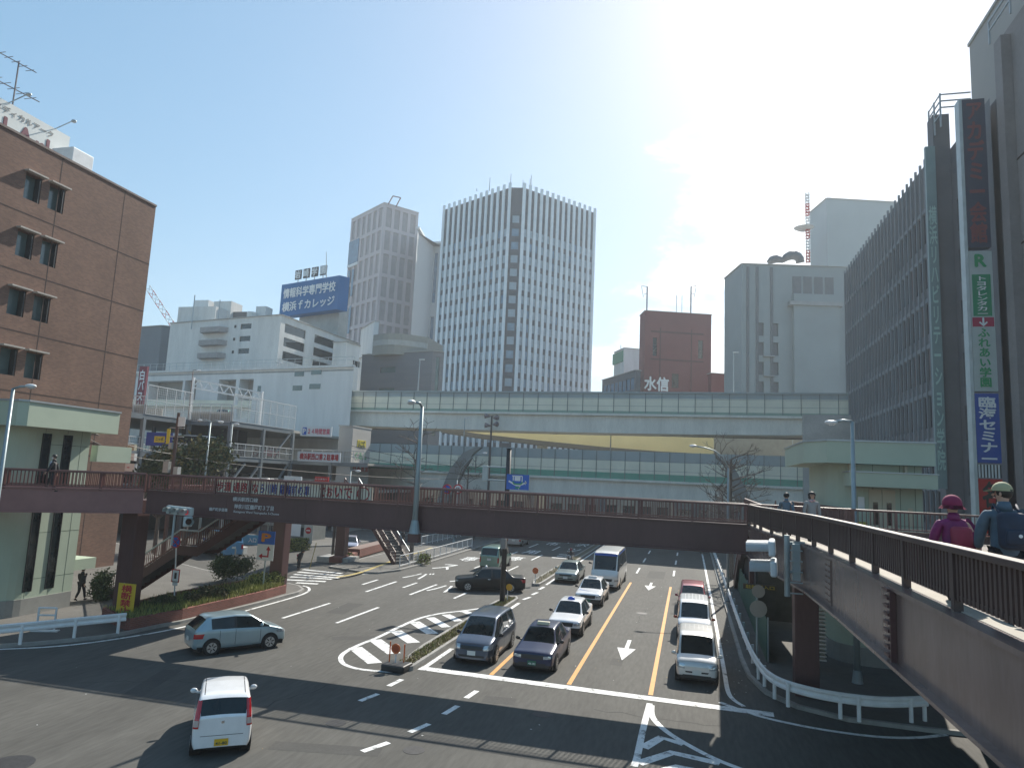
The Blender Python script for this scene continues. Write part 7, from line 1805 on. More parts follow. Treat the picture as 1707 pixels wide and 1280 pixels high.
def leafy(label, loc, H, r, seed, n=5000, mm=None, size=.2):
    rnd = random.Random(seed); t = thing('leafy_tree', label, 'tree', loc); m = MB(); p0 = Vector(loc); tips = []
    m.tube([p0, p0 + Vector((0, 0, H * .4))], [.2, .13], n=8)
    for k in range(6):
        a = k + rnd.random(); limb(m, rnd, p0 + Vector((0, 0, H * .35)), Vector((math.cos(a) * .7, math.sin(a) * .7, .8)).normalized(), H * .28, .09, 2, .5, tips)
    m.build('trunk', M_bark, t)
    l = leaves(rnd, (p0.x, p0.y, p0.z + H - r[2]), r, n, size, mats=3); l.build('crown', mm or [M_leaf, M_leafd, mat('leaf_bronze', (.16, .13, .04), .7, var=.3, scale=3)], t); return t
q = atY(325, 738, 52); leafy('dark evergreen street tree in front of the car park', (q.x, 52, .1), q.z, (3.0, 2.4, 2.3), 7, 12000)
q = atY(275, 762, 50); leafy('smaller dark evergreen tree left of the utility pole', (q.x, 50, .1), q.z, (1.7, 1.6, 1.5), 8, 6000, [M_leafd, M_leaf, M_leafd])
# hedge and planters on the side street
h0, h1 = G(452, 922), G(508, 918); hd = thing('hedge', 'clipped pale green hedge on the side street in front of the car park', 'hedge', tuple(h0))
rnd = random.Random(2); m = MB(); 
for k in range(3500):
    t_ = rnd.random(); p = h0.lerp(h1, t_) + Vector((rnd.uniform(-.2, .2), rnd.uniform(-.1, 1.0), rnd.uniform(.05, 1.15))); a = Vector((rnd.gauss(0, 1), rnd.gauss(0, 1), rnd.gauss(0, 1))).normalized(); b = a.orthogonal().normalized(); s_ = .09
    m.add([p - a * s_, p + b * s_ * .5, p + a * s_, p - b * s_ * .5], [(0, 1, 2, 3)], rnd.randrange(2))
m.build('foliage', [M_leafy, M_leaf], hd)
pl_ = thing('brick_planter', 'long low red brick planter at the foot of the far stairs', 'planter', (-27, 52, 0))
a, b, c_ = G(558, 940), G(588, 930), G(640, 915)
m = MB(); m.wall(a, b, 0.1, .55, 1.0); m.wall(b, c_, .1, .8, 1.2); m.build('brick_wall', M_fbrick, pl_)
bush('tuft of ochre plants by the white pipe fence beyond the side street', (-21.7, 56.5, .13), (.9, .4, .5), 41, [M_leafb, M_leafy], 600, .09)
bush('small yellow-green plants in the low brick planter', ((a.x + b.x) / 2, (a.y + b.y) / 2, .5), (.9, .4, .2), 42, [M_leafy, M_leaf], 400, .07)

# ---- lamps
def lamp(label, foot, top, arm, r=.085, m=None, head='cobra', base=True, taper=.6):
    """foot/top world points, arm = list of offsets from top ending at the lamp head"""
    t = thing('street_lamp', label, 'street lamp', tuple(foot)); foot, top = Vector(foot), Vector(top); mm = m or M_gal
    MB().cyl(foot, top, r, r * taper, n=12).build('pole', mm, t, smooth=True)
    if base: MB().cyl(foot, foot + Vector((0, 0, .5)), r * 1.7, r * 1.15, n=12).build('base', mm, t)
    for off in arm:
        pts = [top] + [top + Vector(o_) for o_ in off]; MB().tube(pts, r * .45, n=7).build('arm', mm, t, smooth=True)
        e = pts[-1]; d = (pts[-1] - pts[-2]).normalized()
        if head == 'cobra':
            h = MB(); h.ball(e + d * .22, .17, 12, 8, sc_=(1.6 if abs(d.x) > .5 else .9, 1.6 if abs(d.y) > .5 else .9, .55)); ho_ = h.build('lamp_head', M_white, t, smooth=True)
            MB().ball(e + d * .26 + Vector((0, 0, -.06)), .12, 10, 6, sc_=(1.4, 1.0, .5)).build('lamp_glass', M_lamp, ho_, smooth=True)
    return t
fx = atY(688, 880, 27.8); tx_ = atY(697, 678, 27.8)
t = lamp('tall grey street lamp mounted on the girder in the middle of the far span', (fx.x + .1, 27.75, 4.95), (fx.x + .1, 27.75, tx_.z), [[(0, -.3, .12), (-.1, -.5, .12)]], .13, taper=.55, base=False)
MB().cyl((fx.x + .1, 27.75, 5.05), (fx.x + .1, 27.75, 5.6), .24, .14, n=12).build('flared_foot', M_gal, t); MB().box(fx.x - .12, fx.x + .32, 27.6, 27.96, 4.7, 5.05).build('bracket', M_brown, t)
fx = atY(22, 648, 23.0)
lamp('grey street lamp at the left edge beside the left footbridge span', (fx.x - .0, 23.0, 0), (fx.x, 23.0, fx.z), [[(.3, .05, .1), (.55, .08, .12)]], .11)
fx = atY(351, 703, 51); lamp('pale blue-green twin-headed street lamp beside the evergreen tree', (fx.x, 51, 0), (fx.x, 51, fx.z), [[(-.5, 0, .15), (-.8, 0, .12)], [(.5, 0, .1), (.8, 0, .05)]], .11)
fx = atY(1421, 703, 31.5); lamp('grey street lamp rising in front of the right lift hall', (fx.x, 31.5, .1), (fx.x, 31.5, fx.z), [[(-.35, 0, .05), (-.6, 0, 0)]], .13)
fx = atY(1214, 780, 50); lamp('curved-arm street lamp on the right pavement beside the bare tree', (fx.x, 50, .1), (fx.x, 50, fx.z), [[(-.35, 0, .75), (-.9, 0, 1.15), (-1.5, 0, 1.32), (-2.1, 0, 1.4)]], .10)
fx = atY(762, 800, 76); lamp('curved-arm street lamp left of the loudspeaker pole, beyond the footbridge', (fx.x, 76, .1), (fx.x, 76, fx.z), [[(.35, 0, 1.2), (1.1, 0, 2.2), (2.0, 0, 2.9), (2.9, 0, 3.1)]], .10)
fx = atY(585, 784, 58); lamp('small dark street lamp in front of the car park tower', (fx.x, 58, .1), (fx.x, 58, fx.z), [[(.3, 0, .02), (.5, 0, 0)]], .07)
fx = atY(388, 706, 56); lamp('thin pole with small lamp at the car park corner', (fx.x, 56, .1), (fx.x, 56, fx.z), [[(.1, 0, .02), (.2, 0, 0)]], .06)
# loudspeaker pole
sp = atY(820, 694, 93); t = thing('loudspeaker_pole', 'dark pole with four horn loudspeakers beyond the footbridge', 'loudspeaker pole', (sp.x, 93, .1))
M_dp = mat('pole_dark', (.07, .06, .06), .6, var=.1)
MB().cyl((sp.x, 93, .1), (sp.x, 93, sp.z + .1), .17, .12, n=10).build('pole', M_dp, t)
MB().box(sp.x - .6, sp.x + .6, 92.95, 93.05, sp.z - .02, sp.z + .06).build('crossarm', M_dp, t)
for (dx, dz, s_) in ((-.6, 0, -1), (.6, -.2, 1), (-.4, -1.3, -1), (.6, -1.1, 1)):
    MB().cyl((sp.x + dx * .4, 93, sp.z + dz), (sp.x + dx * .4 + s_ * .65, 92.6, sp.z + dz + .02), .1, .38, n=14).build('horn', mat('horn_grey', (.25, .2, .2), .4, var=.1), t, smooth=True)
# black signal pole in the central reservation
bp = G(837, 1003, .15); tz = atY(842, 748, bp.y).z
t = thing('signal_pole', 'thick black pole on the central reservation, in front of the black sedan', 'signal pole', tuple(bp))
MB().cyl(bp, (bp.x, bp.y, tz), .155, .15, n=14).build('pole', M_plas, t, smooth=True); MB().cyl((bp.x, bp.y, tz), (bp.x, bp.y, tz + .04), .18, n=14).build('cap', M_plas, t)
MB().box(bp.x - .16, bp.x + .16, bp.y - .42, bp.y - .1, 3.3, 3.9).build('control_box', mat('box_grey', (.2, .2, .2), .5), t)
for z in (7.35, 8.15): MB().cyl((bp.x, bp.y, z), (bp.x - 1.35, bp.y, z), .045, n=8).build('arm', M_gal, t)
def signal(name, label, c, ax, face, colours, L_=1.15, hood=.22, kind='h', m=None, col=None):
    """signal housing centred at c, long axis ax, lenses looking along face"""
    t = thing(name, label, 'traffic signal', tuple(c)); c = Vector(c); ax = Vector(ax).normalized(); f = Vector(face).normalized(); up = ax.cross(f).normalized()
    if up.z < 0: up = -up
    mm = m or mat('signal_housing', (.42, .48, .48), .5, var=.08)
    n = len(colours); R = .15
    o = MB().obox(c, ax * L_ / 2, f * .08, up * .19); o.build('housing', mm, t, bevel=.05)
    for i, cc in enumerate(colours):
        p = c + ax * ((i - (n - 1) / 2) * L_ / n * .95) + f * .08
        MB().cyl(p, p + f * .02, R * .9, n=16).build('lens', cc, t)
        h = MB(); k = 10
        for j in range(k):
            a0, a1 = math.pi * (-.15 + 1.3 * j / k), math.pi * (-.15 + 1.3 * (j + 1) / k)
            P = [p + (ax * math.cos(a) + up * math.sin(a)) * R for a in (a0, a1)]
            h.add([P[0], P[1], P[1] + f * hood, P[0] + f * hood], [(0, 1, 2, 3), (3, 2, 1, 0)])
        h.build('hood', mm, t)
    return t
M_l_off = mat('lens_dark', (.05, .025, .02), .2, var=.1); M_l_red = mat('lens_red', (.3, .01, .02), .2, var=.1, emit=(.6, .02, .02, .5)); M_l_gr = mat('lens_green_off', (.02, .06, .05), .2, var=.1)
sg1 = signal('traffic_signal', 'horizontal three-lens traffic signal hanging on the left half of the footbridge', atY(300, 851, 26.9), (1, .22, -.06), (-.35, -1, -.1), [M_l_off, M_l_off, M_l_red])
q = atY(291, 862, 26.95); MB().cyl((q.x, 26.95, 3.9), (q.x, 26.95, q.z + .3), .05, n=8).build('bracket', M_gal, sg1); MB().bar((q.x, 26.95, q.z + .2), (q.x, 27.95, q.z + .2), .07).build('bracket', M_gal, sg1)
signal('pedestrian_signal', 'small traffic signal body just below the horizontal one on the footbridge', atY(313, 869, 26.9), (0, 0, 1), (.9, -.5, 0), [M_l_off], L_=.45)
sg2 = signal('traffic_signal', 'upper white hooded traffic signal on the right bridge corner, facing left', atD(1287, 912, 17.5), (.12, 1, 0), (-1, .02, -.05), [M_l_off, M_l_off, M_l_red], hood=.52, m=mat('signal_white', (.62, .66, .68), .4, var=.05))
sg3 = signal('traffic_signal', 'lower white hooded traffic signal below the upper one, facing left', atD(1290, 945, 17.5), (.12, 1, 0), (-1, .02, -.05), [M_l_off, M_l_off, M_l_gr], hood=.48, m=MATS['signal_white'])
m = MB(); p = atD(1312, 930, 17.6); m.cyl((p.x, p.y, 4.9), (p.x, p.y, 6.4), .07, n=10); m.bar((p.x, p.y, 6.2), (2.85, p.y + .3, 6.2), .08); m.bar((p.x, p.y, 5.5), (2.85, p.y + .3, 5.5), .08); m.box(p.x + .12, p.x + .30, p.y - .1, p.y + .12, 5.3, 6.2)
for k in range(5): m.bar((p.x + .05, p.y - .12, 5.0 + k * .26), (p.x + .35, p.y - .12, 5.0 + k * .26), .03)
tag(m.build('signal_bracket', M_gal), 'grey steel bracket and box holding the two white signals on the right', 'bracket')
signal('traffic_signal', 'grey-green traffic signal on the arms of the black pole', (bp.x - 1.45, bp.y, 7.75), (0, 0, 1), (.2, 1, 0), [M_l_off, M_l_off, M_l_off], L_=.95, hood=.2)

# ---- road signs
def disc(mb, c, r, n=20, f=(0, -1, 0), th_=.02):
    c = Vector(c); f = Vector(f); mb.cyl(c, c + f * th_, r, n=n); return mb
def post(x, y, z0, z1, r=.035, m=None): return MB().cyl((x, y, z0), (x, y, z1), r, n=8), m or M_gal
# no parking / no stopping sign on the flower bed
g_ = G(290, 1008, .4); t = thing('road_sign', 'round blue no-parking sign on a post in the flower bed, with red-framed plate below', 'road sign', (g_.x, g_.y, .4))
y_ = g_.y; c1 = atY(294, 903, y_); c2 = atY(294, 959, y_); c3 = atY(293, 971, y_)
MB().cyl((g_.x, y_, .4), (c1.x, y_, c1.z + .1), .035, n=8).build('post', M_white, t)
s1 = disc(MB(), (c1.x, y_ - .05, c1.z), .30).build('disc', M_tred, t); disc(MB(), (c1.x, y_ - .072, c1.z), .245, th_=.004).build('blue_field', M_bblue, s1)
xb = MB()
for a in (.785, -.785): d = Vector((math.cos(a), 0, math.sin(a))) * .25; xb.bar(Vector((c1.x, y_ - .079, c1.z)) - d, Vector((c1.x, y_ - .079, c1.z)) + d, .05, .004, up=(0, 1, 0))
xb.build('red_cross', M_tred, s1)
s2 = MB().box(c2.x - .23, c2.x + .23, y_ - .06, y_ - .04, c2.z - .32, c2.z + .32).build('plate', M_bred, t); MB().box(c2.x - .18, c2.x + .18, y_ - .066, y_ - .061, c2.z - .27, c2.z + .27).build('white_field', M_bwhite, s2)
MB().box(c2.x - .07, c2.x + .07, y_ - .07, y_ - .067, c2.z - .15, c2.z + .15).build('symbol', M_plas, s2)
MB().box(c3.x - .15, c3.x + .15, y_ - .06, y_ - .045, c3.z - .13, c3.z + .1).build('small_plate', M_bwhite, t)
# yellow no-crossing sign
yy_ = 28.0; a, b = atY(199, 971, yy_), atY(221, 1024, yy_)
t = thing('warning_sign', 'yellow vertical board with red characters beside the big left pillar', 'sign', ((a.x + b.x) / 2, yy_, .13))
MB().box(a.x - .02, b.x, yy_, yy_ + .03, b.z - .1, a.z).build('board', mat('board_yellow', (.62, .42, .03), .55, var=.05), t)
text(list('横断禁止'), t, ((a.x + b.x) / 2, yy_ - .006, (a.z + b.z) / 2 - .03), (1, 0, 0), (0, 0, 1), M_tred, height=(a.z - b.z) * .93, width=(b.x - a.x) * .62, bold=.04, vertical=True)
MB().box(a.x + .2, a.x + .26, yy_ + .03, yy_ + .08, .13, a.z).build('post', M_steel, t)
# parking direction sign
yy_ = 37.6; a, b = atY(431.5, 884, yy_), atY(457, 908, yy_); b2 = atY(457, 935, yy_)
t = thing('parking_sign', 'blue sign with orange P above a white panel with red arrows', 'road sign', ((a.x + b.x) / 2, yy_, .4))
MB().cyl(((a.x + b.x) / 2 + .02, yy_ + .06, .4), ((a.x + b.x) / 2 + .02, yy_ + .06, a.z + .5), .045, n=8).build('post', M_gal, t)
MB().box(a.x, b.x, yy_, yy_ + .03, b.z, a.z).build('blue_panel', M_bblue, t); text('P', t, ((a.x + b.x) / 2, yy_ - .006, (a.z + b.z) / 2), (1, 0, 0), (0, 0, 1), mat('lettering_orange', (.65, .25, .03), .6, var=0), height=(a.z - b.z) * .6, width=(b.x - a.x) * .5, bold=.06)
MB().box(a.x, b.x, yy_, yy_ + .03, b2.z, b.z - .004).build('white_panel', M_bwhite, t)
ar_ = MB(); w_ = b.x - a.x; h_ = b.z - b2.z; X_ = lambda u: a.x + w_ * u; Z_ = lambda v: b2.z + h_ * v
ar_.box(X_(.64), X_(.72), yy_ - .006, yy_, Z_(.2), Z_(.66)); ar_.add([(X_(.54), yy_ - .006, Z_(.64)), (X_(.82), yy_ - .006, Z_(.64)), (X_(.68), yy_ - .006, Z_(.9))], [(0, 1, 2)]); ar_.box(X_(.32), X_(.64), yy_ - .006, yy_, Z_(.2), Z_(.29)); ar_.add([(X_(.34), yy_ - .006, Z_(.08)), (X_(.34), yy_ - .006, Z_(.42)), (X_(.12), yy_ - .006, Z_(.25))], [(0, 1, 2)])
ar_.build('arrows', M_tred, t)
# pair of round signs beyond the footbridge
yy_ = 29.95
for (px, m_, lab) in ((745.5, M_bblue, 'round red-rimmed blue sign, left of the pair above the footbridge railing'), (763.5, M_bwhite, 'round red-rimmed white sign, right of the pair above the footbridge railing')):
    c1 = atY(px, 815, yy_); t = thing('road_sign', lab, 'road sign', (c1.x, yy_, ZD)); s1 = disc(MB(), (c1.x, yy_, c1.z), .215).build('disc', M_tred, t); disc(MB(), (c1.x, yy_ - .022, c1.z), .16, th_=.004).build('field', m_, s1)
    if m_ is M_bwhite: MB().box(c1.x - .07, c1.x - .02, yy_ - .03, yy_ - .027, c1.z - .08, c1.z + .08).box(c1.x + .02, c1.x + .07, yy_ - .03, yy_ - .027, c1.z - .08, c1.z + .08).build('symbol', M_plas, s1)
    else: MB().bar((c1.x - .11, yy_ - .028, c1.z + .11), (c1.x + .11, yy_ - .028, c1.z - .11), .06, .004, up=(0, 1, 0)).build('red_bar', M_tred, s1)
    MB().cyl((c1.x, yy_ + .04, ZD), (c1.x, yy_ + .04, c1.z + .15), .03, n=8).build('post', M_gal, t)
# blue road map sign
yy_ = bp.y - .2; a, b = atY(845, 790, yy_), atY(881, 817, yy_); t = thing('direction_sign', 'large blue route map sign with white and green lines beyond the footbridge', 'road sign', ((a.x + b.x) / 2, yy_, .1))
MB().box(a.x, b.x, yy_, yy_ + .06, b.z, a.z).build('board', M_bblue, t); w_ = b.x - a.x; h_ = a.z - b.z; P_ = lambda u, v: (a.x + w_ * u, yy_ - .01, b.z + h_ * v)
m = MB(); 
for (u0, v0, u1, v1, th_) in ((.1, .55, .42, .3, .16), (.42, .3, .6, .3, .2), (.6, .3, .9, .5, .16), (.62, .3, .55, .05, .12), (.3, .9, .3, .6, .1), (.25, .9, .7, .9, .1), (.7, .9, .7, .5, .1), (.85, .6, .85, .35, .1)): m.bar(P_(u0, v0), P_(u1, v1), th_ * .6, .01, up=(0, 1, 0))
m.build('white_lines', M_bwhite, t)
m = MB()
for (u0, v0, u1, v1) in ((.35, .35, .65, .35), (.65, .35, .72, .5), (.35, .35, .28, .5), (.4, .12, .62, .12)): m.bar(P_(u0, v0 + .02), P_(u1, v1 + .02), .08, .02, up=(0, 1, 0))
m.build('green_lines', M_tgreen, t); MB().box(*[P_(.36, 0)[0], P_(.62, 0)[0]], yy_ - .014, yy_ - .01, P_(0, .58)[2], P_(0, .86)[2]).build('white_block', M_bwhite, t)
MB().bar((bp.x, yy_ + .1, (a.z + b.z) / 2), (b.x, yy_ + .1, (a.z + b.z) / 2), .07).build('bracket', M_gal, t)
# no entry sign on the side street
yy_ = 60; c1 = atY(514, 884, yy_); t = thing('road_sign', 'no-entry sign on a grey panel at the side street hedge', 'road sign', (c1.x, yy_, .0))
MB().box(c1.x - .45, c1.x + .45, yy_ + .02, yy_ + .05, c1.z - 1.2, c1.z + .5).build('panel', mat('panel_grey', (.45, .47, .46), .5, var=.05), t); s1 = disc(MB(), (c1.x, yy_, c1.z), .3).build('disc', M_tred, t); MB().box(c1.x - .2, c1.x + .2, yy_ - .028, yy_ - .021, c1.z - .045, c1.z + .045).build('white_bar', M_bwhite, s1); MB().cyl((c1.x, yy_ + .08, 0), (c1.x, yy_ + .08, c1.z), .04, n=8).build('post', M_gal, t)
for (px, py0, py1, yy_, lab) in ((482, 870, 985, 41.5, 'thin pale post at the tip of the flower bed'), (560, 850, 945, 55.0, 'tall dark thin pole beside the side street pillar')):
    a_, b_ = atY(px, py0, yy_), atY(px, py1, yy_); tag(MB().cyl((a_.x, yy_, .0), (a_.x, yy_, a_.z), .05 if px < 500 else .12, n=8).build('pole', M_gal if px < 500 else M_dp), lab, 'pole')
lp_ = atY(525, 905, 49); lq = G(516, 948); tag(MB().cyl(tuple(lq), (lp_.x, lq.y, lp_.z), .03, n=6).build('leaning_pole', mat('pole_yellowish', (.3, .25, .1), .7)), 'thin yellowish leaning pole beside the stooping person', 'pole')
# central reservation markers
g_ = G(659, 1108, .16); t = thing('island_marker', 'round orange reflector on a black foot with two orange posts at the reservation tip', 'reflector', (g_.x, g_.y, .16))
M_or = mat('reflector_orange', (.6, .13, .03), .35, var=.1, scale=12)
MB().cyl((g_.x, g_.y, .1), (g_.x, g_.y, .6), .03, n=8).build('post', M_white, t); s1 = disc(MB(), (g_.x, g_.y - .05, .78), .19).build('disc', M_or, t); disc(MB(), (g_.x, g_.y - .072, .78), .13, th_=.003).build('inner_disc', mat('reflector_dark', (.4, .07, .02), .4, var=0), s1)
for dx in (-.26, .28): MB().cyl((g_.x + dx, g_.y + (.15 if dx > 0 else 0), .1), (g_.x + dx, g_.y + (.15 if dx > 0 else 0), 1.0 if dx < 0 else .92), .028, n=8).build('side_post', M_or, t)
MB().prism([(g_.x - .42, g_.y - .45), (g_.x + .55, g_.y - .5), (g_.x + .62, g_.y + .3), (g_.x - .4, g_.y + .35)], .0, .26).build('rubber_foot', M_plas, t, bevel=.06)
g_ = G(892, 972, .16); t = thing('island_marker', 'small round orange reflector on a thin post at the far reservation tip', 'reflector', (g_.x, g_.y, .16)); MB().cyl((g_.x, g_.y, .1), (g_.x, g_.y, .95), .025, n=8).build('post', M_white, t); disc(MB(), (g_.x, g_.y - .04, 1.05), .22).build('disc', M_or, t)
g_ = G(843, 1000, .16); t = thing('island_marker', 'yellow reflector on a white post right beside the black pole', 'reflector', (g_.x, g_.y, .16)); MB().cyl((g_.x + .1, g_.y, .1), (g_.x + .1, g_.y, .8), .03, n=8).build('post', M_white, t); disc(MB(), (g_.x + .2, g_.y - .04, .95), .2).build('disc', mat('reflector_yellow', (.65, .36, .03), .35, var=0), t)
# utility pole and wires
up_x = atY(298, 690, 48).x; uz = atY(298, 688, 48).z
t = thing('utility_pole', 'brown utility pole with transformer boxes in front of the car park', 'utility pole', (up_x, 48, .1))
MB().cyl((up_x, 48, .1), (up_x, 48, uz), .17, .12, n=10).build('pole', mat('pole_rust', (.11, .06, .05), .8, var=.2), t)
for (dx, z0_, z1_, w_) in ((-.45, 6.7, 7.6, .5), (.5, 6.6, 7.2, .4), (-.25, 8.6, 9.1, .3)): MB().box(up_x + dx - w_ / 2, up_x + dx + w_ / 2, 47.7, 48.1, z0_, z1_).build('equipment_box', mat('box_pale', (.4, .4, .38), .6, var=.1), t)
for z in (9.6, 10.3): MB().bar((up_x - .7, 48, z), (up_x + .7, 48, z), .08).build('crossarm', M_steel, t)
MB().box(up_x + .1, up_x + .75, 47.9, 47.95, uz - 1.1, uz - .35).build('notice', M_white, t); MB().box(up_x - .85, up_x - .55, 47.9, 47.95, 9.0, 10.2).build('notice', M_ye, t)
M_wire = mat('cable_black', (.02, .02, .02), .6, var=0)
def wire(label, a, b, sag, r=.02):
    a, b = Vector(a), Vector(b); pts = [a.lerp(b, k / 12) - Vector((0, 0, sag * 4 * (k / 12) * (1 - k / 12))) for k in range(13)]
    tag(MB().tube(pts, r, n=5).build('cable', M_wire), label, 'cable')
wire('overhead cable from the brick building to the utility pole', (XB + .1, 38, 9.6), (up_x, 48, 8.2), .3, .03)
wire('second overhead cable from the brick building to the utility pole', (XB + .1, 38.5, 9.0), (up_x, 48, 7.7), .5)
wire('overhead cable from the utility pole towards the car park tower', (up_x, 48, 8.0), (-24, 92, 7.6), .8, .03)
wire('upper overhead cable from the car park tower to the distant poles', (tc_.x, 79.6, 10.6), (-19, 96, 8.0), .6, .03); wire('lower overhead cable from the car park tower to the distant poles', (tc_.x, 79.6, 9.6), (-19, 96, 7.2), .6, .03)
# three small lit boxes at the brick wall
for k, (py0, py1, lab) in enumerate(((740, 751, 'top cream box of the three small wall signs by the brick building'), (755, 768, 'middle white box with red mark of the three small wall signs'), (772, 786, 'bottom white box with red line of the three small wall signs'))):
    a, b = atY(205, py0, 49), atY(223, py1, 49); t = thing('wall_sign', lab, 'sign', (a.x, 49, b.z))
    MB().box(a.x, b.x, 49, 49.3, b.z, a.z).build('box', M_cream if k == 0 else M_bwhite, t)
    if k: MB().ball(((a.x + b.x) / 2, 48.99, (a.z + b.z) / 2), .18 if k == 1 else .12, 10, 6, sc_=(1.4, .1, .8 if k == 1 else .3)).build('red_mark', M_tred, t)
# banners on the street fence below the car park
yy_ = 61; a, b = atY(372, 888, yy_), atY(431, 909, yy_); t = thing('banner', 'light blue banner with yellow emblem and white characters on the street fence', 'banner', (a.x, yy_, b.z))
MB().box(a.x, b.x, yy_, yy_ + .04, b.z, a.z).build('cloth', mat('cloth_sky_blue', (.10, .32, .5), .7, var=.15, scale=2), t); MB().box(lerp(a.x, b.x, .06), lerp(a.x, b.x, .28), yy_ - .01, yy_, lerp(b.z, a.z, .2), lerp(b.z, a.z, .8)).build('emblem', M_ye, t)
text('入口', t, (lerp(a.x, b.x, .82), yy_ - .01, (a.z + b.z) / 2), (1, 0, 0), (0, 0, 1), M_tw, height=(a.z - b.z) * .45, bold=.04); text('込', t, (lerp(a.x, b.x, .48), yy_ - .01, (a.z + b.z) / 2), (1, 0, 0), (0, 0, 1), M_plas, height=(a.z - b.z) * .5, bold=.04)
a, b = atY(341, 896, yy_), atY(363, 917, yy_); t = thing('banner', 'smaller blue and white banner left of the light blue one', 'banner', (a.x, yy_, b.z)); MB().box(a.x, b.x, yy_ - .2, yy_ - .16, b.z, a.z).build('cloth', mat('cloth_blue', (.03, .06, .32), .7), t)
# street level shop wall of the car park
sw = thing('parking_office', 'low dark glazed office under the car park with a white poster', 'building', (-38, 66, 0))
a, b = atY(430, 866, 66), atY(512, 870, 66); wall = MB(); L_ = b.x - a.x
st = facade(sw, (a.x, 66), (b.x, 66), 0, a.z, even(4, L_, L_ / 4.6, .3), [(.6, a.z - .5)], mat('office_frame', (.2, .21, .2), .6), M_ag1, .12, wall)
wall.box(a.x + .01, b.x - .01, 66.2, 70, 0, a.z - .05); wall.build('wall', MATS['office_frame'], sw)
c1, c2 = atY(485, 872, 65.8), atY(500, 894, 65.8); MB().box(c1.x, c2.x, 65.8, 65.85, c2.z, c1.z).build('poster', M_bwhite, sw)
sw2 = thing('street_shop', 'small red and grey street shop front beyond the side street pillars', 'building', (-34, 84, 0)); a, b = atY(575, 868, 84), atY(640, 872, 84); wall = MB()
facade(sw2, (a.x, 84), (b.x, 84), 0, a.z + .8, even(3, b.x - a.x, 1.1, .4), [(.3, 2.8)], mat('shop_grey', (.3, .29, .28), .7), [M_ag1, mat('shop_red', (.25, .03, .04), .6), M_ag1], .15, wall); wall.box(a.x, b.x, 84.3, 90, 0, a.z + .7); wall.build('wall', MATS['shop_grey'], sw2)
# bus shelter
bs = thing('bus_shelter', 'glass bus shelter with dark posts on the far left pavement', 'shelter', (-24.5, 84, .13))
for y in (80.5, 84.5, 88.5): MB().box(-24.6, -24.45, y - .08, y + .08, .13, 2.7).build('post', M_dp, bs)
for y in (80.6, 84.6): MB().box(-24.55, -24.5, y + .1, y + 3.7, .5, 2.2).build('glass_panel', mat('shelter_glass', (.25, .3, .3), .1, var=.1), bs)
MB().box(-25.3, -23.4, 80, 89, 2.7, 2.82).build('roof', M_gal, bs)
# right-hand side under the deck
gf = thing('mesh_fence', 'dark green mesh fence on the right pavement below the far stairs', 'fence', (3.3, 40, .13)); m = MB(); m.wall((3.35, 33.5), (3.6, 56), .13, 1.9, .03); m.build('mesh', mat('mesh_green', (.03, .10, .07), .7, var=.15, scale=2), gf)
for k in range(8): MB().cyl((3.4 + k * .03, 33.5 + k * 3.2, .13), (3.4 + k * .03, 33.5 + k * 3.2, 2.0), .04, n=6).build('post', M_gal, gf)
p0 = G(1262, 1120, .13); c1 = atY(1264, 1014, p0.y); c2 = atY(1264, 985, p0.y); t = thing('road_sign', 'backs of two round signs on a pale post under the right deck', 'road sign', tuple(p0))
MB().cyl(p0, (p0.x, p0.y, c2.z + .2), .045, n=8).build('post', M_gal, t); M_bk2 = mat('sign_back', (.35, .33, .3), .5, metal=.3, var=.05)
disc(MB(), (c1.x, p0.y - .06, c1.z), .34).build('disc', M_bk2, t); disc(MB(), (c2.x, p0.y - .06, c2.z), .26).build('disc', M_bk2, t)
a, b = atY(1239, 972, 43), atY(1295, 985, 43); t = thing('shop_sign', 'dim yellow-lettered sign strip under the right deck', 'sign', (a.x, 43, b.z)); MB().box(a.x, b.x, 43, 43.15, b.z, a.z).build('board', mat('sign_brown', (.05, .04, .03), .6), t); text('駐輪場入口', t, ((a.x + b.x) / 2, 42.99, (a.z + b.z) / 2), (1, 0, 0), (0, 0, 1), mat('lettering_ochre', (.4, .3, .03), .6, var=0), height=(a.z - b.z) * .7, width=(b.x - a.x) * .85, bold=.04)
sh = thing('underpass_shade_wall', 'dark wall added for shading under the right deck', 'building', (6, 46, 0)); m = MB(); m.wall((3.9, 44), (8, 44), 0, 4.9, .2); m.wall((3.9, 44), (3.9, 60), 0, 4.2, .2); m.build('wall', mat('dark_wall', (.05, .05, .05), .8, var=.3), sh)  # plain dark wall, added to shade the space below the deck
lv = thing('louvre_stack', 'stack of horizontal sunlit louvre blades beside the pillar under the right deck', 'louvre', (5.2, 33, .1)); a, b = atY(1348, 992, 33.5), atY(1368, 1098, 33.5)
for k in range(17): MB().box(a.x, a.x + .62, 33.1, 33.6, lerp(b.z, a.z, k / 16), lerp(b.z, a.z, k / 16) + .06).build('blade', mat('blade_cream', (.6, .56, .5), .5), lv)
MB().box(a.x + .27, a.x + .33, 33.62, 33.68, .1, a.z + .2).build('post', M_brown, lv)
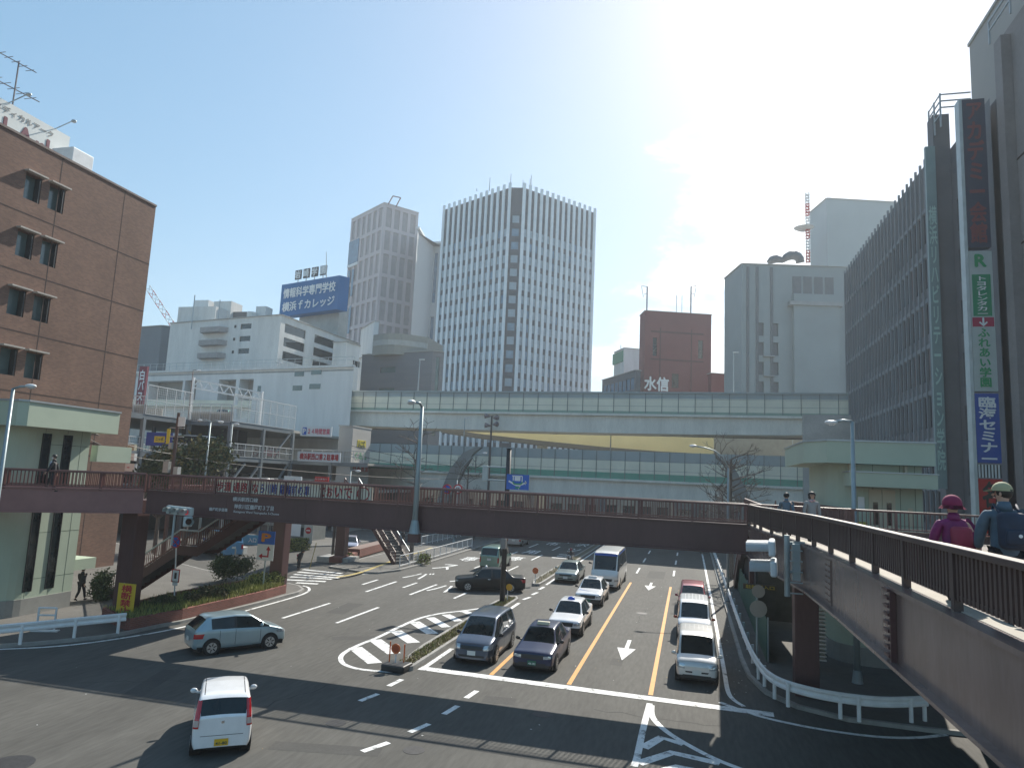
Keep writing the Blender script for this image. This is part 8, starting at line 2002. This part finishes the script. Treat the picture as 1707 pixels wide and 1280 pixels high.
# curved grey arch piers over the road beyond the bridge
M_arch = mat('arch_steel', (.20, .225, .225), .6, var=.1, scale=.4)
for (pts, yy_, lab) in ((((735, 850), (752, 815), (768, 782), (785, 755), (800, 745)), 88, 'curved grey steel pier leaning right, left of the loudspeaker pole'), (((1214, 768), (1226, 790), (1240, 818), (1250, 850), (1256, 885)), 84, 'curved grey steel pier bending down right of the bare tree')):
    P = [atY(x, y, yy_) for x, y in pts]; t = thing('arch_pier', lab, 'pier', (P[-1].x if yy_ == 84 else P[0].x, yy_, 0)); m = MB(); n_ = len(P)
    w = [1.0, 1.3, 1.5, 1.1, .6] if yy_ == 88 else [.5, 1.0, 1.3, 1.2, 1.1]
    for i in range(n_ - 1): m.add([(P[i].x - w[i], yy_, P[i].z), (P[i].x + w[i] * .3, yy_, P[i].z), (P[i + 1].x + w[i + 1] * .3, yy_, P[i + 1].z), (P[i + 1].x - w[i + 1], yy_, P[i + 1].z), (P[i].x - w[i], yy_ + 1, P[i].z), (P[i].x + w[i] * .3, yy_ + 1, P[i].z), (P[i + 1].x + w[i + 1] * .3, yy_ + 1, P[i + 1].z), (P[i + 1].x - w[i + 1], yy_ + 1, P[i + 1].z)], [(0, 1, 2, 3), (7, 6, 5, 4), (1, 5, 6, 2), (0, 3, 7, 4), (0, 4, 5, 1), (3, 2, 6, 7)])
    e = P[0] if yy_ == 88 else P[-1]; m.box(e.x - 1.1, e.x + .3, yy_, yy_ + 1, 0, e.z); m.build('pier', M_arch, t)
# white truss gantry on the car park roof
gt = thing('truss_gantry', 'white lattice gantry standing on the car park roof deck', 'gantry', (-52, 68, zR0)); A_, B_ = atD(323, 632, 84), atD(437, 655, 92); m = MB(); 
for o_ in (0, -1.0): m.bar(A_ + Vector((0, 0, o_)), B_ + Vector((0, 0, o_)), .16)
for k in range(14): p, q = A_.lerp(B_, k / 14), A_.lerp(B_, (k + 1) / 14); m.bar(p + Vector((0, 0, 0 if k % 2 else -1.0)), q + Vector((0, 0, -1.0 if k % 2 else 0)), .09)
m.build('beam', M_white, gt)
for p in (A_, B_): MB().box(p.x - .13, p.x + .13, p.y - .13, p.y + .13, zR0 - .1, p.z + .2).build('leg', M_white, gt)
fx = atD(322, 617, 82); lamp('small street lamp on the car park roof beside the gantry', (fx.x, fx.y, zR0 - .1), tuple(fx), [[(.3, 0, .02), (.55, 0, 0)]], .06, mat('pole_rust', (.11, .06, .05), .8), base=False)
fx = atD(460, 605, 100); lamp('thin pale lamp post on the low wing above the car park', (fx.x, fx.y, z3 - .1), tuple(fx), [[(.3, 0, .02), (.5, 0, 0)]], .06, base=False)

# ---- vehicles in and around the car park
make_vehicle('parked_car', 'metallic green car parked on the car park roof behind the railing', 'car', 'hatch', paint('paint_teal', (.05, .28, .2), .3), (-51.6, 69.0, zR0), R_(-60), lights={'hl': (.6, .75)})
make_vehicle('parked_van', 'white box-bodied van on the middle deck behind the trees', 'van', 'minibus', pn_pearl, (-52.3, 63.8 + 1.5, zM0), R_(178), L=5.4, H=2.0, W=1.8, handle=False)
make_vehicle('parked_car', 'red car on the middle deck, only its tail showing through the railing', 'car', 'hatch', pn_red, (-50.6, 76.4, zM0), R_(-92))
for k, (y, cl_, lab) in enumerate(((68.6, pn_silver, 'silver car on the lower deck, left of the three under the car park'), (72.0, pn_black, 'black car on the lower deck, middle of the three under the car park'), (75.6, pn_white, 'white car on the lower deck, right of the three under the car park'))):
    make_vehicle('parked_car', lab, 'car', 'sedan' if k else 'hatch', cl_, (-51.3, y, zG), R_(178))
g_ = G(368, 925); make_vehicle('parked_truck', 'blue and white van parked in the side street behind the stairs', 'van', 'boxvan', paint('paint_sky_blue', (.12, .3, .5), .2), (g_.x, g_.y, 0), R_(150), H=2.1)
bu = bus
# boxes and meter on the far side street pavement
for (px, py, lab) in ((402, 926, 'right-hand of two concrete blocks on the side street pavement'), (389, 929, 'left of two concrete blocks on the side street pavement')):
    g_ = G(px, py); tag(MB().box(g_.x - .35, g_.x + .35, g_.y - .3, g_.y + .3, .1, .75).build('concrete_block', M_conc, bevel=.04), lab, 'block')
# glass railing clutter on top of the curtain of roofs: small aerials
for (px, py, d, zb_, lab) in ((1035, 575, 200, 0, 'small aerial on the green-signed office roof'), (1537, 0, 0, 0, '')):
    if d: p = atD(px, py, d); tag(MB().cyl((p.x, p.y, z12 - .5), p, .1, n=5).build('antenna', M_steel), lab, 'antenna')
p = atD(367, 500, 140); tag(MB().cyl((p.x, p.y, z - 1), p, .1, n=5).build('antenna', M_steel), 'thin aerial between the tanks on the beige building', 'antenna')
p = atD(325, 492, 140); tag(MB().cyl((p.x, p.y, 34), p, .1, n=5).build('antenna', M_steel), 'thin tall rod at the left end of the beige building roof', 'antenna')
# ------------------------------------------------------------------ haze in the air
hz_ = MB().box(-420, 330, -45, 520, -1.2, 150)
ho = hz_.build('haze', mat('haze_air', (1, 1, 1), var=0), None, kind='stuff')
hm_ = MATS['haze_air']; hn = hm_.node_tree.nodes; hn.remove(hn['Principled BSDF'])
pv = hn.new('ShaderNodeVolumePrincipled'); pv.inputs['Color'].default_value = (.86, .93, 1.0, 1); pv.inputs['Density'].default_value = HAZE; pv.inputs['Anisotropy'].default_value = 0.35
hm_.node_tree.links.new(pv.outputs[0], hn['Material Output'].inputs['Volume'])
